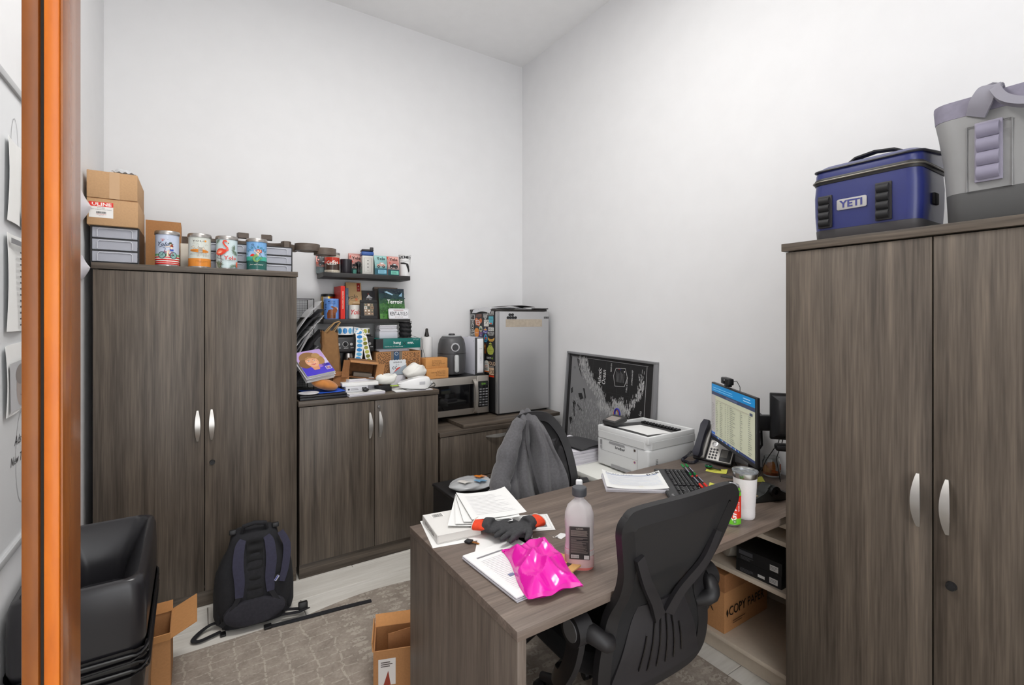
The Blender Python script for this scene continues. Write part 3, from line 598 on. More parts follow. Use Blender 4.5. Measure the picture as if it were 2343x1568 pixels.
# white paper cup with a black map print
t_ = thing('paper_cup', 'white tapered cup printed with a black state outline', 'cup', (1.356, 3.6, ZU), 0)
G().lathe([(0, .002), (.036, .002), (.037, 0), (.047, .168), (.045, .168), (.035, .006), (0, .006)], 40).obj('cup_wall', WHITE, t_); G().tube([(.0475*math.cos(2*PI*i/36), .0475*math.sin(2*PI*i/36), .168) for i in range(36)], .0022, 8, True).obj('rim', WHITE, t_)
p = Print().arc("EVIE MAE'S", .0, .02, .12, 107, 73, .02, (40, 40, 42), .02)
p.poly([(-.032, .108), (-.006, .109), (.006, .104), (.022, .1), (.028, .082), (.036, .05), (.032, .034), (.026, .034), (.02, .056), (.012, .074), (.006, .094), (-.008, .096), (-.03, .1)], (34, 34, 36)).line([(-.03, .122), (.0, .118), (.03, .122)], .0016, (60, 60, 60))
p.build('printing', t_, cylmap(.0375, 0, -108, .0475, .168), None, .00012)
# lower shelf
t_ = thing('gold_tin', 'shiny gold tin with black lid at the left end of the lower shelf', 'tin', (.8, 3.665, ZW2)); G().lathe([(0, 0), (.047, 0), (.047, .165), (0, .165)], 36).obj('can_body', M((196, 152, 62), .25, 1), t_); G().lathe([(.047, .163), (.0495, .163), (.0495, .178), (.046, .182), (0, .182)], 36).obj('lid', BLACK, t_)
Print().rect(-.02, .125, .02, .16, (214, 214, 214), 6).lines(-.014, .016, .13, .155, 4, .003, (110, 110, 110)).build('paper_label', t_, cylmap(.047, 0, -125), None)
t_ = thing('blue_can', 'blue can printed with a brown cow', 'can', (.797, 3.552, ZW2)); r, h = .05, .143
G().lathe([(0, 0), (r-.001, 0), (r, .003), (r, h-.003), (r-.002, h), (r-.006, h-.004), (0, h-.004)], 40).obj('can_body', M((96, 138, 208), .3), t_)
p = Print().rect(-.157, .004, .157, h-.006, (100, 146, 216), 44); bw = (128, 72, 40)
p.poly([(-.03, .004), (-.032, .04), (-.022, .062), (.0, .07), (.02, .066), (.03, .055), (.028, .004)], bw).poly([(.008, .05), (.01, .078), (.024, .088), (.04, .084), (.042, .06), (.034, .044), (.02, .044)], (146, 84, 48)).poly([(.022, .09), (.03, .078), (.044, .08), (.045, .06), (.036, .078)], (238, 228, 214)).poly([(.004, .074), (-.006, .088), (.008, .092), (.016, .082)], (112, 60, 34)).circ(.03, .07, .003, (30, 20, 16), n=8).line([(.0, .004), (.002, .03)], .008, (96, 50, 28)).line([(.02, .004), (.018, .03)], .008, (96, 50, 28))
p.text('METTLE', .0, .118, .01, (40, 54, 96), bold=.02).text('UTTLES', .002, .104, .01, (40, 54, 96), bold=.02).lines(-.052, -.034, .06, .11, 4, .005, (40, 54, 96)); p.build('printing', t_, cylmap(r, 0, -101), PRINT_G, .0001)
def book(name, label, loc, th, d, h, cover, rot, spine=None, cov=None, pages=(222, 214, 198)):
    """x = thickness, spine faces -y"""
    t_ = thing(name, label, 'book', loc, rot=rot)
    G().box(0, .0022, 0, d, 0, h, .0004, 1).box(th-.0022, th, 0, d, 0, h, .0004, 1).box(0, th, -.001, .0022, 0, h, .0008, 1).obj('cover', cover, t_)
    B(.0023, th-.0023, .0025, d-.003, .003, h-.003).obj('pages', M(pages, .8), t_)
    if spine: p = Print(); spine(p); p.build('spine_print', t_, lambda u, v, k: Vector((th/2+v, -.0012-k, h-u)), PRINT)
    if cov: p = Print(); cov(p); p.build('cover_print', t_, lambda u, v, k: Vector((-k-.0002, u, v)), PRINT)
    return t_
book('hardback_book', 'bright red hardback book standing upright on the lower shelf', (.851, 3.515, ZW2), .031, .15, .235, M((214, 42, 30), .45), (0, 0, 4), lambda p: p.text('BEERMAT BREWERS', .1, -.004, .01, (240, 220, 200), 'CENTER'), lambda p: p.lines(.02, .13, .08, .2, 12, .0025, (230, 110, 90), .4))
book('hardback_book', 'slim slate blue hardback book beside the red one', (.887, 3.525, ZW2), .021, .14, .222, M((62, 78, 98), .5), (0, 0, 2), lambda p: p.text('STUMBLING NORTH', .1, -.003, .008, (150, 160, 170), 'CENTER'))
def d_kraft(p):
    p.rect(.022, .205, .047, .268, (150, 40, 36)).text('A', .034, .24, .012, (240, 220, 210)).text('U', .034, .215, .012, (240, 220, 210)).text('yolo', -.014, .15, .03, (40, 34, 28), shear=.35, rot=8).line([(-.042, .128), (-.034, .142), (.0, .14), (.03, .152)], .0022, (40, 34, 28)).circ(.014, .145, .01, (206, 120, 80), n=14).text('coffee roast', .012, .118, .009, (232, 222, 200), sx=.8).lines(-.02, .045, .095, .115, 2, .005, (150, 116, 80))
pouch('kraft_coffee_bag', 'tall kraft paper coffee bag with script lettering', (.978, 3.665, ZW2), .112, .272, .07, M((198, 162, 116), .7, noise=.06), d_kraft, 0)
def d_dark(p): p.poly([(-.02, .16), (.0, .185), (.02, .16)], (232, 232, 232)).poly([(-.008, .16), (.004, .176), (.03, .16)], (200, 200, 204)).circ(-.004, .19, .004, (200, 60, 50), n=8).text('SUMMIT', .0, .146, .009, (220, 220, 220))
pouch('dark_coffee_bag', 'dark grey coffee bag with a white mountain mark', (1.09, 3.668, ZW2), .1, .215, .06, M((52, 50, 52), .55), d_dark)
t_ = thing('lettered_mug', 'off-white mug with red script lettering behind the photo frame', 'mug', (.962, 3.578, ZW2)); r = .04
G().lathe([(0, 0), (r-.003, 0), (r, .003), (r, .102), (r-.0035, .102), (r-.0035, .006), (0, .006)], 36).obj('mug_body', M((226, 222, 216), .3), t_); G().tube([(r-.002, 0, .085), (r+.022, 0, .08), (r+.028, 0, .055), (r+.02, 0, .03), (r-.002, 0, .022)], .0055, 8).obj('handle', M((226, 222, 216), .3), t_)
Print().text('Yolo', .006, .034, .034, (206, 36, 36), shear=.35, bold=.02, sx=.85).build('printing', t_, cylmap(r, 0, -100), PRINT_G, .0001)
def frame_photo(p):
    random.seed(3)
    for i in range(3):
        for j in range(4): p.rect(-.034+i*.023, .03+j*.0215, -.012+i*.023, .0505+j*.0215, random.choice([(190, 170, 146), (120, 104, 90), (206, 206, 200), (90, 96, 84), (160, 130, 104), (64, 74, 96)])); p.circ(-.023+i*.023, .04+j*.0215, .006, random.choice([(226, 218, 206), (70, 60, 52), (170, 140, 110)]), n=8)
t_ = thing('framed_photo', 'small black photo frame holding a collage of pet pictures', 'frame', (1.052, 3.506, ZW2), rot=(-7, 0, 0))
G().box(-.062, .062, 0, .014, 0, .026, .002).box(-.062, .062, 0, .014, .118, .14, .002).box(-.062, -.036, 0, .014, .026, .118, .002).box(.036, .062, 0, .014, .026, .118, .002).obj('frame', BLACK_M, t_)
B(-.037, .037, .006, .012, .025, .119).obj('backing', M((150, 140, 128), .6), t_); p = Print(); frame_photo(p); p.build('photo', t_, plane((0, .0055, 0), (1, 0, 0), (0, 0, 1))); G().sphere((0, .006, .144), .006, n=6).obj('hanger', M((70, 54, 40), .5), t_)
def bigbook(name, label, loc, w, h, th, cover, rot, deco, cat='book'):
    """lies back against the wall: cover faces -y"""
    t_ = thing(name, label, cat, loc, rot=rot)
    G().box(0, w, 0, .002, 0, h, .0004, 1).box(0, w, th-.002, th, 0, h, .0004, 1).box(-.001, .002, 0, th, 0, h, .0006, 1).obj('cover', cover, t_); B(.0025, w-.003, .0022, th-.0022, .003, h-.003).obj('pages', M((206, 186, 158), .8), t_)
    p = Print(); deco(p); p.build('cover_print', t_, plane((0, -.0002, 0), (1, 0, 0), (0, 0, 1)), PRINT_G); return t_
def d_terroir(p):
    w, h = .2, .236; random.seed(11); strips2 = [(22, 44, 62), (34, 66, 70), (48, 88, 62), (66, 116, 62), (56, 104, 50), (92, 150, 74)]
    for i, c in enumerate(strips2): p.rect(.001, h*(5-i)/6, w-.001, h*(6-i)/6, c)
    for i in range(150):
        x, y = random.uniform(.012, w-.012), random.uniform(.012, h-.012); f = y/h; c = random.choice([(54, 98, 50), (72, 122, 58), (44, 84, 46), (92, 146, 74)] if f < .6 else [(30, 56, 62), (40, 70, 72), (26, 48, 56)])
        p.circ(x, y, random.uniform(.003, .011), c, random.uniform(.002, .005), 7, random.uniform(-40, 40))
    p.poly([(.03, .2), (.09, .175), (.1, .182), (.05, .206)], (150, 186, 206)).poly([(.14, .17), (.17, .2), (.165, .165)], (130, 170, 196)).text('Terroir', .108, .112, .03, (246, 248, 246), bold=.02, sx=.92)
bigbook('paperback_album', 'brown backed album leaning behind the landscape book', (1.142, 3.64, ZW2), .19, .248, .028, M((74, 66, 60), .6), (-8, 0, 4), lambda p: p.rect(.0, .235, .188, .246, (140, 120, 104)))
bigbook('landscape_book', 'book with a green mountain jungle cover titled in white', (1.15, 3.565, ZW2), .2, .236, .012, M((50, 70, 60), .4), (-10, 0, 0), d_terroir)
t_ = thing('number_plate', 'white rental number plate leaning on the landscape book', 'sign', (1.2, 3.515, ZW2), rot=(-9, 0, 0))
G().prism([(.008, 0), (.152, 0), (.16, .008), (.16, .072), (.152, .08), (.008, .08), (0, .072), (0, .008)], 0, .002, Mx=TR(0, .002, 0, rx=90)).obj('plate', M((230, 230, 234), .3), t_)
Print().line([(.004, .01), (.01, .004), (.15, .004), (.156, .01), (.156, .07), (.15, .076), (.01, .076), (.004, .07)], .0018, (150, 150, 156), True).text('RENT-A-YOLO', .08, .026, .029, (40, 42, 46), sx=.52, bold=.012).text('850.267.0602', .08, .011, .008, (150, 110, 100)).lines(.04, .12, .062, .07, 2, .0016, (170, 120, 120)).build('printing', t_, plane((0, -.0001, 0), (1, 0, 0), (0, 0, 1)), PRINT_G)
# ---------------------------------------------------------------- clutter on the waist-high cabinet
ZL = 1.0605
def sheet(name, label, loc, w, d, rz=0, m=None, th=.0006, deco=None, curl=0, cat='paper', group=None, n=6, rot=None):
    """sheet or pad of paper lying flat; th = pile thickness"""
    t_ = thing(name, label, cat, loc, rz, group, rot)
    if th > .003:
        k = max(2, min(14, int(th/.0025))); g = G(); random.seed(int(loc[0]*1000))
        for i in range(k):
            dx, dy = random.uniform(-.004, .004), random.uniform(-.004, .004); g.box(-w/2+dx, w/2+dx, -d/2+dy, d/2+dy, th*i/k+.0002, th*(i+1)/k-.0003)
        g.obj('page_block', PAPER2 if m is None else m, t_, 0)
    G().grid(lambda u, v: ((u-.5)*w, (v-.5)*d, th+.0004+curl*(abs(u-.5)*2)**3*(.4+.6*v)), n, n, .0004).obj('top_sheet', m or PAPER, t_)
    if deco:
        p = Print(); deco(p); f = lambda x, y, k: Vector((x, y, th+.0006+k+curl*(abs(x/w)*2)**3*(.4+.6*(y/d+.5))))
        if curl: f.cut = w/12
        p.build('printing', t_, f)
    return t_
def typed(w, d, n=14, c=(120, 120, 124)): return lambda p: (p.lines(-w*.42, w*.42, -d*.42, d*.3, n, d/n*.13, c, .5), p.rect(-w*.42, d*.36, w*.1, d*.385, (130, 130, 134)))
# wire file sorter with slumped papers
WIRE = M((24, 24, 26), .5)
t_ = thing('wire_sorter', 'tall black wire desk sorter beside the tall cabinet', 'file sorter', (.512, 3.46, ZL)); w, d, h = .15, .22, .625
g = G()
for x in (.004, w): g.tube([(x, 0, .004), (x, 0, h), (x, d, h), (x, d, .004)], .0028, 8, True)
for y in (0, d): g.tube([(.004, y, h), (w, y, h)], .0025, 6); g.tube([(.004, y, .004), (w, y, .004)], .0025, 6)
g.obj('frame', WIRE, t_)
g = G()
for i in range(1, 22): g.tube([(.003, d*i/22, .006), (.003, d*i/22, h)], .0006, 4)
for i in range(1, 50): g.tube([(.003, 0, h*i/50), (.003, d, h*i/50)], .0006, 4)
for i in range(1, 14): g.tube([(w*i/14, d, .006), (w*i/14, d, h)], .0006, 4)
for i in range(1, 50): g.tube([(.003, d, h*i/50), (w, d, h*i/50)], .0006, 4)
o = g.obj('wire_mesh', WIRE, t_); o['kind'] = 'stuff'
for z in (.12, .25, .38, .5): B(.004, w, .002, d-.002, z, z+.0015).obj('tier', WIRE, t_)
random.seed(21)
cols = [(226, 226, 228), (70, 70, 74), (214, 214, 216), (150, 150, 154), (232, 230, 230), (58, 56, 60), (186, 184, 190), (96, 92, 96), (222, 220, 222)]
names = ['white', 'charcoal', 'pale grey', 'mid grey', 'bright white', 'near-black', 'cool grey', 'dark taupe', 'off-white']; plc = ['topmost', 'second from the top', 'third from the top', 'fourth from the top', 'fifth from the top', 'sixth from the top', 'seventh from the top', 'eighth from the top', 'lowest']
for i in range(9):
    z0 = .56-.041*i; x1 = .15+.03*random.random()+(.03 if i in (0, 1, 2, 5) else -.01); rise = .26 if i < 6 else .2
    g = G()
    for k in range(3):
        def f(u, v, k=k):
            x = .008+u*(x1-.012*k); return (x, -.05+v*.22, z0-.26+rise*u**.9-.0045*k-.03*max(0, u-.75)*4*(k*.5)+.012*math.sin(u*3+i))
        g.grid(f, 10, 2, .0012)
    o = g.obj('slumped_papers', M(cols[i], .8)); at(o, (.512, 3.46, ZL+.05)); tag(o, '%s papers slumped in the wire sorter, %s' % (names[i], plc[i]), 'papers', 'papers slumped in the wire sorter')
# paper carrier bag
t_ = thing('paper_bag', 'crumpled brown paper carrier bag with twisted cord handles', 'bag', (.757, 3.35, ZL)); KR = M((138, 100, 60), .8, noise=.12, scale=25, bump=.6)
random.seed(5); rings = []
for i in range(13):
    a = i/12; w, d = .064-.01*a, .055-.02*a; ring = []
    for k in range(20):
        th = 2*PI*k/20; c, s_ = math.cos(th), math.sin(th); q = 1/max(abs(c), abs(s_))**.8; j = 1+random.uniform(-.07, .07)
        ring.append((c*w*q*j-.02*a, s_*d*q*j, .41*a+random.uniform(-.006, .006)*(0 < i)+(.012*math.sin(k*1.7) if i == 12 else 0)))
    rings.append(ring)
g = G().loft(rings, cap=False); g.loft([rings[0], [(x*.02, y*.02, .0) for x, y, z in rings[0]]], cap=False); g.obj('bag_body', KR, t_, 25)
for sg in (-1, 1): G().tube([(-.045, sg*.02, .4), (-.02, sg*.025, .43), (.015, sg*.01, .465), (.045, sg*.008, .475), (.052, sg*.01, .468), (.03, sg*.02, .44), (.0, sg*.026, .395)], .0028, 7).obj('cord_handle', M((176, 140, 92), .8), t_)
# espresso machine
t_ = thing('espresso_machine', 'black espresso machine with a row of round control dials', 'coffee machine', (.78, 3.43, ZL)); w = .285
B(0, w, .06, .25, .0, .375, .01, 3).obj('body', M((26, 26, 28), .35), t_)
B(0, w, -.01, .1, .255, .365, .012, 3).obj('control_head', M((36, 35, 36), .35), t_)
B(.01, w-.01, -.02, .08, 0, .05, .006, 2).obj('drip_tray', M((30, 30, 32), .4), t_)
g = G()
for i in range(8): g.box(.02+i*.031, .04+i*.031, -.015, .06, .05, .053)
g.obj('tray_grille', STEEL, t_)
for i, (x, r) in enumerate(((.032, .011), (.08, .013), (.118, .011), (.158, .011), (.205, .011), (.245, .011))):
    k = G().cyl((x, -.01, .315), (x, -.022, .315), r, r*.9, 18).obj('dial', CHROME if i != 1 else BLACK_G, t_)
    if i == 1: G().tube([(x+.018*math.cos(2*PI*q/24), -.0115, .315+.018*math.sin(2*PI*q/24)) for q in range(24)], .0012, 6, True).obj('dial_ring', M((230, 230, 230), .4), k)
Print().lines(.03, .05, .288, .292, 1, .003, (210, 210, 210)).lines(.07, .105, .286, .29, 1, .003, (210, 210, 210)).lines(.115, .14, .286, .292, 1, .003, (210, 210, 210)).lines(.212, .23, .29, .294, 1, .003, (210, 210, 210)).lines(.252, .272, .29, .294, 1, .003, (210, 210, 210)).build('panel_print', t_, plane((0, -.0102, 0), (1, 0, 0), (0, 0, 1)))
gh = G().lathe([(0, .19), (.034, .19), (.036, .2), (.036, .225), (.03, .25), (0, .256)], 24, (.11, .03, 0)).obj('group_head', STEEL, t_); G().lathe([(0, .165), (.028, .165), (.033, .19), (0, .192)], 24, (.11, .03, 0)).cyl((.11, -.0, .178), (.11, -.055, .172), .009, .012, 12).obj('portafilter', BLACK, t_)
G().tube([(.25, .03, .255), (.255, .0, .24), (.262, -.01, .2), (.264, -.012, .12)], .004, 8).obj('steam_wand', CHROME, t_)
G().lathe([(0, 0), (.032, 0), (.034, .005), (.036, .07), (.034, .07), (.03, .006), (0, .006)], 24, (.18, .02, .053)).obj('milk_jug', M((60, 60, 62), .4, .5), t_)
B(.0, w, .06, .25, .3755, .379, .001).obj('cup_tray', M((120, 118, 116), .4, .6), t_)
# rolls of dot stickers
def roll(label, loc, r, h, cs, strip, rot):
    t_ = thing('sticker_roll', label, 'sticker roll', loc, rot=rot); m = M((232, 232, 230), .6)
    G().lathe([(r*.72, 0), (r, 0), (r, h), (r*.72, h), (r*.72, 0)], 40).obj('paper_roll', m, t_); G().lathe([(r*.68, .002), (r*.72, .002), (r*.72, h-.002), (r*.68, h-.002), (r*.68, .002)], 32).obj('core', CARD_D, t_)
    p = Print(); n = int(2*PI*r/.036)
    for i in range(n): p.circ(-PI*r+.036*(i+.5), h/2, .015, cs[i % len(cs)], h*.36, 16)
    p.build('dots', t_, cylmap(r, 0, -90), PRINT_G, .00003)
    pts = [Vector(q) for q in strip]; L_ = [0]
    for a, b in zip(pts, pts[1:]): L_.append(L_[-1]+(b-a).length)
    G().ribbon(pts, h*.9, .0005, up=(0, -1, .02)).obj('loose_strip', m, t_, 60)
    p = Print(); n = int(L_[-1]/.03)
    for i in range(n): p.circ(.03*(i+.5), 0, .0125, cs[(i+1) % len(cs)], h*.34, 14)
    def fm(x, y, k):
        for a in range(len(pts)-1):
            if x <= L_[a+1] or a == len(pts)-2: break
        q = pts[a].lerp(pts[a+1], (x-L_[a])/(L_[a+1]-L_[a])); d = (pts[a+1]-pts[a]).normalized(); sd = d.cross(Vector((0, -1, 0))).normalized(); return q+sd*y+Vector((0, -.001-k, 0))
    fm.cut = .004; p.build('strip_dots', t_, fm, PRINT_G, .00005)
bl = [(70, 150, 206), (40, 128, 196), (96, 172, 214)]; gr = [(150, 150, 60), (176, 178, 84), (120, 120, 40)]
roll('roll of blue dot stickers unwinding from the espresso machine top', (.872, 3.475, ZL+.3795), .056, .056, bl, [(.052, -.03, .03), (.062, -.075, .03), (.07, -.1, .015), (.072, -.105, -.03), (.07, -.11, -.08), (.064, -.115, -.14), (.052, -.12, -.19), (.046, -.12, -.21)], (0, 0, 0))
roll('smaller roll of olive dot stickers beside the blue roll', (1.0, 3.5, ZL+.3795), .05, .045, gr, [(-.01, -.052, .02), (-.028, -.1, .015), (-.024, -.125, -.02), (-.014, -.13, -.08), (-.004, -.136, -.13), (.004, -.14, -.18), (.01, -.14, -.21)], (0, 0, 0))
# stack on the right: leopard box, papers, teal box, note blocks, spool
t_ = thing('coffee_carton', 'kraft carton printed with black coffee beans and a blue seal', 'box', (1.074, 3.42, ZL)); B(0, .34, 0, .25, 0, .252, .002).obj('body', CARD, t_)
random.seed(9); p = Print(); pts = []
for i in range(2600):
    x, y = random.uniform(.012, .328), random.uniform(.012, .24)
    if .105 < x < .2 or any((x-a)**2+(y-b)**2 < .0074**2 for a, b in pts): continue
    pts.append((x, y))
for x, y in pts: p.circ(x, y,   .0047, (42, 30, 22), .0026, 6, random.uniform(0, 180))
p.rect(.11, .0, .195, .251, (120, 108, 96)).rect(.13, .04, .172, .251, (44, 76, 108)).ring(.151, .235, .013, .0025, (220, 224, 226)).rect(.139, .08, .163, .175, (206, 212, 216)).text('GROUNDS', .154, .128, .014, (44, 76, 108), rot=90, sx=.8).circ(.151, .068, .006, (220, 224, 226), n=8)
p.k = 0; p.v = [(x, y, min(k, len(pts))*.0+(k-len(pts)+1 if k >= len(pts) else 0)) for x, y, k in p.v]; p.build('bean_print', t_, plane((0, -.0003, 0), (1, 0, 0), (0, 0, 1)))
B(.12, .19, -.0004, .2504, .252, .2526).obj('tape', M((140, 122, 104), .4), t_)
o = B(-.115, .115, -.1, .1, 0, .009, .001).obj('catalogue', M((214, 210, 222), .6)); at(o, (1.21, 3.53, ZL+.2528), 3); tag(o, 'lavender edged catalogue on the coffee-bean carton', 'book')
sheet('notepad', 'white notepad with a violet band under the teal box', (1.2, 3.53, ZL+.262), .23, .2, -2, None, .0115)
t_ = thing('mount_box', 'flat teal wall-mount box with white lettering', 'box', (1.068, 3.4, ZL+.2755)); B(0, .336, 0, .25, 0, .071, .0015).obj('body', M((0, 104, 98), .4), t_)
B(-.0006, .052, -.0006, .2506, .0005, .0705).obj('dark_end_band', M((44, 42, 44), .4), t_); pr = Print().text('hang', .155, .032, .021, (240, 244, 242), bold=.02).text('onn.', .258, .03, .021, (240, 244, 242), bold=.02).text('19"-50"', .3, .055, .011, (200, 224, 220), shear=.2).text('Full-Motion TV Wall Mount', .062, .01, .0085, (220, 232, 230), 'LEFT').line([(.195, .02), (.225, .05)], .004, (30, 60, 58)).line([(.195, .05), (.225, .02)], .004, (30, 60, 58)).build('printing', t_, plane((0, -.0008, 0), (1, 0, 0), (0, 0, 1)))
o = B(-.068, .068, -.06, .06, 0, .045, .002).obj('note_box', M((196, 196, 204), .6)); at(o, (1.18, 3.52, ZL+.347)); tag(o, 'pale grey card box under the white note block', 'box')
sheet('note_block', 'block of plain white note cards on the pale grey box', (1.18, 3.52, ZL+.3925), .13, .11, 0, None, .05)
t_ = thing('cord_spool', 'spool wound with black cord on the teal box', 'spool', (1.315, 3.48, ZL+.347)); G().lathe([(0, 0), (.049, 0), (.049, .004), (.02, .005), (.02, .12), (.049, .121), (.049, .125), (0, .125)], 32).obj('reel', M((60, 58, 58), .5), t_)
G().tube([((.042+.003*math.sin(i*.7))*math.cos(i*.62), (.042+.003*math.sin(i*.7))*math.sin(i*.62), .009+.105*i/260) for i in range(261)], .0042, 5).obj('wound_cord', M((26, 25, 28), .6), t_); G().tube([(.03, -.03, .02), (.07, -.06, .005), (.1, -.085, -.01), (.105, -.088, -.08), (.118, -.09, -.13), (.13, -.092, -.18)], .0014, 5).obj('loose_end', BLACK, t_)
# magazines leaning on the sorter
MG = 'magazines leaning on the wire sorter'
TILT = lambda dz, a: Matrix.Translation((.73, 3.15, ZL+.165)) @ TR(rx=34) @ TR(rz=a, z=dz)
def d_mag(p):
    p.rect(-.205, .001, -.001, .269, (150, 108, 196)).rect(-.205, .14, -.001, .269, (196, 166, 222)).rect(-.03, .0, -.001, .16, (206, 196, 232)).poly([(-.205, .0), (-.205, .1), (-.15, .09), (-.1, .06), (-.06, .07), (-.02, .1), (-.001, .1), (-.001, .0)], (72, 56, 196))
    sk = (232, 170, 132); hr = (150, 108, 62)
    p.circ(-.115, .175, .072, hr, .078, 26).circ(-.165, .13, .042, (128, 88, 50), .05, 18).circ(-.058, .15, .04, (170, 128, 76), .055, 18).circ(-.06, .2, .03, (186, 144, 92), .03, 14).poly([(-.13, .05), (-.09, .05), (-.08, .1), (-.14, .1)], (214, 148, 112))
    p.circ(-.11, .142, .046, sk, .058, 28).circ(-.09, .128, .014, (240, 184, 150), .011, 12).circ(-.136, .124, .014, (240, 184, 150), .011, 12).poly([(-.155, .165), (-.14, .192), (-.105, .2), (-.075, .19), (-.064, .165), (-.085, .178), (-.12, .182)], (176, 132, 80))
    for u in (-.13, -.09): p.circ(u, .152, .009, (250, 246, 240), .0045, 12).circ(u, .152, .0042, (60, 70, 90), n=8).line([(u-.011, .163), (u, .167), (u+.011, .163)], .0025, (110, 76, 46))
    p.line([(-.11, .148), (-.114, .132), (-.106, .13)], .002, (206, 136, 104)).poly([(-.128, .115), (-.11, .118), (-.092, .117), (-.1, .106), (-.112, .103), (-.122, .107)], (196, 54, 60)).rect(-.121, .1115, -.099, .1145, (250, 246, 242))
    p.rect(-.048, .03, -.008, .066, (238, 236, 240)).rect(-.045, .033, -.011, .063, (120, 90, 170)).circ(-.028, .05, .009, (206, 150, 120), n=10).lines(-.058, -.01, .075, .1, 3, .003, (60, 40, 140), .2)
for i in range(7):
    a = [14, 13, 15, 12, 14, 13.5, 12][i]; dz = -.0085*i; sx = [0, .004, -.004, .008, 0, .006, .0][i]
    t_ = thing('magazine', ['purple magazine with a smiling blonde woman on the cover', 'white magazine directly under the purple cover', 'pale magazine third in the leaning stack', 'thin white brochure fourth in the leaning stack', 'grey edged magazine fifth in the leaning stack', 'white magazine second lowest in the leaning stack', 'lowest white magazine of the leaning stack'][i], 'magazine', (0, 0, 0), group=MG)
    t_.matrix_world = TILT(dz, a)
    B(-.176+sx, sx, 0, .24, -.0062, -.0003, .0008, 1).obj('pages', [PAPER, WHITE, PAPER2, WHITE, M((206, 204, 208), .7), PAPER, WHITE][i], t_)
    if i == 0:
        p = Print(); d_mag(p); p.v = [(x*.176/.206, y*.24/.27, k) for x, y, k in p.v]; p.build('cover_print', t_, plane((0, 0, 0), (1, 0, 0), (0, 1, 0)), PRINT_G, .0001); B(.0, .0012, .02, .12, -.005, -.001).obj('spine_strip', M((150, 110, 40), .5), t_)
# laptop, blue folder, pouch
t_ = thing('laptop', 'closed black laptop lying at the cabinet edge', 'laptop', (.513, 3.09, ZL)); B(0, .275, 0, .2, 0, .017, .004, 2).obj('base', M((30, 30, 34), .45), t_); B(0, .275, 0, .2, .0185, .03, .004, 2).obj('lid', M((36, 36, 40), .4), t_)
sheet('blue_folder', 'bright blue paper folder under the tan suede pouch', (.665, 3.215, ZL+.031), .24, .19, 4, M((40, 96, 214), .5), .002, curl=.006, cat='folder')
o = G().loft([[( .078*math.cos(2*PI*k/20)*math.sin(PI*(j+.001)/12)*(1.1 if math.cos(2*PI*k/20) < 0 else 1), .05*math.sin(2*PI*k/20)*math.sin(PI*(j+.001)/12), .036-.036*math.cos(PI*j/12)*(1 if j > 6 else .9)+.008*math.cos(2*PI*k/20)*-1*math.sin(PI*j/12)) for k in range(20)] for j in range(13)]).obj('suede_pouch', M((190, 122, 58), .9, noise=.15, scale=30, sheen=.4)); at(o, (.672, 3.19, ZL+.0405), 0, (0, 10, -8)); tag(o, 'rounded tan suede pouch on the blue folder', 'pouch')
o = G().lathe([(0, 0), (.05, 0), (.06, .006), (.058, .009), (.045, .004), (0, .004)], 28).obj('saucer', M((222, 222, 226), .4)); at(o, (.57, 3.13, ZL+.0345)); tag(o, 'small white dish at the left end of the blue folder', 'dish')
# paper piles, device box and cardboard bits in the middle
sheet('paper_pile', 'messy pile of white forms at the middle of the low cabinet', (.905, 3.18, ZL), .24, .17, 8, None, .018, typed(.24, .17, 9))
sheet('paper_pile', 'thin white forms under the white label printer', (1.245, 3.2, ZL), .26, .19, -3, None, .004)
t_ = thing('device_box', 'small silver electronics box with a black logo', 'box', (.868, 3.16, ZL+.0195)); B(-.07, .07, 0, .1, 0, .034, .001).obj('body', M((206, 206, 210), .4), t_); Print().circ(-.052, .017, .006, (30, 30, 32), n=12).lines(-.04, .015, .01, .024, 2, .003, (140, 140, 144)).rect(.032, .016, .062, .026, (30, 30, 32)).text('3 Plus', .047, .0185, .005, (200, 200, 200)).build('printing', t_, plane((0, -.0002, 0), (1, 0, 0), (0, 0, 1)))
o = G().sphere((0, 0, .012), .022, .014, .012, 10).obj('black_dongle', BLACK); at(o, (.915, 3.13, ZL+.0198)); tag(o, 'small rounded black dongle in front of the silver box', 'dongle')
o = B(-.115, .115, 0, .11, 0, .022, .002).obj('white_tray', M((234, 234, 232), .5)); at(o, (.895, 3.17, ZL+.0545), -4); tag(o, 'long white plastic strip lying on the silver box', 'tray')
sheet('loose_papers', 'fan of white papers under the small torn carton', (.92, 3.3, ZL+.0005), .22, .13, 14, None, .092)
t_ = thing('torn_carton', 'small torn open cardboard box tipped on its side', 'box', (.92, 3.24, ZL+.0945), rot=(4, 8, -6)); w, h, d, th = .18, .115, .11, .004
G().box(-w/2, w/2, 0, d, 0, th).box(-w/2, w/2, 0, d, h-th, h).box(-w/2, -w/2+th, 0, d, th, h-th).box(w/2-th, w/2, 0, d, th, h-th).box(-w/2, w/2, d-th, d, 0, h).obj('body', M((122, 82, 48), .85, noise=.15, scale=60), t_, 0)
G().box(-.055, 0, -.003, 0, 0, h, Mx=TR(-w/2, .002, 0, rz=35)).obj('flap', CARD_D, t_, 0); G().box(0, .05, -.003, 0, .01, h-.005, Mx=TR(w/2, .002, 0, rz=-28)).obj('flap', CARD, t_, 0); G().box(-.09, .09, -.03, 0, 0, .003, Mx=TR(0, 0, h-.002, rx=20)).obj('flap', CARD, t_, 0)
B(-.05, .07, .03, .09, .005, .03, .001).obj('packing_insert', M((128, 118, 106), .8), t_); B(-.02, .085, .02, .06, h-.02, h-.005, .001).obj('white_slip', PAPER, t_)
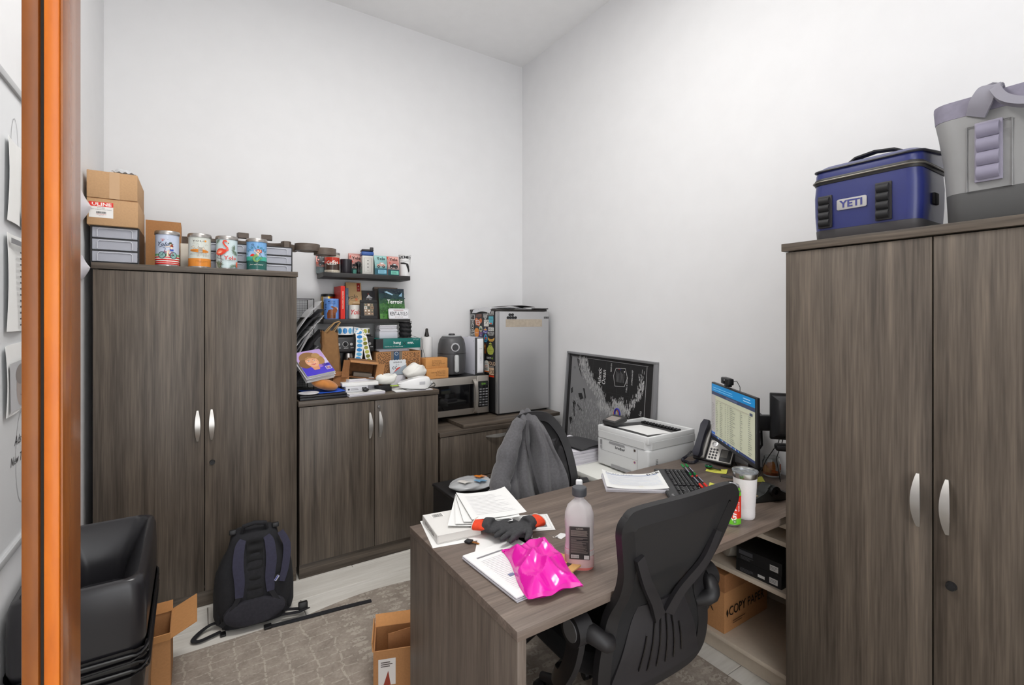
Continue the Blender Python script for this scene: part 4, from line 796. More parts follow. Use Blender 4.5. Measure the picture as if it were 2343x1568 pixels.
o = G().box(0, .1, 0, .004, 0, .1, Mx=TR(rx=-20, rz=-25)).obj('card_piece', CARD_D); at(o, (.74, 3.27, ZL+.05)); tag(o, 'bent scrap of brown cardboard right of the magazines', 'cardboard')
o = G().prism([(0, 0), (.16, .0), (.15, .05), (.02, .07)], 0, .004).obj('card_scrap', CARD); at(o, (.68, 3.265, ZL+.112), 0, (0, -4, 0)); tag(o, 'flat strip of tan cardboard behind the suede pouch', 'cardboard')
o = B(-.05, .05, -.03, .03, 0, .04, .003).obj('black_case', BLACK_M); at(o, (1.06, 3.22, ZL), 20); tag(o, 'small black box between the papers and label printer', 'box')
def crumple(name, label, cat, loc, rx, ry, rz_, m, seed, amp=.18, flat=.35, rz=0):
    random.seed(seed); ph = [(random.uniform(2, 6), random.uniform(0, 6), random.uniform(0, 6)) for _ in range(5)]; R = []
    for j in range(17):
        a = PI*j/16; ring = []
        for k in range(28):
            b_ = 2*PI*k/28; q = 1+amp*sum(math.sin(f_*math.cos(b_)*math.sin(a)*1.4+p1+f_*math.cos(a)*1.3)*math.sin(f_*math.sin(b_)*math.sin(a)+p2) for f_, p1, p2 in ph)/2.2
            s_ = max(math.sin(a), .002); ring.append((rx*s_*math.cos(b_)*q, ry*s_*math.sin(b_)*q, max(0, rz_*(1-math.cos(a))*.5*q)))
        R.append(ring)
    o = G().loft(R).obj(name, m, None, 50); at(o, loc, rz); return tag(o, label, cat)
crumple('white_pouch', 'crumpled white plastic pouch on the black box', 'bag', (1.085, 3.23, ZL+.0405), .075, .05, .075, M((232, 232, 226), .5), 4)
crumple('white_hat', 'crumpled white cloth cap leaning on the coffee-bean carton', 'cap', (1.335, 3.335, ZL+.045), .085, .055, .115, M((236, 234, 228), .8), 8, .09)
t_ = thing('stamp_card', 'grey and white open-box card with scalloped edge', 'card', (1.165, 3.383, ZL+.085), rot=(-8, 0, 4))
sc = [(0, 0), (.13, 0)]+[(.13-.004*(i % 2), .01+i*.011) for i in range(9)]+[(.125-i*.0105, .105+.004*(i % 2)) for i in range(12)]+[(0, .1)]
G().prism(sc, -.0012, 0, Mx=TR(rx=90)).obj('card', M((214, 218, 222), .5), t_); Print().text('OPEN BOX', .062, .083, .012, (40, 40, 44), sx=.8, bold=.02).text('CC', .036, .04, .02, (30, 30, 34), bold=.03).text('IN 14', .06, .066, .008, (90, 90, 94)).poly([(.02, .01), (.06, .03), (.085, .056), (.06, .05)], (206, 60, 46)).poly([(.0, .0), (.13, .0), (.13, .07), (.09, .055)], (150, 162, 172)).build('printing', t_, plane((0, .0, 0), (1, 0, 0), (0, 0, 1)))
B(.0, .12, .004, .03, -.085, 0, .001).obj('prop_stack', PAPER2, t_)
t_ = thing('label_printer', 'white rounded label printer with a black power cord', 'printer', (1.275, 3.19, ZL+.0055), -6)
R = []
for i, (x, hw, z0, z1) in enumerate(((-.12, .012, .03, .04), (-.1, .03, .012, .05), (-.04, .045, .003, .066), (.04, .05, .0, .08), (.09, .045, .002, .078), (.105, .03, .01, .06))): R.append([(x, -hw, z0+.006), (x, -hw*.9, z0), (x, hw*.9, z0), (x, hw, z0+.006), (x, hw, z1-.012), (x, hw*.8, z1), (x, -hw*.8, z1), (x, -hw, z1-.012)])
G().loft(R).obj('shell', M((236, 236, 236), .35), t_); B(.02, .06, -.0515, -.049, .03, .05, .001).obj('vent', M((190, 190, 194), .5), t_); B(.105, .125, -.02, .02, .015, .045, .004).obj('paper_slot', M((206, 206, 206), .5), t_)
Print().lines(-.09, .06, -.02, .03, 4, .004, (110, 110, 112), .3).build('top_print', t_, lambda x, y, k: Vector((x, y, .068+.09*x*(x < .04)+.0036*(x >= .04)+.004+k)))
G().tube([(.11, -.03, .03), (.13, -.05, .03), (.12, -.07, .012), (.07, -.075, .004), (.1, -.05, .02), (.125, -.045, .04), (.13, -.06, .02), (.05, -.085, .0), (-.02, -.09, .004), (-.07, -.07, .0), (-.11, -.06, .012)], .0022, 6).obj('power_cord', BLACK, t_)
G().tube([(-.12, -.02, .03), (-.16, -.01, .028), (-.2, .02, .03)], [.006, .004, .002], 6).obj('green_ribbon', M((164, 190, 72), .6), t_)
# ---------------------------------------------------------------- microwave, air fryer, fridge
t_ = thing('microwave', 'stainless steel microwave with a black glass door', 'microwave', (1.42, 3.33, .784)); w, h = .535, .318
B(0, w, .02, .37, .02, h, .004, 2).obj('housing', M((24, 24, 26), .4), t_)
g = G()
for x in (.05, w-.06):
    for y in (.06, .32): g.cyl((x, y, 0 if x > .19 else -.0283), (x, y, .02), .014, .014, 12)
g.obj('feet', BLACK, t_); STM = M((184, 178, 170), .36, .85, noise=.04, scale=8)
d = B(.0, w*.795, -.006, .02, .022, h-.002, .004, 2).obj('door', STM, t_); B(.03, w*.74, -.0075, -.006, .07, h-.06, .001).obj('glass', M((12, 12, 14), .08), d)
hp = [(w*.745, -.01, .03), (w*.752, -.032, .055), (w*.757, -.042, .155), (w*.752, -.036, .255), (w*.745, -.01, .292)]
G().ribbon(spline(hp, 5), .026, .007, up=(0, -1, 0)).obj('handle', STM, d, 30)
B(w*.798, w, -.006, .02, .022, h-.002, .004, 2).obj('control_panel', STM, t_); cp = B(w*.815, w-.012, -.0075, -.006, .07, h-.045, .004, 2).obj('keypad', M((16, 16, 18), .2), t_)
p = Print(); p.rect(w*.835, .238, w*.985, .266, (30, 34, 30)).text('5:00', w*.905, .244, .015, (150, 230, 60))
for r in range(7):
    for c in range(3): p.rect(w*.832+c*.027, .08+r*.021, w*.832+c*.027+.02, .08+r*.021+.011, (120, 120, 122) if r > 3 or (r+c) % 2 else (92, 92, 94))
p.build('key_print', t_, plane((0, -.0078, 0), (1, 0, 0), (0, 0, 1)))
ZM = .784+.3182
def label_box(label, loc, rz, rows):
    t_ = thing('label_carton', label, 'box', loc, rz); B(0, .178, 0, .11, 0, .076, .002).obj('body', M((206, 146, 84), .8, noise=.05, scale=90), t_)
    p = Print(); rows(p); p.build('printing', t_, plane((0, -.0003, 0), (1, 0, 0), (0, 0, 1)))
k = (70, 48, 28)
label_box('small kraft label carton, lower of the two on the microwave', (1.428, 3.345, ZM), -2, lambda p: [p.text(s, .152, .052-.011*i, .0068, k, 'RIGHT') for i, s in enumerate(('Ready to Colour', 'CLEAN USE 1 ROLL 4 INCH', 'Model: 4"x6" white', '4x6 Shipping Labels'))])
label_box('small kraft label carton, upper of the two on the microwave', (1.424, 3.348, ZM+.0765), 0, lambda p: [p.text(s, .05, .054-.011*i, .0068, k, 'LEFT') for i, s in enumerate(('4x6 Shipping Labels', 'Model: 4" x 6" labels', 'QTY 1 Roll - 250 the pack', 'Ready to Colour'))])
t_ = thing('paper_towel_holder', 'upright paper towel roll on a dark holder', 'paper towel', (1.553, 3.63, ZM)); G().lathe([(0, 0), (.06, 0), (.062, .006), (.058, .01), (0, .011)], 28).obj('base', BLACK, t_)
G().lathe([(.018, .012), (.044, .012), (.045, .016), (.045, .298), (.044, .302), (.018, .302), (.018, .012)], 32).obj('towel_roll', M((236, 236, 236), .9, bump=.4, scale=120), t_); G().lathe([(0, .01), (.008, .011), (.008, .304), (.019, .306), (.02, .312), (.012, .345), (.011, .362), (.008, .37), (0, .372)], 24).obj('finial', M((70, 68, 66), .3, .8), t_); G().tube([(-.055, -.02, .008), (-.056, -.02, .12), (-.05, -.01, .15), (-.048, -.01, .2)], .0035, 8).obj('tension_arm', M((60, 60, 60), .4, .6), t_)
t_ = thing('air_fryer', 'dark grey air fryer with a round dial and pale handle', 'air fryer', (1.712, 3.5, ZM), -12); GF = M((78, 78, 80), .42)
pf = [(0, .006), (.085, .006), (.1, .014), (.108, .05), (.112, .13), (.112, .2), (.107, .25), (.096, .285), (.08, .305), (.06, .312), (0, .314)]
G().lathe(pf, 48).obj('body', GF, t_); G().lathe([(.1135, .172), (.114, .174), (.1135, .176)], 48).obj('drawer_seam', BLACK, t_)
G().lathe([(.078, .3065), (.08, .309), (.072, .315), (0, .3165)], 40).obj('lid', M((176, 178, 180), .3, .3), t_); G().lathe([(.026, .316), (.026, .324), (.022, .33), (0, .331)], 28).obj('lid_knob', DKGREY, t_)
G().cyl((0, -.108, .225), (0, -.118, .225), .036, .034, 32).obj('dial_bezel', M((196, 196, 198), .35, .5), t_); G().cyl((0, -.118, .225), (0, -.132, .225), .025, .022, 28).obj('dial', DKGREY, t_)
G().box(-.017, .017, -.165, -.15, .035, .17, .012, 3).box(-.008, .008, -.155, -.1, .12, .16, .003).obj('handle', M((196, 198, 198), .35), t_)
g = G()
for a in range(4): g.cyl((.07*math.cos(a*PI/2+.78), .07*math.sin(a*PI/2+.78), 0), (.07*math.cos(a*PI/2+.78), .07*math.sin(a*PI/2+.78), .007), .012, .012, 10)
g.obj('feet', BLACK, t_)
# white appliance / binder on the microwave
t_ = thing('lever_binder', 'large white binder standing between air fryer and fridge', 'binder', (1.866, 3.385, ZM)); WB = M((222, 222, 232), .45)
G().box(0, .005, .012, .28, 0, .298, .002).box(.08, .085, .012, .28, 0, .298, .002).obj('cover', WB, t_); B(.0, .085, .004, .012, 0, .298, .003).obj('spine', DKGREY, t_)
R = []
for z, b in ((.014, .004), (.02, .009), (.05, .012), (.24, .012), (.282, .009), (.289, .004)): R.append([(.016, .003, z), (.018, .004-b*.7, z), (.032, .004-b, z), (.056, .004-b, z), (.07, .004-b*.7, z), (.072, .003, z)])
lb = G().loft(R).obj('spine_label', M((238, 238, 242), .4), t_); p = Print(); p.rect(.032, .208, .056, .2095, (70, 70, 76)).line([(.036, .09), (.05, .09), (.05, .17), (.036, .17)], .001, (150, 150, 156), True).text('EcoBinder', .0455, .13, .006, (90, 90, 96), rot=90); p.build('printing', lb, plane((0, -.0085, 0), (1, 0, 0), (0, 0, 1)))
B(.008, .078, .02, .26, .004, .285).obj('papers', PAPER2, t_)
for z in (.03, .27): G().cyl((-.0005, .025, z), (-.002, .025, z), .003, .003, 10).obj('rivet', M((70, 70, 72), .4), t_)
# mini fridge
FX, FY, ZF = 1.985, 3.24, .784
t_ = thing('mini_fridge', 'steel front mini fridge with sticker covered black side', 'fridge', (FX, FY, ZF)); w, h = .508, .84
B(0, w, .045, .455, .012, h-.012, .006, 2).obj('cabinet', M((26, 26, 27), .45, bump=.15, scale=160), t_)
B(-.002, w+.002, .03, .46, h-.012, h+.006, .004, 2).obj('top_panel', M((54, 50, 48), .5), t_)
FS = M((190, 190, 191), .38, .6, noise=.02, scale=220)
d = B(0, w, 0, .04, .014, h-.014, .005, 2).obj('door', FS, t_); B(.0, .016, -.0015, .0, .016, h-.016, .001).obj('door_edge', M((150, 150, 152), .35, .7), d)
B(.006, w-.006, .04, .045, .02, h-.02).obj('gasket', BLACK, t_); B(.01, w-.01, .02, .05, .0, .012).obj('kick_plate', BLACK, t_); B(w-.14, w-.005, .0, .06, h+.006, h+.014, .003).obj('hinge_cover', M((44, 42, 42), .5), t_)
for x in (.03, w-.03): G().cyl((x, .05, 0), (x, .05, .013), .012, .012, 10).obj('foot', M((180, 180, 180), .5), t_)
Print().rect(.455, .768, .505, .784, (36, 36, 38)).text('magic chef', .48, .7725, .007, (200, 200, 200)).build('badge', d, plane((0, -.0003, 0), (1, 0, 0), (0, 0, 1)))
o = B(0, .36, -.0006, 0, 0, .062).obj('tape_strip', M((176, 164, 148), .8, noise=.1, scale=40)); at(o, (FX+.075, FY-.0002, ZF+.7)); tag(o, 'beige masking strip across the fridge door', 'tape')
ML = ['leftmost in the bottom row', 'second from left in the bottom row', 'third from left in the bottom row', 'rightmost in the bottom row', 'left one of the upper pair', 'right one of the upper pair']
mg0 = G().cyl((0, 0, 0), (0, -.007, 0), .0115, .0105, 16).mesh('magnet'); mg0.materials.append(BLACK)
for i in range(6):
    o = put('round_magnet', mg0, None); at(o, (FX+(.096+.024*i if i < 4 else .113+.026*(i-4)), FY-.0002, ZF+(.776 if i < 4 else .799))); tag(o, 'small round black magnet on the fridge door, %s' % ML[i], 'magnet', 'black magnets on the fridge door')
# stickers on the left side of the fridge: u runs from back to front, v up
def sticker(label, u, v, w, h, deco, shape=None, base=None):
    o = thing('sticker', label, 'sticker', (FX-.0004, FY+.455-u, ZF+v), group='stickers on the fridge side')
    p = Print(); b = base or (20, 20, 22)
    if shape == 'o': p.circ(0, 0, w/2, b, h/2, 24)
    elif shape: p.poly([(x*w/2, y*h/2) for x, y in shape], b)
    else: p.rect(-w/2, -h/2, w/2, h/2, b)
    deco(p); p.v = [(x*1.08, y*.6, k) for x, y, k in p.v]; p.build('print', o, plane((0, 0, 0), (0, -1, 0), (0, 0, 1)), PRINT_G)
WH = (232, 232, 228); BK = (24, 24, 26)
sticker('white framed black sticker with four bold letters at the fridge side top front', .345, 0.813, .096, .07, lambda p: (p.rect(-.044, -.028, .044, .03, WH), p.rect(-.04, -.024, .04, .026, BK), p.text('YETI', 0, -.016, .034, WH, sx=.9, bold=.03)))
sticker('white sticker with a dark dog portrait, back top corner', .045, 0.779, .066, .075, lambda p: (p.rect(-.028, -.032, .028, .032, (60, 62, 64)), p.circ(0, -.004, .02, (30, 30, 30), n=12), p.circ(-.012, .016, .008, (150, 150, 150), n=8)), base=WH)
sticker('white line-drawn rabbit sticker near the fridge back', .045, 0.713, .056, .13, lambda p: (p.ring(-.011, .035, .012, .004, WH, .034), p.ring(.011, .035, .012, .004, WH, .034), p.ring(0, -.012, .022, .005, WH, .028), p.ring(0, -.048, .017, .004, WH, .016), p.circ(-.008, -.012, .004, WH, n=8), p.circ(.008, -.012, .004, WH, n=8)))
sticker('black square sticker with two rows of white capitals near the fridge back', .045, 0.645, .07, .1, lambda p: (p.line([(-.031, -.046), (.031, -.046), (.031, .046), (-.031, .046)], .004, WH, True), p.text('LM', 0, .006, .03, WH, bold=.03), p.text('NT', 0, -.038, .03, WH, bold=.03)))
sticker('orange state-shaped sticker with white outline', .145, 0.736, .115, .14, lambda p: (p.poly([(-.04, .035), (-.03, -.03), (.02, -.04), (.03, .0), (.005, .03)], WH), p.poly([(-.034, .028), (-.026, -.024), (.016, -.034), (.024, .0), (.0, .024)], (206, 106, 60)), p.text('Yolo', -.004, -.01, .02, WH, shear=.3)), [(-1, .6), (-.55, .95), (.1, .45), (.75, .9), (1, .4), (.85, -.1), (.3, -.35), (.35, -.95), (.1, -.7), (-.7, -.55)], (214, 112, 58))
sticker('plain rust brown sticker near the fridge top', .155, 0.792, .09, .045, lambda p: p.lines(-.04, .04, -.02, .02, 6, .002, (84, 46, 34), .0), None, (104, 58, 42))
sticker('grey shield sticker with small white letters', .262, 0.786, .06, .095, lambda p: (p.text('YETI', 0, .012, .018, BK, sx=.8), p.text('nyc', 0, -.014, .016, BK)), [(-.95, .8), (.95, .8), (1, -.2), (0, -1), (-1, -.2)], (176, 176, 174))
sticker('blue coffee cup sticker beside the fridge door', .353, 0.752, .075, .115, lambda p: (p.text('Yolo', 0, .01, .02, (24, 60, 80), shear=.2), p.circ(0, -.04, .016, (206, 80, 44), .01), p.poly([(-.03, -.02), (-.012, -.036), (-.02, -.05)], (220, 226, 228))), [(-.9, 1), (.9, 1), (.95, .2), (.75, -.9), (-.6, -.9), (-.95, .2)], (76, 172, 190))
sticker('white square sticker with a bearded face', .278, 0.731, .072, .09, lambda p: (p.circ(-.02, .028, .008, (120, 110, 104), n=10), p.circ(0, .028, .008, (150, 130, 110), n=10), p.circ(.02, .028, .008, (120, 110, 104), n=10), p.circ(0, .008, .006, BK, n=8), p.line([(-.012, -.006), (0, .0), (.012, -.006)], .003, BK)), None, (226, 224, 216))
sticker('small teal mountain badge sticker', .187, 0.681, .05, .09, lambda p: (p.circ(0, 0, .02, (226, 214, 180), .038, 20), p.poly([(-.018, -.002), (0, .028), (.018, -.002)], (60, 130, 120)), p.rect(-.017, -.02, .017, -.002, (90, 74, 56))), 'o', (170, 206, 196))
sticker('round orange sticker with white script', .118, 0.65, .078, .13, lambda p: p.text('happy', 0, -.006, .015, (250, 236, 214), shear=.3), 'o', (232, 142, 44))
sticker('purple and gold crown lettered sticker', .262, 0.67, .066, .09, lambda p: (p.poly([(-.012, .0), (0, .045), (.012, .0)], (230, 170, 60)), p.circ(0, .01, .028, (222, 168, 70), .008), p.text('Magic', 0, -.03, .02, (226, 224, 240), shear=.2)), [(-1, .1), (0, 1), (1, .1), (.9, -.8), (0, -1), (-.9, -.8)], (66, 60, 150))
sticker('white on black sticker about kegs and bottles beside the door', .353, 0.666, .092, .125, lambda p: (p.rect(-.04, .004, .04, .05, WH), p.text('KEG', 0, .012, .03, BK, sx=.85, bold=.02), p.text('BOTTLES', 0, -.04, .032, WH, sx=.52, bold=.01), p.lines(-.036, .036, -.056, -.046, 2, .003, WH, 0)), None, (52, 52, 54))
sticker('small purple lettered sticker behind the binder top', .187, 0.638, .06, .075, lambda p: (p.text('HI', 0, .006, .022, (230, 130, 150)), p.text('YES', 0, -.026, .02, (240, 220, 230), sx=.8)), None, (62, 48, 124))
sticker('blue surfboard shaped sticker with red spot', .268, 0.605, .056, .115, lambda p: (p.circ(0, .03, .016, (40, 96, 150), .012), p.circ(.002, .002, .012, (206, 66, 44), .016), p.rect(-.016, -.03, .016, -.022, (24, 60, 96))), 'o', (78, 168, 206))
sticker('yellow crescent sticker with script', .355, 0.602, .1, .07, lambda p: p.text('Yolo', .0, -.022, .022, (110, 74, 24), shear=.3), [(-1, .7), (-.6, .2), (0, .0), (.6, .2), (1, .7), (.9, -.2), (.45, -.9), (-.45, -.9), (-.9, -.2)], (230, 178, 84))
sticker('dark grey tongue shaped sticker under the surfboard', .27, 0.566, .04, .03, lambda p: p.line([(-.012, 0), (.012, 0)], .002, (120, 120, 124)), 'o', (64, 64, 70))
sticker('olive pear shaped sticker with sunglasses', .343, 0.525, .1, .17, lambda p: (p.circ(-.012, .052, .009, BK, .006, 10), p.circ(.012, .052, .009, BK, .006, 10), p.rect(-.02, .054, .02, .058, BK), p.circ(0, .034, .004, BK, n=8), p.rect(-.042, -.022, .042, -.019, (110, 120, 50))), [(0, 1), (.35, .85), (.5, .45), (.95, .0), (1, -.35), (.7, -.85), (0, -1), (-.7, -.85), (-1, -.35), (-.95, .0), (-.5, .45), (-.35, .85)], (184, 192, 86))
sticker('small orange and green leaf sticker beside the binder', .238, 0.523, .066, .14, lambda p: (p.circ(0, .03, .024, (224, 180, 90), .02), p.circ(-.01, -.04, .018, (120, 190, 130), .014), p.circ(.012, -.02, .014, (60, 40, 30), .01)), None, (150, 84, 44))
sticker('white lettered salty sticker', .335, 0.448, .1, .036, lambda p: (p.text('SALTY', -.012, -.012, .025, WH, sx=.66, bold=.02), p.text('AF', .036, -.012, .025, (150, 190, 70), sx=.66, bold=.02)), None, (34, 34, 36))
sticker('blue wave shaped sticker low beside the binder', .225, 0.424, .05, .2, lambda p: (p.line([(-.01, .07), (.01, .0), (-.008, -.08)], .006, (140, 206, 236)), p.line([(.01, .03), (.018, -.02)], .004, (220, 236, 240))), [(-.4, 1), (.2, .6), (1, -.1), (.5, -.4), (.2, -1), (-1, -1), (-.8, 0)], (50, 128, 178))
sticker('white arched sticker with an orange base', .283, 0.379, .085, .165, lambda p: (p.rect(-.04, -.08, .04, -.064, (226, 110, 40)), p.line([(-.022, .0), (0, .014), (.022, .0)], .006, (206, 96, 50)), p.line([(-.018, -.012), (.018, -.012)], .006, (150, 80, 50)), p.text('yolo', 0, .03, .014, BK), p.lines(-.026, .026, -.05, -.024, 3, .004, (110, 110, 110), .2)), [(-1, -1), (1, -1), (1, .35), (.7, .8), (0, 1), (-.7, .8), (-1, .35)], (230, 228, 220))
sticker('tall cream and red poster sticker at the low front', .363, 0.361, .076, .22, lambda p: (p.rect(-.036, -.106, .036, -.084, (226, 70, 40)), p.text('YOLO', 0, .055, .045, (222, 190, 160), sx=.62, bold=.02), p.rect(-.036, -.076, .036, .018, (222, 190, 160)), p.text('P.30', 0, -.06, .05, BK, sx=.55, bold=.02), p.lines(-.034, .034, .022, .046, 3, .004, (180, 170, 160), 0)), None, (44, 42, 44))
# papers on the fridge
t_ = thing('plastic_wrap', 'limp clear plastic sheet and papers on the fridge top', 'plastic', (FX, FY, ZF+.8465))
G().grid(lambda u, v: (-.012+.34*u, .1+.3*v-.08*u, .004+.012*abs(math.sin(u*6+v*4))*v*(1-v)*4-(.0 if u > .04 else .035*(.04-u)/.04)), 24, 10, .0008).obj('plastic_sheet', M((214, 214, 218), .3, alpha=.85), t_)
G().grid(lambda u, v: (.05+.3*u, -.02+.2*v, .016+.012*math.sin(u*PI)), 12, 4, .0012).obj('dark_envelope', M((66, 62, 62), .7), t_)
# ---------------------------------------------------------------- map, white file cabinet, printer
MX = XB-.1
t_ = thing('framed_map', 'large framed black and grey sailing map leaning on the right wall', 'map', (MX, 3.06, .026), rot=(1.4, 3.6, 0)); w, h = .905, 1.265
B(.006, .02, -w+.01, -.01, .01, h-.01).obj('backing', M((34, 33, 34), .5), t_); FR = M((150, 150, 152), .35, .6)
for y0, y1, z0, z1 in ((-w, 0, 0, .016), (-w, 0, h-.016, h), (-w, -w+.016, .016, h-.016), (-.016, 0, .016, h-.016)): B(-.012, .024, y0, y1, z0, z1, .001).obj('frame_bar', FR, t_)
p = Print(); LAND = (128, 128, 130); random.seed(14)
p.rect(.016, .016, w-.016, h-.016, (36, 35, 36)).rect(.05, .03, w-.09, h-.05, (30, 30, 31))
coast = [(.05, h-.05), (.23, h-.055), (.235, h-.12), (.3, h-.23), (.345, h-.27), (.42, h-.33), (.46, h-.43), (.5, h-.49), (.58, h-.44), (.63, h-.41), (.655, h-.44), (.64, h-.5), (.56, h-.53), (.53, h-.6), (.5, h-.75), (.4, h-.95), (.05, h-1.1)]
p.poly(coast, LAND)
p.poly([(.11, h-.06), (.13, h-.14), (.18, h-.24), (.16, h-.16), (.14, h-.07)], (44, 44, 46)).poly([(.2, h-.06), (.225, h-.1), (.235, h-.08)], (44, 44, 46))
for pts in ([(.09, h-.5), (.11, h-.62), (.13, h-.66), (.115, h-.56), (.13, h-.5), (.1, h-.47)], [(.15, h-.4), (.17, h-.46), (.215, h-.44), (.19, h-.39)], [(.2, h-.34), (.22, h-.4), (.235, h-.48), (.24, h-.42), (.22, h-.34)], [(.14, h-.5), (.17, h-.56), (.23, h-.56), (.18, h-.53)], [(.06, h-.37), (.08, h-.35), (.085, h-.4), (.065, h-.42)], [(.06, h-.66), (.09, h-.64), (.11, h-.69), (.08, h-.72)]): p.poly(pts, (36, 36, 38))
p.ring(.09, h-.155, .01, .003, (70, 70, 72))
def streaks(n, fn, c, w_, l0, l1):
    vs = []; fs = []
    for i in range(n):
        u, v = fn(); L_ = random.uniform(l0, l1); b_ = len(vs); vs += [(u, v), (u+w_, v), (u+w_, v+L_), (u, v+L_)]; fs.append([b_, b_+1, b_+2, b_+3])
    p._add(vs, fs, c)
def along(pts):
    i = random.randrange(len(pts)-1); a, b_ = pts[i], pts[i+1]; t = random.random(); return (a[0]+(b_[0]-a[0])*t, a[1]+(b_[1]-a[1])*t)
cl = coast[1:13]
streaks(900, lambda: (lambda q: (q[0]+random.uniform(-.1, .012), q[1]+random.uniform(-.05, .01)))(along(cl)), (196, 196, 196), .0022, .012, .04)
streaks(800, lambda: (random.uniform(.08, .5), h-random.uniform(.45, .95)), (176, 176, 178), .0022, .01, .035)
isl = [(.78, h-.12), (.79, h-.22), (.77, h-.3), (.72, h-.38), (.68, h-.46), (.67, h-.56)]
for q in isl[1:]: p.circ(q[0], q[1], .018, (120, 120, 122), .036, 9, 20)
streaks(170, lambda: (lambda q: (q[0]+random.uniform(-.03, .02), q[1]+random.uniform(-.04, .03)))(along(isl)), (214, 214, 214), .0024, .012, .035)
streaks(60, lambda: (random.uniform(.5, .66), h-random.uniform(.36, .46)), (200, 200, 200), .0024, .01, .03)
for x in (.3, .44, .56, .68): p.line([(x, h-.06), (x, h-.4)], .0008, (80, 80, 82))
for y in (.17, .33): p.line([(.3, h-y), (.78, h-y)], .0008, (80, 80, 82))
p.text('Atlantic', .395, h-.2, .036, (226, 226, 226), rot=90, shear=.2).text('Ocean', .44, h-.2, .036, (226, 226, 226), rot=90, shear=.2)
hx = [(.54, h-.1), (.63, h-.09), (.655, h-.17), (.63, h-.25), (.54, h-.26), (.52, h-.17)]; p.line(hx, .004, (200, 200, 200), True)
for i in range(7): p.rect(.548+i*.012, h-.22, .5505+i*.012, h-.12-.01*(i % 3), (150, 150, 152))
p.circ(.625, h-.12, .006, (226, 220, 220), n=10).circ(.572, h-.105, .004, (190, 50, 50), n=8).circ(.585, h-.107, .004, (60, 70, 190), n=8)
for x, y, s_ in ((.5, .07, 'BERMUDA'), (.66, .2, 'TURKS & CAICOS'), (.705, .13, 'DOMINICAN REP'), (.62, .42, 'BAHAMAS'), (.7, .52, 'CUBA'), (.765, .56, 'JAMAICA')): p.text(s_, x, h-y-.03, .012, (220, 220, 220), rot=90)
p.text('Caribbean Sea', .8, h-.52, .022, (206, 206, 206), rot=90, shear=.2).line([(w-.08, h-.05), (w-.08, .05)], .003, (190, 190, 190)).line([(.045, h-.045), (w-.07, h-.045)], .002, (190, 190, 190))
p.v = [(x, h-(h-y)*.8 if y > .04 else y, min(k, 40)) for x, y, k in p.v]; p.build('map_print', t_, lambda x, y, k: Vector((.0055-k, -x, y)), None, .0001)
t_ = thing('file_cabinet', 'white two-drawer file cabinet beneath the laser printer', 'cabinet', (1.87, 1.8, 0)); WC = M((216, 216, 210), .4)
B(.015, .5, .005, .845, .02, .625, .002).obj('body', WC, t_); B(0, .505, 0, .85, .63, .66, .004, 2).obj('top', M((226, 226, 220), .4), t_)
for z0, z1 in ((.33, .62), (.03, .32)):
    d = B(0, .015, .006, .844, z0, z1, .002).obj('drawer', WC, t_); G().box(-.012, 0, .36, .5, z1-.06, z1-.045, .003).obj('pull', SILVER, d)
ZW = .6605
t_ = thing('laser_printer', 'white desktop laser printer with a sheet in its top tray', 'printer', (2.06, 1.79, ZW)); PW = M((212, 213, 213), .45); w, d, h = .4, .405, .245
sh = [(0, 0), (d, 0), (d, w), (0, w)]
B(0, d, 0, w, .008, .17, .012, 3).obj('lower_body', PW, t_); g = G(); g.loft([[(.0, .03, z), (.03, .0, z), (d, .0, z), (d, w, z), (.01, w, z), (.0, w-.01, z)] for z in (.171, .212)]); g.obj('upper_body', PW, t_)
G().box(.002, d, .001, .02, .2, .243, .006, 2).box(.002, d, w-.02, w-.001, .2, .243, .006, 2).box(.002, .02, .01, w-.01, .2, .243, .006, 2).box(d-.02, d, .01, w-.01, .2, .243, .006, 2).obj('top_rim', M((224, 225, 225), .45), t_)
G().grid(lambda u, v: (.018+u*(d-.036), .018+v*(w-.036), .2405-.022*max(0, (u-.15)/.85)), 8, 2, .002).obj('output_tray', M((66, 66, 66), .6), t_)
g = G()
for i in range(12): g.box(d-.085, d-.05, .06+i*.024, .075+i*.024, .222, .236, .002, 1)
g.obj('paper_rollers', BLACK, t_)
dp = G().box(-.004, .1, -.055, .055, 0, .03, .006, 2, TR(.03, w-.075, .246, ry=-14)).obj('display_pod', M((52, 52, 52), .5), t_); G().box(.012, .07, -.04, .04, .0302, .0306, Mx=TR(.03, w-.075, .246, ry=-14)).obj('touch_screen', M((150, 140, 134), .3), dp)
G().grid(lambda u, v: (.05+.21*v, .05+.24*u, .2415-.0138*v+.002*math.sin(u*3)), 6, 6, .0005).obj('printed_sheet', PAPER, t_)
p = Print(); y = lambda v: v
p.rect(.03, .163, .37, .1645, (120, 120, 122)).rect(.03, .0985, .32, .0995, (130, 130, 132)).line([(.322, .04), (.322, .1645)], .0012, (130, 130, 132)).text('brother', .19, .128, .017, (60, 60, 62), bold=.03).poly([(.1, .15), (.105, .162), (.225, .162), (.23, .15)], (150, 150, 152)).rect(.296, .145, .31, .158, (70, 56, 50)).circ(.303, .085, .007, (206, 120, 60), n=10).poly([(.299, .085), (.306, .092), (.306, .078)], (60, 80, 180)).rect(.028, .13, .044, .16, (140, 140, 142)).rect(.028, .108, .044, .127, (160, 160, 162)).rect(.12, .012, .28, .03, (150, 150, 152))
p.build('front_print', t_, lambda x, yy, k: Vector((-.0004-k, w-x, yy+.0)))
g = G()
for i in range(6): g.box(.06, .078, -.0008, 0, .07+i*.008, .074+i*.008)
g.obj('side_vent', M((120, 120, 120), .6), t_)
B(0.0, .002, .05, .28, .01, .016).obj('tray_grip', M((150, 150, 150), .6), t_)
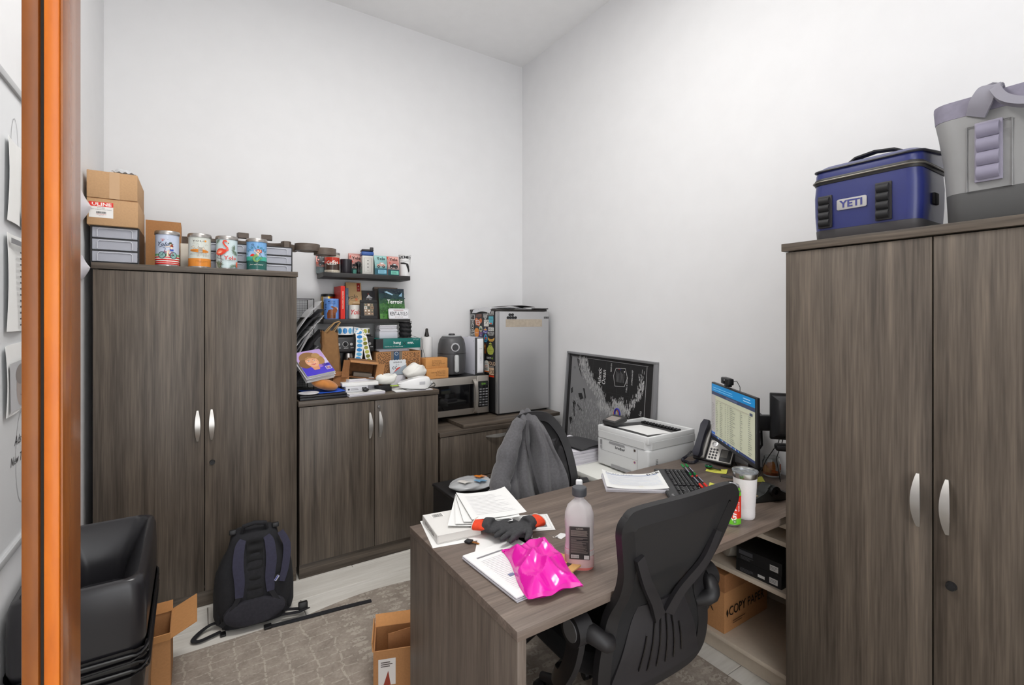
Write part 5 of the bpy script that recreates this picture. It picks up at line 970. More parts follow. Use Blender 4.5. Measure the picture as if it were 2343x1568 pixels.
sheet('document_pile', 'thick uneven pile of documents left of the printer', (2.02, 2.395, ZW), .26, .33, 0, M((222, 219, 226), .8), .083, typed(.2, .28, 12, (170, 170, 174)), .008)
o = G().grid(lambda u, v: ((u-.5)*.22, (v-.5)*.26, .012*math.sin(PI*u)+.004*math.sin(v*3)), 10, 10, .004).obj('black_folder', M((50, 50, 52), .6)); at(o, (2.05, 2.34, ZW+.098), 4); tag(o, 'black document folder on top of the pile', 'folder')
t_ = thing('pen_cup', 'cream pen cup with markers behind the printer', 'cup', (2.22, 2.255, ZW)); G().lathe([(0, 0), (.038, 0), (.04, .1), (.037, .1), (.035, .005), (0, .005)], 24).obj('cup', M((226, 220, 206), .5), t_)
for i, (c, dx, dy, hh) in enumerate((((236, 150, 40), -.01, -.012, .17), ((236, 236, 232), -.02, .008, .16), ((0, 130, 90), .0, -.02, .14), ((180, 80, 40), .012, .01, .15))): G().cyl((dx*.4, dy*.4, .006), (dx*1.6, dy*1.6, hh), .007, .007, 10).obj('marker', M(c, .4), t_)
t_ = thing('scissors', 'blue handled scissors standing behind the printer display', 'scissors', (2.24, 2.2, ZW+.258)); G().tube([(.0, .022*math.cos(2*PI*i/18), .03+.03*math.sin(2*PI*i/18)) for i in range(18)], .0055, 8, True).obj('handle_ring', M((40, 40, 150), .4), t_)
G().tube([(.012, .02+.022*math.cos(2*PI*i/18), .02+.028*math.sin(2*PI*i/18)) for i in range(18)], .0045, 8, True).obj('handle_ring', M((206, 120, 60), .4), t_); G().box(-.003, .015, .004, .012, -.25, .0, .001, 1).obj('blade', STEEL, t_)
o = G().lathe([(.03, 0), (.05, 0), (.05, .024), (.03, .024), (.03, 0)], 28).obj('tape_roll', M((222, 216, 204), .5)); at(o, (2.14, 2.205, ZW+.052), 0, (90, 0, 60)); tag(o, 'roll of cream tape standing by the pen cup', 'tape')
# ---------------------------------------------------------------- desk phone
ZD = .7505
t_ = thing('desk_phone', 'black and silver desk phone with curly handset cord', 'phone', (2.352, 1.722, ZD), -79); PB = M((36, 36, 40), .4); W_ = .215
tilt = TR(0, 0, .012, rx=52)
G().box(0, W_, 0, .21, -.012, .012, .006, 2, tilt).obj('base', PB, t_); G().box(.06, W_-.03, .1, .125, 0, .12, .004, 2).obj('stand', M((58, 58, 58), .5), t_)
G().box(.078, W_-.004, .006, .125, .0121, .0145, .003, 1, tilt).obj('silver_face', M((196, 194, 190), .35, .4), t_); G().box(.09, W_-.006, .135, .2, .0121, .0135, .002, 1, tilt).obj('line_panel', M((44, 44, 46), .4), t_)
kp = G()
for r in range(4):
    for c in range(3): kp.lathe([(0, 0), (.0062, 0), (.0055, .003), (0, .0035)], 12, Mx=tilt @ TR(.092+c*.0165, .022+r*.0165, .0146))
kp.obj('keypad', PB, t_); G().lathe([(.016, 0), (.016, .003), (.01, .004), (.009, .002), (0, .002)], 24, Mx=tilt @ TR(.105, .103, .0146)).obj('nav_ring', CHROME, t_)
G().box(.146, W_-.01, .012, .08, .0146, .0165, .002, 1, tilt).obj('screen_bezel', M((36, 36, 36), .4), t_); G().box(.15, W_-.03, .034, .076, .0166, .017, Mx=tilt).obj('screen', M((110, 108, 104), .3), t_)
G().box(.115, W_-.02, .15, .19, .0136, .014, Mx=tilt).obj('top_screen', M((120, 118, 114), .3), t_)
g = G(); hs = [(.035, .0, .045), (.035, .02, .05), (.035, .06, .054), (.035, .14, .056), (.035, .19, .052), (.035, .225, .048)]
R = []
for i, (x, y, z) in enumerate(hs):
    wd = [.016, .026, .021, .021, .026, .018][i]; tk = [.012, .02, .014, .014, .02, .012][i]; R.append([(x-wd, y, z-tk), (x+wd, y, z-tk), (x+wd*1.05, y, z), (x+wd*.8, y, z+tk*.7), (x-wd*.8, y, z+tk*.7), (x-wd*1.05, y, z)])
g.loft(R, Mx=tilt); g.obj('handset', M((34, 34, 46), .35), t_); G().box(.012, .07, .005, .215, .0121, .03, .008, 2, tilt).obj('cradle', M((150, 148, 144), .4), t_)
def coil(pts, n, r, tr):
    pts = [Vector(q) for q in pts]; L_ = len(pts)-1; out = []
    for i in range(n*8+1):
        s_ = i/(n*8)*L_; k = min(int(s_), L_-1); f = s_-k; p0, p1, p2, p3 = pts[max(k-1, 0)], pts[k], pts[k+1], pts[min(k+2, L_)]
        c = .5*((2*p1)+(p2-p0)*f+(2*p0-5*p1+4*p2-p3)*f*f+(3*p1-p0-3*p2+p3)*f**3); a = 2*PI*i/8; d = (p2-p1).normalized(); u = d.cross(Vector((0, 0, 1))).normalized(); v = u.cross(d); out.append(c+(u*math.cos(a)+v*math.sin(a))*r)
    return G().tube(out, tr, 4)
coil([(.03, .02, .055), (-.005, .0, .05), (-.03, -.02, .02), (-.036, -.05, .01), (-.02, -.075, .009), (.01, -.08, .009), (.035, -.06, .01), (.035, -.02, .012)], 46, .0065, .002).obj('curly_cord', M((34, 34, 46), .4), t_)
G().tube([(W_-.02, .1, .008), (W_+.005, .06, .004), (W_+.02, .02, .004), (W_+.035, .0, .004)], .003, 6).obj('line_cord', BLACK, t_)
# ---------------------------------------------------------------- monitors on a clamp arm
t_ = thing('monitor', 'wide monitor showing a pale spreadsheet, tilted toward the chair', 'monitor', (2.212, 1.4, .895), -126.2); w, h = .54, .312
B(-w/2, w/2, 0, .018, 0, h, .003, 2).obj('housing', M((26, 26, 28), .4), t_); B(-.12, .12, .018, .045, .06, .24, .01, 2).obj('back_bulge', M((24, 24, 26), .5), t_); B(-w/2+.002, w/2-.002, -.0012, 0, .002, .018, .0005).obj('chin', M((44, 44, 46), .35), t_)
p = Print(); X0, X1, Y0, Y1 = -w/2+.007, w/2-.007, .02, h-.007; ww = X1-X0
p.rect(X0, Y0, X1, Y1, (188, 190, 166)).rect(X0, Y1-.04, X1, Y1, (20, 132, 196)).rect(X0, Y1-.058, X1, Y1-.04, (56, 66, 96)).rect(X0, Y0, X0+.055, Y1-.058, (176, 172, 170)).rect(X0, Y0, X1, Y0+.012, (40, 54, 100)).rect(X0, Y0+.014, X0+.05, Y0+.026, (60, 110, 190))
for i in range(16): p.rect(X0+.08+i*.018, Y0+.002, X0+.09+i*.018, Y0+.01, [(90, 160, 200), (200, 200, 210), (60, 90, 180)][i % 3])
p.lines(X0+.02, X1-.2, Y1-.034, Y1-.012, 2, .003, (120, 190, 226), .2).rect(X0+.2, Y1-.054, X0+.34, Y1-.044, (84, 92, 120)).lines(X1-.12, X1-.02, Y1-.032, Y1-.008, 2, .003, (190, 220, 236), .3)
random.seed(2)
for a, b_ in ((.065, .1), (.12, .16), (.19, .205), (.22, .24), (.25, .32), (.37, .4), (.46, .5)): p.lines(X0+a, X0+b_, Y0+.02, Y1-.085, 19, .0026, (124, 126, 116), .6)
p.lines(X0+.008, X0+.045, Y0+.04, Y1-.1, 17, .0022, (130, 126, 130), .5).rect(X0+.06, Y1-.082, X1-.02, Y1-.078, (170, 166, 150)).rect(X1-.05, Y1-.082, X1-.02, Y1-.07, (70, 80, 104))
p.build('display', t_, plane((0, -.0004, 0), (1, 0, 0), (0, 0, 1)), SCREEN, .00006)
t_ = thing('webcam', 'small black webcam clipped on the monitor top', 'webcam', (2.24, 1.437, 1.2105), -126.2); B(-.046, .046, -.018, .014, .012, .046, .006, 3).obj('camera_body', BLACK, t_); G().cyl((0, -.018, .029), (0, -.022, .029), .011, .009, 16).obj('lens', BLACK_G, t_); B(-.016, .016, -.012, .016, 0, .012, .003).obj('clip', BLACK, t_); G().tube([(.03, .014, .03), (.05, .025, .035), (.075, .03, .01), (.09, .024, -.01), (.1, .03, -.04)], .0018, 6).obj('cable', BLACK, t_)
t_ = thing('dual_monitor_stand', 'black clamp stand and arm carrying both monitors', 'monitor arm', (2.475, 1.435, ZD)); B(-.045, .05, -.03, .03, 0, .012, .003).obj('clamp_base', BLACK, t_); B(-.022, .022, -.022, .022, .012, .2, .003).obj('pole', M((30, 30, 30), .5), t_); G().cyl((0, 0, .2), (0, 0, .33), .014, .014, 16).obj('riser', BLACK, t_)
G().tube([(0, 0, .3), (-.07, -.06, .3), (-.14, -.09, .3), (-.19, -.08, .3)], .024, 10).obj('arm', M((30, 30, 32), .5), t_); G().box(-.1, .07, -.02, .02, .255, .33, .006, 2, TR(-.1, -.16, 0, rz=-38)).obj('arm', M((30, 30, 32), .5), t_)
for k, pts in enumerate(([(-.09, -.19, .26), (-.1, -.18, .2), (-.1, -.12, .1), (-.12, -.09, .01)], [(-.08, -.2, .26), (-.085, -.19, .2), (-.1, -.17, .12), (-.1, -.19, .01)])): G().tube(pts, .0022, 6).obj('cable', BLACK, t_)
G().tube([(-.11, -.1, .26), (-.14, -.12, .18), (-.18, -.1, .12)], .006, 8).obj('cable', BLACK, t_)
t_ = thing('monitor', 'second monitor seen from its rounded black back beside the tall cabinet', 'monitor', (2.385, 1.145, .98), -52+180)
B(-.14, .14, -.012, .012, 0, .22, .004, 2).obj('housing', BLACK, t_); R = []
for y, k in ((.012, 1), (.03, .93), (.045, .75), (.05, .55)): R.append([(-.135*k, y, .11-.1*k), (.135*k, y, .11-.1*k), (.135*k, y, .11+.1*k), (-.135*k, y, .11+.1*k)])
G().loft(R).obj('back_shell', M((52, 52, 54), .3), t_); B(-.03, .03, .05, .07, .05, .17, .004).obj('mount_plate', M((120, 116, 110), .4, .5), t_); G().box(-.12, .12, -.02, .04, -.05, -.02, .01, 2).box(-.03, .03, -.01, .012, -.03, .01).obj('sound_bar', BLACK, t_)
# ---------------------------------------------------------------- right half of the desk
t_ = thing('keyboard', 'black keyboard with palm rest lying askew on the desk', 'keyboard', (1.952, 1.492, ZD), -130.5)
R = []
kw, kd = .43, .195
G().prism([(-kw/2+.012, -kd/2), (kw/2-.012, -kd/2), (kw/2, -kd/2+.012), (kw/2, kd/2-.012), (kw/2-.012, kd/2), (-kw/2+.012, kd/2), (-kw/2, kd/2-.012), (-kw/2, -kd/2+.012)], 0, .013, .003, 2).obj('base', M((34, 34, 36), .45), t_)
G().box(-kw/2+.008, kw/2-.008, -kd/2+.004, -kd/2+.05, .013, .0155, .002, 2).obj('palm_rest', M((50, 50, 52), .35), t_)
kc = B(-.0075, .0075, -.0072, .0072, 0, .006, .0012, 1).mesh('key'); kc.materials.append(M((26, 26, 28), .5))
def key(x, y, sx=1):
    o = put('key', kc, None, t_); o.location = (x, y, .013); o.scale = (sx, 1, 1)
for r in range(6):
    yy = -.035+r*.0195+(.004 if r == 5 else 0)
    if r == 0:
        for x, s_ in ((-.19, 1.3), (-.165, 1.2), (-.14, 1.2), (-.08, 5.2), (-.02, 1.2), (.005, 1.2), (.03, 1.2)): key(x, yy, s_)
    else:
        for c in range(13): key(-.192+c*.0186+(r % 2)*.004, yy)
    for c in range(3):
        if r != 2: key(.067+c*.0186, yy)
    for c in range(4): key(.135+c*.0186, yy)
Print().text('logi', .17, -kd/2+.02, .012, (190, 190, 190), rot=0).build('logo', t_, plane((0, 0, .0157), (1, 0, 0), (0, 1, 0)))
p = Print(); 
for r in range(6):
    for c in range(20): 
        if c != 13: p.rect(-.194+c*.0186, -.034+r*.0195, -.19+c*.0186, -.03+r*.0195, (170, 170, 172))
p.v = [(x, y, 0) for x, y, k in p.v]; p.build('key_legends', t_, plane((0, 0, .0192), (1, 0, 0), (0, 1, 0)))['kind'] = 'stuff'
def pen(label, loc, rz, cap, z=.0):
    t_ = thing('pen', label, 'pen', (loc[0], loc[1], ZD+.0195+z), rz, group='gel pens lying on the keyboard')
    G().cyl((0, -.072, .006), (0, .03, .006), .0045, .0045, 12).obj('barrel', M((28, 28, 34), .25), t_); G().lathe([(0, 0), (.0035, 0), (.0055, .004), (.0058, .045), (.0045, .05), (0, .05)], 14, Mx=TR(0, .074, .006, rx=90)).obj('cap', M(cap, .35), t_)
    G().box(-.0015, .0015, .03, .07, .0115, .013, .0005, 1).obj('clip', M(cap, .35), t_); G().cyl((0, -.085, .006), (0, -.072, .006), .005, .005, 12).obj('end_plug', M(cap, .35), t_); B(-.002, .002, -.06, .01, .0102, .0107).obj('label_strip', M((170, 170, 190), .4), t_)
pen('green capped pen nearer the keyboard keys', (2.118, 1.595), -37, (10, 140, 62)); pen('green capped pen on the outer side', (2.14, 1.585), -37, (10, 140, 62)); pen('red capped pen nearer the keyboard keys', (1.995, 1.434), 143, (226, 40, 24)); pen('red capped pen on the outer side', (2.019, 1.426), 143, (226, 40, 24))
def d_dcr(p):
    p.text('FOURTH OF JULY', -.125, .084, .011, (60, 60, 64), 'LEFT', sx=1.1).text('DCR', .108, .08, .019, (30, 30, 32), sx=1.1, bold=.03).rect(-.125, .073, .13, .0765, (60, 110, 190))
    for i in range(8): p.rect(-.125, .058-i*.018, .125, .0596-i*.018, (150, 172, 214)); p.lines(-.12, .1, .046-i*.018, .052-i*.018, 1, .0014, (200, 200, 204), .8)
    p.rect(.01, -.085, .03, -.083, (206, 200, 90))
sheet('order_forms', 'stack of holiday order forms with blue ruled lines', (1.772, 1.63, ZD), .285, .215, -37.6, None, .016, d_dcr, .022, n=14)
t_ = thing('tumbler', 'white steel tumbler with a clear lid', 'tumbler', (1.862, 1.118, ZD)); TW = M((226, 222, 222), .45, noise=.02, scale=200)
G().lathe([(0, 0), (.033, 0), (.036, .004), (.037, .012)]+[(.037+.0006*(i % 2), .014+i*.004) for i in range(9)]+[(.038, .052), (.045, .178), (.045, .18), (0, .18)], 40).obj('body', TW, t_); G().lathe([(.0452, .178), (.0465, .18), (.0475, .2), (.045, .201), (.042, .182), (0, .181)], 40).obj('steel_rim', CHROME, t_)
G().lathe([(0, .19), (.04, .191), (.045, .2), (.049, .203), (.049, .208), (.045, .209), (.041, .198), (0, .196)], 40).obj('lid', M((220, 224, 228), .08, trans=.85), t_); G().box(-.012, .012, -.03, .01, .197, .201, .002).obj('slider', M((120, 122, 126), .2), t_)
t_.scale = (1, 1, .92)
t_ = thing('drink_can', 'red and lime energy drink can beside the white tumbler', 'can', (1.755, 1.108, ZD), group=None); r = .033
G().lathe([(0, .002), (.022, .004), (.025, 0), (r, .01), (r, .135), (.027, .15), (.0275, .154), (.026, .156), (.024, .15), (0, .15)], 36).obj('can_body', M((196, 196, 198), .3, .9), t_)
Print().rect(-.1036, .011, .1036, .034, (110, 196, 50)).rect(-.1036, .034, .1036, .12, (222, 50, 28)).rect(-.1036, .12, .1036, .134, (120, 204, 60)).poly([(-.03, .034), (-.02, .12), (-.012, .034)], (196, 30, 20)).text('GHOST', .012, .078, .024, (246, 240, 236), rot=90, shear=.3, bold=.03).text('ENERGY', .026, .08, .007, (246, 240, 236), rot=90).rect(.0, .016, .012, .03, (90, 140, 60)).text('Fl', .006, .019, .006, (240, 240, 240)).build('printing', t_, cylmap(r, 0, -140), PRINT_G, .00008)
G().loft([[((.033-.0055*a)*math.cos(2*PI*k/32)*1.004, (.033-.0055*a)*math.sin(2*PI*k/32)*1.004, .1345+.0145*a) for k in range(32)] for a in (0, .5, 1)], cap=False).obj('shoulder', M((126, 204, 70), .35, .3), t_); G().prism([(.011*math.cos(a*.4), -.006+.009*math.sin(a*.4)) for a in range(16)], .1502, .1506).obj('mouth', M((40, 30, 26), .5), t_); G().box(-.006, .006, .0, .018, .1508, .152, .0004, 1).obj('pull_tab', CHROME, t_)
t_ = thing('glass_jar', 'open glass jar with orange sauce residue', 'jar', (2.47, 1.34, ZD)); GL = M((236, 240, 240), .03, trans=1.0, ior=1.45)
G().lathe([(0, .0), (.038, .0), (.042, .006), (.042, .07), (.036, .082), (.036, .095), (.033, .095), (.033, .082), (.039, .07), (.039, .008), (0, .005)], 36).obj('glass', GL, t_); G().lathe([(0, .0055), (.0385, .008), (.0387, .022), (.03, .019), (0, .017)], 32).obj('sauce', M((176, 84, 26), .5), t_)
G().loft([[(.0386*math.cos(2*PI*k/36), .0386*math.sin(2*PI*k/36), z+(.016*math.sin(k*.5)+.006*math.sin(k*1.3) if z > .03 else 0)) for k in range(22)] for z in (.02, .045)], cap=False, closed=False).obj('smear', M((214, 140, 66), .5), t_); Print().rect(.018, .022, .042, .066, (198, 110, 70)).rect(.018, .022, .042, .036, (226, 214, 196)).lines(.02, .04, .024, .034, 3, .0015, (90, 80, 70)).build('label', t_, cylmap(.0424, 0, -120), None)
YEL = M((222, 220, 92), .7)
def note(label, loc, rz, w=.1, d=.075, curl=.006):
    sheet('sticky_note', label, (loc[0], loc[1], ZD), w, d, rz, YEL, .0004, lambda p: p.lines(-w*.36, w*.3, -d*.3, d*.3, 4, .0016, (150, 148, 70), .5), curl, 'note', 'yellow sticky notes on the desk')
note('yellow sticky note beside the drink can', (2.085, 1.375), -60); note('yellow sticky note under the multi-tool', (2.295, 1.535), -62); note('yellow sticky note half under the monitor corner', (2.33, 1.36), -50)
t_ = thing('multi_tool', 'small dark multi-tool with a green reflective knob on a sticky note', 'tool', (2.285, 1.575, ZD+.0015), -70); G().lathe([(0, 0), (.012, .002), (.017, .008), (.018, .016), (.012, .024), (0, .026)], 16, (0, 0, 0)).obj('knob', M((60, 66, 62), .25, .8), t_); G().lathe([(.014, .0), (.019, .003), (.0185, .008), (.012, .009)], 16, (0, 0, .012)).obj('green_ring', M((40, 150, 96), .2, .6), t_); G().cyl((.012, 0, .012), (.06, .006, .006), .006, .004, 10).obj('shaft', M((36, 36, 34), .4), t_)
o = G().prism([(.035*math.cos(a*PI/10), .018*math.sin(a*PI/10)) for a in range(20)], 0, .004, .001).obj('glasses_pad', M((64, 64, 64), .5)); at(o, (2.255, 1.445, ZD), -50); tag(o, 'dark oval pad beside the sticky notes', 'pad')
o = G().prism([(.022*math.cos(a*PI/10), .016*math.sin(a*PI/10)) for a in range(20)], 0, .006, .002).obj('black_disc', BLACK); at(o, (2.19, 1.38, ZD), -40); tag(o, 'small black disc behind the tumbler', 'disc')
t_ = thing('tape_dispenser', 'black tape dispenser near the tall cabinet', 'tape dispenser', (2.12, 1.17, ZD), -20)
pf = [(-.1, 0), (.1, 0), (.108, .012), (.1, .028), (.06, .034), (.04, .05), (.02, .07), (-.005, .074), (-.02, .06), (-.03, .034), (-.085, .022), (-.1, .01)]
G().prism(pf, -.026, .026, .005, 2, TR(rx=90)).obj('body', M((38, 40, 38), .45), t_); G().lathe([(.012, -.012), (.024, -.012), (.024, .012), (.012, .012), (.012, -.012)], 24, Mx=TR(.012, -.028, .046, rx=90)).obj('tape_reel', M((20, 20, 20), .4), t_); B(-.095, -.06, -.02, .02, .026, .028).obj('cutter', M((150, 130, 100), .4), t_)
# ---------------------------------------------------------------- left half of the desk
sheet('paper_stack', 'stack of white papers under the pink mailer at the desk corner', (.862, 1.292, ZD), .222, .3, 3, None, .014, lambda p: (typed(.2, .28, 22, (212, 212, 216))(p), p.rect(-.06, -.05, -.04, -.035, (120, 130, 160)), p.line([(-.05, -.07), (-.02, -.1)], .004, (206, 120, 60)), p.rect(-.08, .1, .08, .101, (170, 170, 174))), n=4)
# pink poly mailer
random.seed(17)
def mail(u, v):
    x, y = (u-.5), (v-.5); e = max(0, (1-(2*abs(x))**3.2))*max(0, (1-(2*abs(y))**4)); r1, r2, r3 = abs(math.sin(x*6+y*5+.5)), abs(math.sin(x*4-y*9+1)), abs(math.sin(x*11+y*3))
    return (x*.168*(1-.1*y)+.008*math.sin(y*5), y*.28+.01*math.sin(x*6), .003+e**.5*(.058-.018*r1-.014*r2-.006*r3+.012*math.sin(PI*(.55-y)))+.003*math.sin(x*16)*(1-e))
PINK_M = M((232, 20, 170), .22, coat=.3)
t_ = thing('poly_mailer', 'hot pink glossy plastic mailer, crumpled and full', 'parcel', (.905, 1.225, ZD+.0155), -14)
g = G().grid(mail, 44, 60); g.grid(lambda u, v: (mail(u, v)[0], mail(u, v)[1], .002), 44, 60); g.obj('bag', PINK_M, t_, 16)
B(-.078, .078, .1385, .15, .001, .005, .001).obj('sealed_flap', PINK_M, t_); p = Print().text('YOU FOR', .01, .052, .007, (150, 10, 110), sx=1.2); p.build('printing', t_, lambda x, y, k: Vector(mail(x/.17+.5, y/.285+.5))+Vector((0, 0, .0012+k)))
t_ = thing('wooden_clip_board', 'small bare wood board with a slot, half under the pink mailer', 'board', (.985, 1.225, ZD+.0155), 18); g = G(); g.box(-.045, .045, -.07, .03, 0, .006, .002).box(-.045, -.03, .03, .05, 0, .006).box(.03, .045, .03, .05, 0, .006).box(-.045, .045, .05, .07, 0, .006, .002); g.obj('board', M((206, 160, 98), .6, noise=.05, scale=20), t_); B(-.03, .03, -.045, -.03, .006, .0066).obj('slot', M((60, 50, 40), .6), t_)
# bottle
t_ = thing('cleaner_bottle', 'translucent white cleaner bottle with grey cap and pink liquid', 'bottle', (1.042, 1.192, ZD), -40); a_, b_ = .0475, .032
prof = [(0, .001), (.9, .0), (1.0, .01), (1.0, .06), (.93, .085), (.96, .12), (1.0, .15), (.97, .175), (.8, .198), (.5, .214), (.36, .22), (.34, .232)]
def bott(k, prof): return [[((a_*r)*(abs(math.cos(2*PI*i/40))**.75)*(1 if math.cos(2*PI*i/40) > 0 else -1)*k if r > .5 else .016*math.cos(2*PI*i/40)*(r/.36), ((b_*r)*(abs(math.sin(2*PI*i/40))**.75)*(1 if math.sin(2*PI*i/40) > 0 else -1)*k if r > .5 else .016*math.sin(2*PI*i/40)*(r/.36)), z) for i in range(40)] for r, z in prof]
G().loft(bott(1, [(max(r, .01), z) for r, z in prof])).obj('bottle_body', M((232, 226, 226), .3, trans=.35), t_); G().loft(bott(1.006, [(1.0, .011), (1.0, .035), (.985, .066)]), cap=False).obj('liquid_tint', M((244, 186, 184), .3, alpha=.4), t_); G().loft(bott(1.008, [(.905, .001), (1.0, .0105)]), cap=False).obj('liquid_base', M((240, 130, 124), .3), t_)
G().lathe([(0, .232), (.023, .232)]+[(.0235+.0006*(i % 2), .234+i*.0028) for i in range(8)]+[(.022, .258), (0, .259)], 40).obj('cap', M((72, 74, 78), .5), t_)
G().box(-.011, .011, .0, .014, .2, .272, .005, 3, TR(0, .024, 0)).obj('measure_spout', M((226, 226, 226), .4), t_)
p = Print().rect(-.032, .038, .032, .142, (40, 34, 32)).line([(-.03, .04), (.03, .04), (.03, .14), (-.03, .14)], .0006, (110, 100, 92), True).text('CLEANER', .0, .134, .004, (200, 190, 180)).lines(-.028, .028, .112, .131, 7, .0011, (150, 140, 130), .1).lines(-.028, .028, .058, .108, 15, .001, (140, 130, 122), .35).rect(-.01, .098, .028, .102, (24, 20, 20)).rect(-.027, .043, -.002, .053, (226, 222, 218)).bars(-.026, -.003, .044, .052, 16).rect(.014, .041, .03, .053, (190, 186, 182))
p.build('label', t_, lambda x, y, k: Vector((x, -b_*1.005*(1-.1*(abs(x)/.0475)**4)-.0012-k+(.002 if .07 < y < .13 else 0)*0, y)))
# book with papers on it
t_ = thing('white_book', 'thick white book with a barcode at the far desk corner', 'book', (.815, 1.668, ZD+.0015), -7.5)
G().box(-.085, .085, -.1, .1, 0, .002, .0006, 1).box(-.085, .085, -.1, .1, .028, .0305, .0006, 1).box(-.086, -.083, -.1, .1, 0, .0305, .001, 1).obj('cover', M((226, 224, 220), .5), t_); B(-.082, .082, -.097, .097, .0025, .0278).obj('pages', M((232, 230, 224), .8), t_); Print().rect(-.06, .05, -.01, .09, (240, 238, 234)).bars(-.055, -.015, .055, .085, 20).build('barcode', t_, plane((0, 0, .0307), (1, 0, 0), (0, 1, 0)))
Print().text('ENCYCLOPEDIA', .0, .009, .013, (70, 68, 66), sx=.9).build('spine_print', t_, lambda x, y, k: Vector((-.0863-k, -x, y)))
o = G().grid(lambda u, v: ((u-.5)*.2, (v-.5)*.24, 0), 2, 2, .0005).obj('loose_sheet', PAPER); at(o, (.815, 1.662, ZD+.0006), -12); tag(o, 'white sheet sticking out under the thick white book', 'paper')
random.seed(31)
for i in range(4):
    o = sheet('crumpled_form', ['top white form lying bent over the thick book', 'second white form under the top one', 'third white form fanned to the left', 'lowest white form fanned furthest left'][i], (.996-.02*i, 1.688-.004*i, ZD+.052-.0045*i), .218-.002*i, .272, -14-6*i, None, .0005, (lambda p: p.lines(-.08, .08, -.1, .1, 14, .0015, (196, 196, 200), .4)) if i == 0 else None, .012-.002*i, n=12, group='white forms fanned over the book')
sheet('photo_printout', 'white printout with small grey photos at the right of the fan', (1.085, 1.555, ZD), .2, .15, -25, None, .0006, lambda p: (p.rect(-.01, -.04, .03, -.01, (150, 150, 156)), p.rect(.04, -.045, .075, -.015, (120, 120, 126)), p.line([(-.09, -.065), (.09, -.065), (.09, .065), (-.09, .065)], .002, (190, 190, 194), True)))
sheet('ruled_sheet', 'white sheet under the work gloves', (.935, 1.475, ZD), .2, .18, -35, None, .0006)
sheet('folded_paper', 'small folded paper slip near the glove fingers', (.995, 1.425, ZD), .11, .06, -38, None, .0006)
# work gloves
def glove(label, loc, rz, mirror=1, rz2=0):
    t_ = thing('work_glove', label, 'glove', loc, rz, group='work gloves on the desk'); g = G(); GM = M((58, 58, 60), .9, noise=.2, scale=120, bump=.5)
    g.sphere((0, 0, .014), .05, .045, .014, 12)
    for k, (y, L_, a) in enumerate(((.033, .07, 14), (.012, .082, 4), (-.011, .078, -5), (-.032, .06, -14))):
        ca, sa = math.cos(math.radians(a)), math.sin(math.radians(a)); y *= mirror; sa *= mirror
        g.tube([(.03, y*.9, .014), (.03+L_*.45*ca, y+L_*.45*sa, .018), (.03+L_*.8*ca, y+L_*.8*sa, .013), (.03+L_*ca, y+L_*sa, .009)], [.0125, .0115, .0105, .006], 10)
    g.tube([(-.02, .025*mirror, .014), (.005, .055*mirror, .016), (.03, .072*mirror, .012), (.045, .076*mirror, .01)], [.014, .0135, .011, .006], 10)
    g.tube([(-.065, 0, .014), (-.03, 0, .014)], [.03, .034], 12)
    o = g.obj('hand', GM, t_); md = o.modifiers.new('blend', 'REMESH'); md.mode = 'VOXEL'; md.voxel_size = .0042; md.use_smooth_shade = True; sm = o.modifiers.new('soft', 'SMOOTH'); sm.iterations = 4
    for v in o.data.vertices: v.co.z = max(v.co.z, .0005)
    G().loft([[(-.05-.05*a, (.031+.006*a)*math.cos(2*PI*k/18), .0145+(.0135+.006*a)*math.sin(2*PI*k/18)) for k in range(18)] for a in (0, .3, .6, 1)]+[[(-.099, .034*math.cos(2*PI*k/18), .0145+.0165*math.sin(2*PI*k/18)) for k in range(18)], [(-.06, .028*math.cos(2*PI*k/18), .0145+.011*math.sin(2*PI*k/18)) for k in range(18)]], cap=False).obj('cuff', M((222, 66, 28), .8, noise=.08, scale=90), t_)
    G().tube([(-.1, .037*math.cos(2*PI*k/18), .0155+.0195*math.sin(2*PI*k/18)) for k in range(18)], .002, 5, True).obj('hem', M((214, 206, 196), .8), t_)
glove('dark grey work glove with orange cuff under the papers', (.932, 1.502, ZD+.022), -55, 1); glove('dark grey work glove with orange cuff pointing right', (.982, 1.45, ZD+.03), 190, 1)
# keys and small bits
t_ = thing('car_key', 'car key with black plastic head on a white sheet', 'key', (.818, 1.535, ZD+.002), -60); G().prism([(-.012, -.011), (.012, -.013), (.016, .0), (.012, .013), (-.012, .011)], 0, .007, .002).obj('key_head', BLACK_M, t_); G().prism([(.014, -.004), (.042, -.0035), (.046, 0), (.042, .002), (.036, .0045), (.03, .003), (.024, .005), (.014, .004)], .002, .0042).obj('key_blade', M((190, 150, 80), .35, .9), t_)
t_ = thing('key_tag', 'white plastic key tag on a wire ring', 'key tag', (1.128, 1.392, ZD), 20); G().prism([(-.022, -.014), (.018, -.015), (.024, 0), (.02, .014), (-.022, .014)], 0, .002, .0005).obj('tag', WHITE, t_); G().tube([(-.036+.014*math.cos(2*PI*k/22), .006+.014*math.sin(2*PI*k/22)*.9, .004+.01*abs(math.sin(PI*k/22))) for k in range(22)], .0009, 6, True).obj('ring', STEEL, t_)
o = G().lathe([(0, 0), (.01, 0), (.0105, .004), (.009, .016), (.006, .018), (0, .018)], 8, Mx=TR(0, 0, .01, ry=90)).obj('steel_nut', CHROME); at(o, (.918, 1.425, ZD+.0006), 30); tag(o, 'small steel nut by the glove fingertips', 'nut')
o = G().sphere((0, 0, .012), .016, .012, .012, 10).obj('black_bead', BLACK_M); at(o, (.995, 1.385, ZD+.001)); tag(o, 'small black rubber ball under the orange cuff', 'ball')
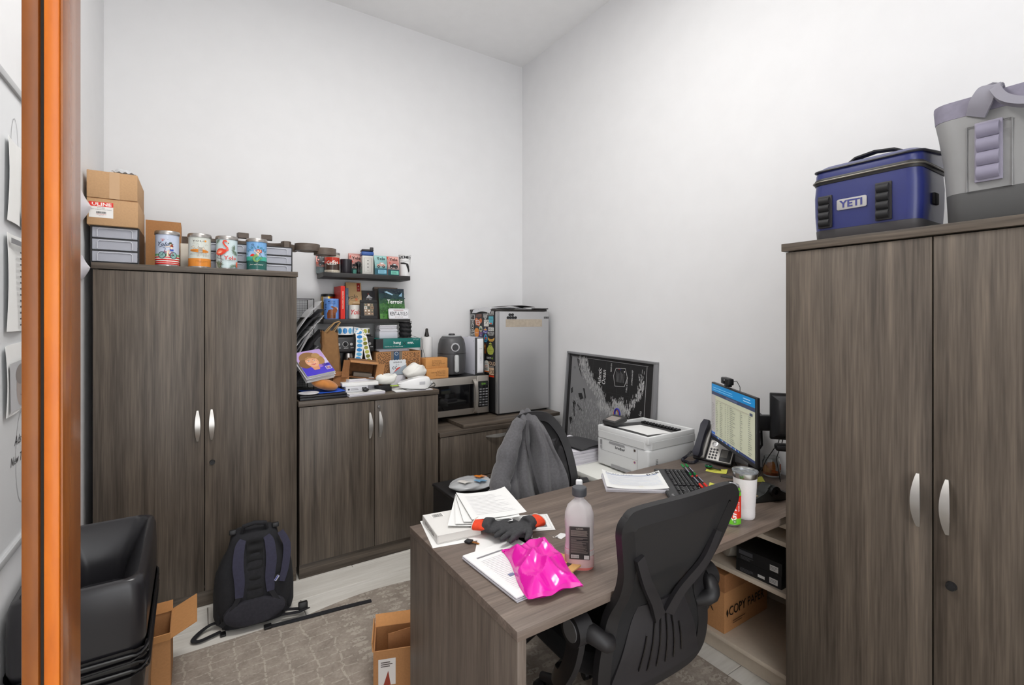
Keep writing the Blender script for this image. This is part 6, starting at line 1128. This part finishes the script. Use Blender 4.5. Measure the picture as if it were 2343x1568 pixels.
t_ = thing('clear_marker', 'clear capped marker beside the pink mailer', 'pen', (1.01, 1.372, ZD+.0012), 50); G().cyl((-.03, 0, .008), (.035, 0, .008), .0075, .007, 14).obj('barrel', M((196, 204, 210), .2, alpha=.8), t_); G().cyl((.035, 0, .008), (.05, 0, .008), .0065, .003, 12).obj('tip', M((190, 196, 200), .3), t_)
t_ = thing('gold_charms', 'gold coloured charm keyring lying by the glove cuff', 'keyring', (1.04, 1.5, ZD+.003), 10)
for k, (x, y, rx, c) in enumerate(((0, 0, .02, (206, 170, 100)), (.03, -.01, .018, (200, 150, 96)), (.012, .02, .012, (226, 226, 226)))): G().sphere((x, y, .008), rx, rx*.6, .008, 8).obj('charm', M(c, .25, .8), t_)
# ---------------------------------------------------------------- office chairs
CB = M((27, 26, 28), .5); CBL = M((34, 32, 35), .55); SEATM = M((24, 24, 26), .95, noise=.2, scale=150, bump=.3)
mesh_m, t, b, L = nt('chair_mesh'); b.inputs['Base Color'].default_value = col4((20, 20, 22)); b.inputs['Roughness'].default_value = .8; b.inputs['Alpha'].default_value = .96
def yb(z): return -.245-.2*max(0, z-.45)-.06*max(0, z-.45)**2+.03*math.exp(-((z-.66)/.09)**2)
PROF = {1: [(.42, .2), (.5, .225), (.6, .238), (.7, .24), (.8, .226), (.88, .196), (.94, .155), (.97, .12), (.995, .07)]}; CUR = [0]
def hw(z): return PROF.get(CUR[0]) or [(.42, .205), (.5, .222), (.58, .212), (.66, .19), (.74, .18), (.82, .192), (.9, .216), (.97, .238), (.995, .232)]
def half(z):
    T = hw(0)
    for (z0, w0), (z1, w1) in zip(T, T[1:]):
        if z <= z1: return w0+(w1-w0)*(z-z0)/(z1-z0)
    return T[-1][1]
def make_chair(label, loc, rz):
    t_ = thing('office_chair', label, 'chair', loc, rz)
    G().lathe([(0, .055), (.045, .06), (.045, .1), (.03, .12), (0, .12)], 20).obj('hub', CB, t_)
    for k in range(5):
        a = math.radians(90+72*k+10); c, s_ = math.cos(a), math.sin(a)
        lg = G().tube([(.03*c, .03*s_, .095), (.15*c, .15*s_, .1), (.25*c, .25*s_, .088), (.305*c, .305*s_, .072)], [.026, .022, .02, .017], 10).obj('base_leg', CB, t_)
        g = G(); ux, uy = -s_, c
        for q in (-1, 1): g.cyl((.31*c+ux*.006*q, .31*s_+uy*.006*q, .032), (.31*c+ux*.026*q, .31*s_+uy*.026*q, .032), .0255, .0235, 18)
        g.cyl((.31*c, .31*s_, .03), (.31*c, .31*s_, .075), .007, .007, 8); g.obj('caster', BLACK, lg)
    G().cyl((0, 0, .11), (0, 0, .4), .025, .025, 18).obj('gas_column', M((30, 30, 32), .3, .4), t_); B(-.1, .1, -.13, .12, .39, .425, .008).obj('tilt_mechanism', BLACK, t_)
    R = []
    for z, k in ((.425, .86), (.432, .95), (.45, 1), (.485, 1), (.505, .95), (.512, .8)): R.append([((.25*k)*(abs(math.cos(2*PI*i/36))**.5)*(1 if math.cos(2*PI*i/36) > 0 else -1), .02+(.245*k)*(abs(math.sin(2*PI*i/36))**.5)*(1 if math.sin(2*PI*i/36) > 0 else -1), z-(.03*max(0, math.sin(2*PI*i/36)-.7) if z > .44 else 0)) for i in range(36)])
    G().loft(R).obj('seat', SEATM, t_)
    zs = [.43, .5, .58, .66, .74, .82, .9, .96]; loop = [(half(z), yb(z), z) for z in zs]+([(.224, yb(.985), .985), (.19, yb(.995), .997), (.0, yb(1.0)-.01, 1.0), (-.19, yb(.995), .997), (-.224, yb(.985), .985)] if not CUR[0] else [(.085, yb(.99), .99), (.0, yb(1.0), 1.0), (-.085, yb(.99), .99)])+[(-half(z), yb(z), z) for z in reversed(zs)]+[(-.12, yb(.41)+.0, .405), (.12, yb(.41), .405)]
    G().ribbon(spline(loop, 5, True), .05, .024, up=(0, -1, 0), closed=True).obj('back_frame', CB, t_, 30)
    G().grid(lambda u, v: ((2*u-1)*half(.46+v*.53), yb(.46+v*.53)-.006-.016*(1-(2*u-1)**2), .46+v*.53), 20, 24).obj('back_mesh', mesh_m, t_)
    for s_ in (-1, 1): G().ribbon(spline([(.175*s_, yb(.86)-.02, .87), (.13*s_, yb(.78)-.03, .78), (.06*s_, yb(.7)-.034, .69), (.02*s_, yb(.64)-.034, .62)], 5), resamp([.03, .034, .038, .046], 5), .014, up=(0, -1, 0)).obj('back_strut', CBL, t_, 30)
    def plate(u, v):
        z = .42+v*.25; w_ = .205-.075*v-.03*v*v; return ((2*u-1)*w_, yb(z)-.03+.012*abs(2*u-1)**2, z)
    G().grid(plate, 16, 12, .012).obj('lumbar_plate', CBL, t_, 50)
    for i in range(6):
        u = .24+i*.105; q0, q1 = (.2, .62) if i in (0, 5) else (.15, .86)
        G().ribbon([Vector(plate(u+(.5-u)*.1*v, v))+Vector((0, -.0032, 0)) for v in [q0+(q1-q0)*k/6 for k in range(7)]], .0045, .002, up=(0, -1, 0)).obj('slot', BLACK_G, t_)
    G().tube([(0, yb(.45)-.01, .45), (0, -.18, .405), (0, -.05, .4)], .022, 10).obj('back_bracket', BLACK, t_)
    for s_ in (-1, 1):
        ar = G().tube(spline([(.2*s_, yb(.59), .59), (.235*s_, -.29, .61), (.262*s_, -.265, .63), (.275*s_, -.235, .635)], 4), resamp([.022, .024, .027, .028], 4), 14).obj('arm_bracket', CB, t_)
        G().cyl((.262*s_, -.22, .635), (.314*s_, -.22, .635), .046, .046, 28).obj('pivot', CB, ar); G().cyl((.314*s_, -.22, .635), (.317*s_, -.22, .635), .031, .031, 24).obj('pivot_cap', M((130, 130, 130), .35, .6), ar)
        G().loft([[((.288+.03*math.cos(2*PI*k/14)*q)*s_, y, .66+.016*math.sin(2*PI*k/14)*q) for k in range(14)] for y, q in ((-.2, .6), (-.17, .95), (-.05, 1), (.05, 1), (.085, .8), (.095, .4))]).obj('arm_pad', M((28, 28, 30), .5), t_)
        G().ribbon(spline([(.288*s_, -.22, .62), (.296*s_, -.205, .53), (.29*s_, -.15, .44), (.25*s_, -.07, .4), (.15*s_, -.04, .4)], 5), resamp([.06, .055, .05, .045, .04], 5), .022, up=(s_, 0, .4)).obj('arm_support', CB, t_, 50)
    return t_
make_chair('black mesh-back office chair in the foreground pushed under the desk', (1.236, 1.295, .008), -2)
CUR[0] = 1
make_chair('black office chair behind the desk with a hoodie over its back', (1.462, 1.852, .008), 160).scale = (.82, 1, 1)
# hoodie draped over the far chair
HM = M((94, 93, 96), .95, noise=.16, scale=90, bump=.5, sheen=.3)
t_ = thing('hoodie', 'heather grey zip hoodie draped over the far chair back', 'hoodie', (1.462, 1.852, .008), 160)
def drape(u, v):
    # u runs from the right edge in the picture to the left; v: 0 = hem on the seat side, .66 = over the top, 1 = hem behind
    front = v < .66; t = (1-v/.66) if front else (v-.66)/.34; tt = t**.75
    xt = -.06+.19*u; xb = -.15+.41*u; x = xt+(xb-xt)*(tt if front else tt*.1)
    z = 1.03-(.47 if front else .26)*t-.12*(abs(u-.5)*2)**2.2*(1-tt)
    fold = .5*math.sin(u*23+1)+.3*math.sin(u*41+t*2)+.3*math.sin(u*9-t*3); gap = math.exp(-((u-.52+.1*t)/.07)**2)
    if front: y = yb(min(z, 1.0))+.03+.05*tt+(.008+.026*t)*fold-.09*gap*min(1, t*2.5)
    else: y = yb(min(z, 1.0))-.04-.02*tt-(.006+.012*t)*fold
    k = max(0, 1-t*9); y = y*(1-k)+(yb(1.0)-.004)*k
    return (x+.01*math.sin(t*8+u*4), y, z+.006*math.sin(u*31)*(1-tt)+.01*math.sin(u*17)*t)
G().grid(drape, 80, 50, .006).obj('body', HM, t_, 75)
slv = spline([(.09, yb(.99)+.04, .985), (.15, yb(.9)+.07, .89), (.2, yb(.8)+.09, .78), (.235, yb(.72)+.1, .69), (.25, yb(.66)+.1, .635)], 4)
G().tube([p+Vector((.004*math.sin(i*1.3), .004*math.cos(i), 0)) for i, p in enumerate(slv)], [.03+.024*min(1, i/6)+.003*math.sin(i*2.2) for i in range(len(slv))], 16).obj('sleeve', HM, t_)
G().tube([(.25, yb(.66)+.1, .64), (.254, yb(.64)+.1, .61), (.258, yb(.6)+.1, .57)], [.056, .052, .054], 18).obj('cuff', M((98, 97, 100), .95, bump=.5, scale=120), t_)
G().ribbon(spline([(.05, yb(.99)+.05, .985), (.07, yb(.9)+.075, .9), (.055, yb(.8)+.09, .79), (.03, yb(.7)+.1, .67), (.01, yb(.6)+.105, .58)], 4), .016, .005, up=(0, 1, 0)).obj('zip_band', M((64, 63, 66), .7), t_)
# ---------------------------------------------------------------- black drawer cart with plastic bag
t_ = thing('drawer_cart', 'black plastic drawer cart between the credenza and far chair', 'drawers', (1.24, 2.5, .0)); B(0, .32, .01, .3, .02, .5, .006, 2).obj('body', BLACK, t_); B(-.005, .325, 0, .305, .5, .52, .006, 2).obj('top', M((26, 26, 28), .4), t_)
for z0, z1 in ((.36, .48), (.2, .35), (.04, .19)):
    for x0, x1 in ((.01, .155), (.165, .31)): d = B(x0, x1, -.004, .01, z0, z1, .003).obj('drawer', M((44, 44, 50), .35), t_); B(x0+.02, x1-.02, -.008, -.004, z1-.03, z1-.012, .002).obj('pull', M((120, 120, 136), .35), d)
o = crumple('plastic_bag', 'clear plastic bag of small parts on the black drawer cart', 'bag', (1.4, 2.6, .5205), .14, .1, .05, M((216, 218, 220), .2, alpha=.7), 12, .12); 
for c, x, y, r, n in (((236, 232, 226), 1.36, 2.58, .04, 'cream sachet inside the clear bag on the drawer cart'), ((120, 170, 206), 1.44, 2.55, .03, 'pale blue sachet beside the clear bag on the drawer cart'), ((226, 130, 40), 1.48, 2.62, .03, 'orange tag beside the clear bag on the drawer cart')):
    o = G().grid(lambda u, v: ((u-.5)*r*2.4, (v-.5)*r*1.6, .003*math.sin(u*6)), 6, 4, .002).obj('sachet', M(c, .4)); at(o, (x, y, .573), 20, (0, 8, 20)); tag(o, n, 'sachet')
# ---------------------------------------------------------------- shelf unit under the desk
LW = M((196, 182, 164), .5, noise=.03, scale=60)
t_ = thing('shelf_unit', 'low pale wood shelf unit under the right end of the desk', 'shelf unit', (2.0, 1.006, 0)); d, w = .5, .75
for z in (.085, .415, .625): B(0, d, .0142, w-.018, z, z+.02, .002).obj('shelf', LW, t_)
B(0, d, 0, .014, .002, .7, .001).obj('side_panel', LW, t_); B(0, d, w-.018, w, .002, .7, .001).obj('side_panel', LW, t_); B(d-.008, d, .018, w-.018, .02, .7).obj('back_panel', M((150, 138, 122), .7), t_); B(.04, .055, .018, w-.018, .002, .085).obj('kick_board', LW, t_)
B(0, d, 0, w, .7, .72, .001).obj('top', LW, t_)
t_ = thing('copy_paper_box', 'brown copy paper carton on the lowest under-desk shelf', 'box', (2.025, 1.315, .1055)); B(0, .36, 0, .25, 0, .27, .003).obj('body', CARD, t_); B(-.003, .363, -.003, .253, .19, .272, .002).obj('lid', CARD_D, t_)
Print().text('COPY PAPER', .03, .075, .042, (40, 30, 22), 'LEFT', sx=.85, bold=.01).poly([(.01, .092), (.018, .112), (.026, .092), (.018, .072)], (40, 30, 22)).lines(.06, .16, .03, .05, 2, .004, (96, 66, 40)).build('printing', t_, plane((0, -.0035, 0), (1, 0, 0), (0, 0, 1)))
Print().text('PAPER', .12, .085, .042, (40, 30, 22), sx=.85, bold=.01).lines(.05, .2, .14, .17, 2, .004, (40, 30, 22), 0).build('side_printing', t_, lambda x, y, k: Vector((-.0036-k, .245-x, y)))
for i, (z, lb, y0) in enumerate(((.4355, 'black toner box on the middle under-desk shelf, lower of two', 1.052), (.4895, 'black toner box on the middle under-desk shelf, upper of two', 1.05))):
    t_ = thing('toner_box', lb, 'box', (2.015, y0, z), group='toner boxes'); B(0, .15, 0, .2, 0, .053, .0015).obj('body', M((22, 22, 24), .5), t_)
    p = Print(); p.rect(.012, .026, .075, .044, (70, 70, 74)) if i else p.rect(.1, .012, .13, .024, (206, 204, 200)); p.rect(.15, .01, .185, .034, (206, 204, 200)).lines(.152, .183, .014, .03, 3, .002, (110, 110, 112)).lines(.02, .08, .006, .022, 3, .002, (90, 90, 94)); p.build('printing', t_, lambda x, y, k: Vector((-.0004-k, .2-x, y)))
o = B(0, .16, 0, .22, 0, .06, .002).obj('dark_carton', M((26, 26, 28), .6)); at(o, (2.23, 1.07, .4355)); tag(o, 'long black carton behind the toner boxes', 'box')
o = G().lathe([(.012, 0), (.06, 0), (.062, .004), (.062, .08), (.06, .084), (.012, .084), (.012, 0)], 32).obj('paper_reel', M((206, 202, 192), .7)); at(o, (2.09, 1.36, .498), 0, (90, 0, 60)); tag(o, 'white paper reel standing on the middle under-desk shelf', 'reel')
o = B(0, .2, 0, .18, 0, .12, .002).obj('small_carton', CARD_D); at(o, (2.06, 1.45, .4355)); tag(o, 'small brown carton at the far end of the middle under-desk shelf', 'box')
# ---------------------------------------------------------------- cooler bags on the right cabinet
ZR = 1.8505
def rrect(w, d, r, n=5):
    """rounded rectangle outline centred on the origin: x extent d, y extent w"""
    pts = []
    for cx, cy, a0 in ((d/2-r, w/2-r, 0), (-d/2+r, w/2-r, 90), (-d/2+r, -w/2+r, 180), (d/2-r, -w/2+r, 270)):
        for i in range(n+1): a = math.radians(a0+90*i/n); pts.append((cx+r*math.cos(a), cy+r*math.sin(a)))
    return pts
def bagrings(prof, r): return [[(x, y, z+(sl*(x) if sl else 0)) for x, y in rrect(w, d, r)] for w, d, z, sl in prof]
def molle(t_, y, z0, z1, m, m2, fx, w=.036):
    pn = B(fx-.005, fx+.004, y-w/2-.006, y+w/2+.006, z0-.006, z1+.006, .002).obj('webbing_panel', m2, t_); n = 4; h_ = (z1-z0)/n
    for i in range(n): G().grid(lambda u, v, i=i: (fx-.006-.011*math.sin(PI*v)**.7, y-w/2+u*w, z0+(i+v*.86+.07)*h_), 4, 8, .003).obj('webbing_loop', m, pn)
t_ = thing('cooler_bag', 'navy blue zippered soft cooler on the right cabinet', 'cooler bag', (2.135, .762, ZR)); NAVY = M((36, 44, 104), .33, noise=.06, scale=9, bump=.2, coat=.15)
G().loft(bagrings([(.318, .25, .0, 0), (.326, .258, .008, 0), (.33, .262, .042, 0)], .035)).obj('base_shell', M((66, 64, 66), .5), t_)
G().loft(bagrings([(.33, .262, .0425, 0), (.336, .268, .1, 0), (.338, .27, .17, 0), (.332, .264, .216, .0)], .038)).obj('body', NAVY, t_)
G().loft(bagrings([(.336, .268, .216, 0), (.34, .272, .22, 0), (.34, .272, .236, 0), (.336, .268, .24, 0)], .04)).obj('zipper_band', M((40, 38, 38), .5), t_)
zp = G(); o_ = rrect(.346, .278, .042, 6); zp.tube([(x, y, .228) for x, y in o_], .003, 6, True); zp.obj('zipper_teeth', M((120, 116, 108), .35, .6), t_)
G().loft(bagrings([(.334, .266, .2405, 0), (.332, .264, .268, .1), (.322, .254, .29, .12), (.29, .22, .3, .12)], .04)).obj('lid', NAVY, t_); G().tube([(x, y, .285+.12*x) for x, y in rrect(.336, .266, .042, 6)], .0045, 6, True).obj('lid_piping', M((34, 34, 44), .5), t_)
G().ribbon([(.0, -.1, .3), (-.01, -.06, .322), (-.01, .0, .33), (-.01, .06, .322), (.0, .1, .3)], .035, .006, up=(0, 0, 1)).obj('top_handle', BLACK_M, t_)
molle(t_, .118, .055, .165, BLACK_M, M((40, 38, 40), .6), -.136); molle(t_, -.068, .055, .175, BLACK_M, M((40, 38, 40), .6), -.136)
lg = G().prism([(-.048, -.016), (-.044, -.02), (.044, -.02), (.048, -.016), (.048, .016), (.044, .02), (-.044, .02), (-.048, .016)], 0, .004, .001, 2, Matrix.Translation((-.135, .03, .128)) @ Matrix(((0, 0, -1, 0), (-1, 0, 0, 0), (0, 1, 0, 0), (0, 0, 0, 1)))).obj('logo_plate', M((170, 168, 166), .5), t_)
Print().text('YETI', 0, -.0115, .025, (56, 60, 124), sx=1.05, bold=.04).build('lettering', lg, lambda x, y, k: Vector((-.1396-k, .03-x, .128+y)))
for s_ in (-1, 1): B(-.02, .02, s_*.17-.006, s_*.17+.006, .1, .14, .003).obj('strap_anchor', BLACK_M, t_)
t_ = thing('tote_cooler', 'large grey tote cooler with lavender trim and carry strap', 'cooler bag', (2.145, .31, ZR)); GT = M((138, 138, 138), .6, noise=.04, scale=8, bump=.2); LV = M((122, 118, 134), .7, noise=.08, scale=50)
G().loft(bagrings([(.44, .25, .0, 0), (.455, .262, .012, 0), (.462, .268, .1, 0)], .05)).obj('base_shell', M((82, 82, 82), .65), t_)
G().loft(bagrings([(.462, .268, .1005, 0), (.475, .272, .2, 0), (.5, .27, .29, 0), (.52, .262, .34, 0)], .05)).obj('body', GT, t_)
G().loft(bagrings([(.521, .263, .3405, 0), (.532, .25, .385, 0), (.535, .235, .4, 0), (.52, .2, .405, 0)], .05)).obj('top_band', LV, t_)
molle(t_, .12, .13, .3, M((134, 130, 148), .75), M((146, 142, 158), .7), -.139, .05)
G().tube([(-.1365, .17, .1), (-.1375, .17, .3), (-.1375, .07, .3), (-.1365, .07, .1)], .002, 6, True).obj('panel_welt', M((132, 132, 132), .6), t_)
STR = M((136, 134, 144), .75)
G().ribbon(spline([(-.135, .15, .33), (-.15, .135, .365), (-.145, .12, .4), (-.115, .112, .413), (-.095, .11, .405)], 5), resamp([.05, .058, .05, .04, .035], 5), .007, up=(-1, 0, .3)).obj('strap_anchor_patch', STR, t_, 60)
G().ribbon(spline([(-.115, .108, .41), (-.15, .1, .385), (-.178, .075, .345), (-.188, .03, .318), (-.19, -.04, .308), (-.186, -.11, .322), (-.16, -.16, .37)], 6), .024, .02, up=(-1, 0, .35)).obj('carry_strap', STR, t_, 60)
# ---------------------------------------------------------------- waste bin
t_ = thing('waste_bin', 'large black plastic waste bin lined with a black bag', 'bin', (-.291, 2.135, 0)); BN = M((34, 33, 36), .28)
def bring(w, d, z, r=.04, k=0, tl=0): return [(x, y, z+tl*(y+.26)/.52+k*abs(x/.16)**3) for y, x in [(q, p_) for p_, q in [(b_, a_) for a_, b_ in rrect(w, d, r)]]]
def brr(w, d, z, r=.04, k=0): return [(x, y, z+.03*max(0, y)/.26+k) for x, y in rrect(d, w, r)]
G().loft([brr(.23, .44, .004), brr(.29, .5, .54), brr(.295, .505, .56)]).obj('body', BN, t_)
g = G(); g.loft([brr(.3, .508, .53), brr(.316, .522, .56), brr(.318, .526, .66), brr(.312, .524, .73), brr(.3, .512, .75), brr(.27, .49, .757), brr(.255, .474, .75), brr(.15, .36, .63), brr(.145, .355, .3)], cap=False); g.obj('hood', BN, t_, 60)
G().loft([brr(.144, .354, .27), brr(.144, .354, .3)], cap=True).obj('opening_shade', M((8, 8, 9), .9), t_)  # near-black cap puts the shade inside the bin into colour
random.seed(4); R = []
for j in range(14):
    a = j/13; base = brr(.322-.05*a, .53-.05*a, .545-.53*a); R.append([(x*(1+random.uniform(-.012, .016)), y*(1+random.uniform(-.01, .012)), z+random.uniform(-.008, .008)) for x, y, z in base])
G().loft(R, cap=False).obj('liner_bag', M((20, 19, 21), .22), t_, 25)
for q in range(5): z = .53-.016*q; G().tube([(x*(1.012+.004*math.sin(i+q)), y*(1.012+.004*math.sin(i*1.3)), zz+.006*math.sin(i*.9+q*2)) for i, (x, y, zz) in enumerate(brr(.322, .532, z))], .004, 6, True).obj('liner_fold', M((20, 19, 21), .22), t_)
# ---------------------------------------------------------------- cartons on the floor
def flapbox(label, loc, rz, w, d, h, flaps, m=CARD):
    t_ = thing('open_carton', label, 'box', loc, rz); th = .005
    G().box(0, w, 0, th, 0, h).box(0, w, d-th, d, 0, h).box(0, th, th, d-th, 0, h).box(w-th, w, th, d-th, 0, h).box(0, w, 0, d, 0, th).obj('body', m, t_, 0)
    for (mx, x, y) in flaps: G().box(0, x, 0, y, 0, .004, Mx=mx).obj('flap', M((196, 140, 86), .85, noise=.05, scale=90), t_, 0)
    return t_
flapbox('open brown carton on the floor behind the waste bin', (-.4, 2.425, .001), 0, .31, .24, .24, [(TR(.31, 0, .238, ry=-24), .1, .24), (TR(0, .236, .236, rx=80), .31, .045), (TR(0, .0, .238, rx=100), .31, .03)])
t_ = flapbox('open brown carton on the floor beside the desk panel', (.612, 1.985, .007), -20, .28, .17, .165, [(TR(.0, .0, .165, ry=-95), .04, .17), (TR(0, .17, .163, rx=50), .28, .05), (TR(.28, 0, .163, ry=-60), .1, .17)])
Print().rect(.02, .02, .09, .13, (226, 222, 218)).poly([(.04, .02), (.06, .08), (.07, .02)], (150, 60, 40)).lines(.03, .08, .095, .12, 3, .004, (90, 80, 76)).build('label', t_, plane((0, -.0004, 0), (1, 0, 0), (0, 0, 1)))
o = B(0, .13, 0, .005, 0, .18, .0005).obj('card_divider', CARD_D); at(o, (.69, 2.03, .014), -5); tag(o, 'cardboard divider standing inside the carton by the desk', 'cardboard')
# ---------------------------------------------------------------- backpack
t_ = thing('backpack', 'black backpack with bluish padded straps leaning on the tall cabinet', 'backpack', (.25, 2.8, .001), rot=(-12, 0, -4)); BPK = M((30, 30, 34), .85, noise=.2, scale=70, bump=.4); BLU = M((50, 49, 68), .85, noise=.12, scale=80)
R = []
for i in range(15):
    a = i/14; z = .46*a; w_ = .145+.035*math.sin(PI*min(a*1.25, 1))-.045*max(0, a-.6)/.4; d_ = .085+.02*math.sin(PI*a)-.03*max(0, a-.75)/.25
    if i == 14: w_ *= .8; d_ *= .7
    R.append([(w_*(abs(math.cos(2*PI*k/32))**.7)*(1 if math.cos(2*PI*k/32) > 0 else -1)*(1+.02*math.sin(k*2+i)), .02+d_*(abs(math.sin(2*PI*k/32))**.7)*(1 if math.sin(2*PI*k/32) > 0 else -1)*(1+.03*math.sin(k*3+i*1.3)), z) for k in range(32)])
G().loft(R).obj('main_body', BPK, t_, 60)
for s_ in (-1, 1):
    G().loft([[((.155+.03*math.cos(2*PI*k/16)*q)*s_, .03+.06*math.sin(2*PI*k/16)*q, z) for k in range(16)] for z, q in ((.02, .6), (.06, 1), (.16, 1.05), (.22, .85))]).obj('side_pocket', BPK, t_)
    pts = [(.055*s_, -.066, .41), (.068*s_, -.082, .38), (.075*s_, -.092, .3), (.068*s_, -.096, .22), (.07*s_, -.095, .15)]
    G().ribbon(spline(pts, 5), resamp([.03, .045, .05, .046, .034], 5), .014, up=(0, -1, 0)).obj('shoulder_strap', BLU, t_, 60)
    G().ribbon([(.07*s_, -.097, .155), (.1*s_, -.1, .1), (.13*s_, -.08, .05), (.15*s_, -.06, .03)], .022, .004, up=(0, -1, 0)).obj('lower_webbing', BPK, t_)
    B(.1*s_-.016, .1*s_+.016, -.03, .0, .438, .462, .004).obj('buckle', BLACK, t_)
G().ribbon(spline([(.12, -.06, .42), (.15, -.075, .35), (.14, -.085, .25), (.12, -.09, .18)], 5), resamp([.03, .036, .036, .03], 5), .01, up=(0, -1, 0)).obj('second_strap', BLU, t_, 60)
G().grid(lambda u, v: ((u-.5)*.075, -.082-.006*math.sin(v*40)*math.sin(PI*u), .12+v*.29), 8, 44, .004).obj('ribbed_back_panel', M((22, 22, 24), .9), t_, 60)
G().loft([[(.14*q*(abs(math.cos(2*PI*k/28))**.8)*(1 if math.cos(2*PI*k/28) > 0 else -1), y, .07+(.06 if math.sin(2*PI*k/28) > 0 else .062)*q*math.sin(2*PI*k/28)) for k in range(28)] for y, q in ((-.07, 1), (-.095, .97), (-.105, .86), (-.108, .6))]).obj('lumbar_pad', M((40, 39, 46), .9, noise=.2, scale=90), t_)
G().tube([(-.055, -.03, .445), (-.05, -.05, .475), (0, -.055, .485), (.05, -.05, .475), (.055, -.03, .445)], .011, 10).obj('haul_handle', BPK, t_)
Print().rect(-.014, -.006, .014, .006, (200, 200, 210)).rect(-.013, -.001, .013, .005, (60, 70, 150)).text('patagonia', 0, -.0045, .0035, (30, 30, 36)).build('brand_patch', t_, lambda x, y, k: Vector((.098+x*.6-y*.75, -.112-k, .205+x*.8+y*.6)))
B(.088, .112, -.1105, -.107, .19, .222, .001).obj('patch_backing', BPK, t_)
G().ribbon([(.13, -.05, .03), (.19, -.06, .02), (.24, -.09, .016), (.2, -.1, .014), (.12, -.09, .02)], .03, .004, up=(0, 0, 1)).obj('hip_belt', BPK, t_); G().box(.2, .245, -.085, -.055, .008, .05, .006, 2).obj('hip_buckle', BLACK, t_)
st = thing('loose_strap', 'long black webbing strap lying across the rug edge', 'strap', (.3, 2.72, .0068)); G().ribbon([(.0, -.03, .001), (.1, -.045, .003), (.22, -.06, .005), (.34, -.07, .004), (.45, -.083, .003), (.5, -.09, .002)], .028, .003).obj('webbing', BPK, st); B(-.02, .015, -.05, -.015, .0, .012, .003).obj('end_buckle', BLACK, st)
st = thing('loose_strap', 'looped black waist strap left of the backpack', 'strap', (.1, 2.8, .0)); G().ribbon(spline([(.03, .0, .03), (-.03, .03, .03), (-.08, .02, .016), (-.115, -.03, .012), (-.09, -.055, .012), (-.03, -.04, .013), (.0, -.03, .013)], 5), .022, .003).obj('webbing', BPK, st); B(-.005, .02, -.065, -.03, .001, .012, .003).obj('end_buckle', BLACK, st)
bpy.data.objects.remove(_fo)
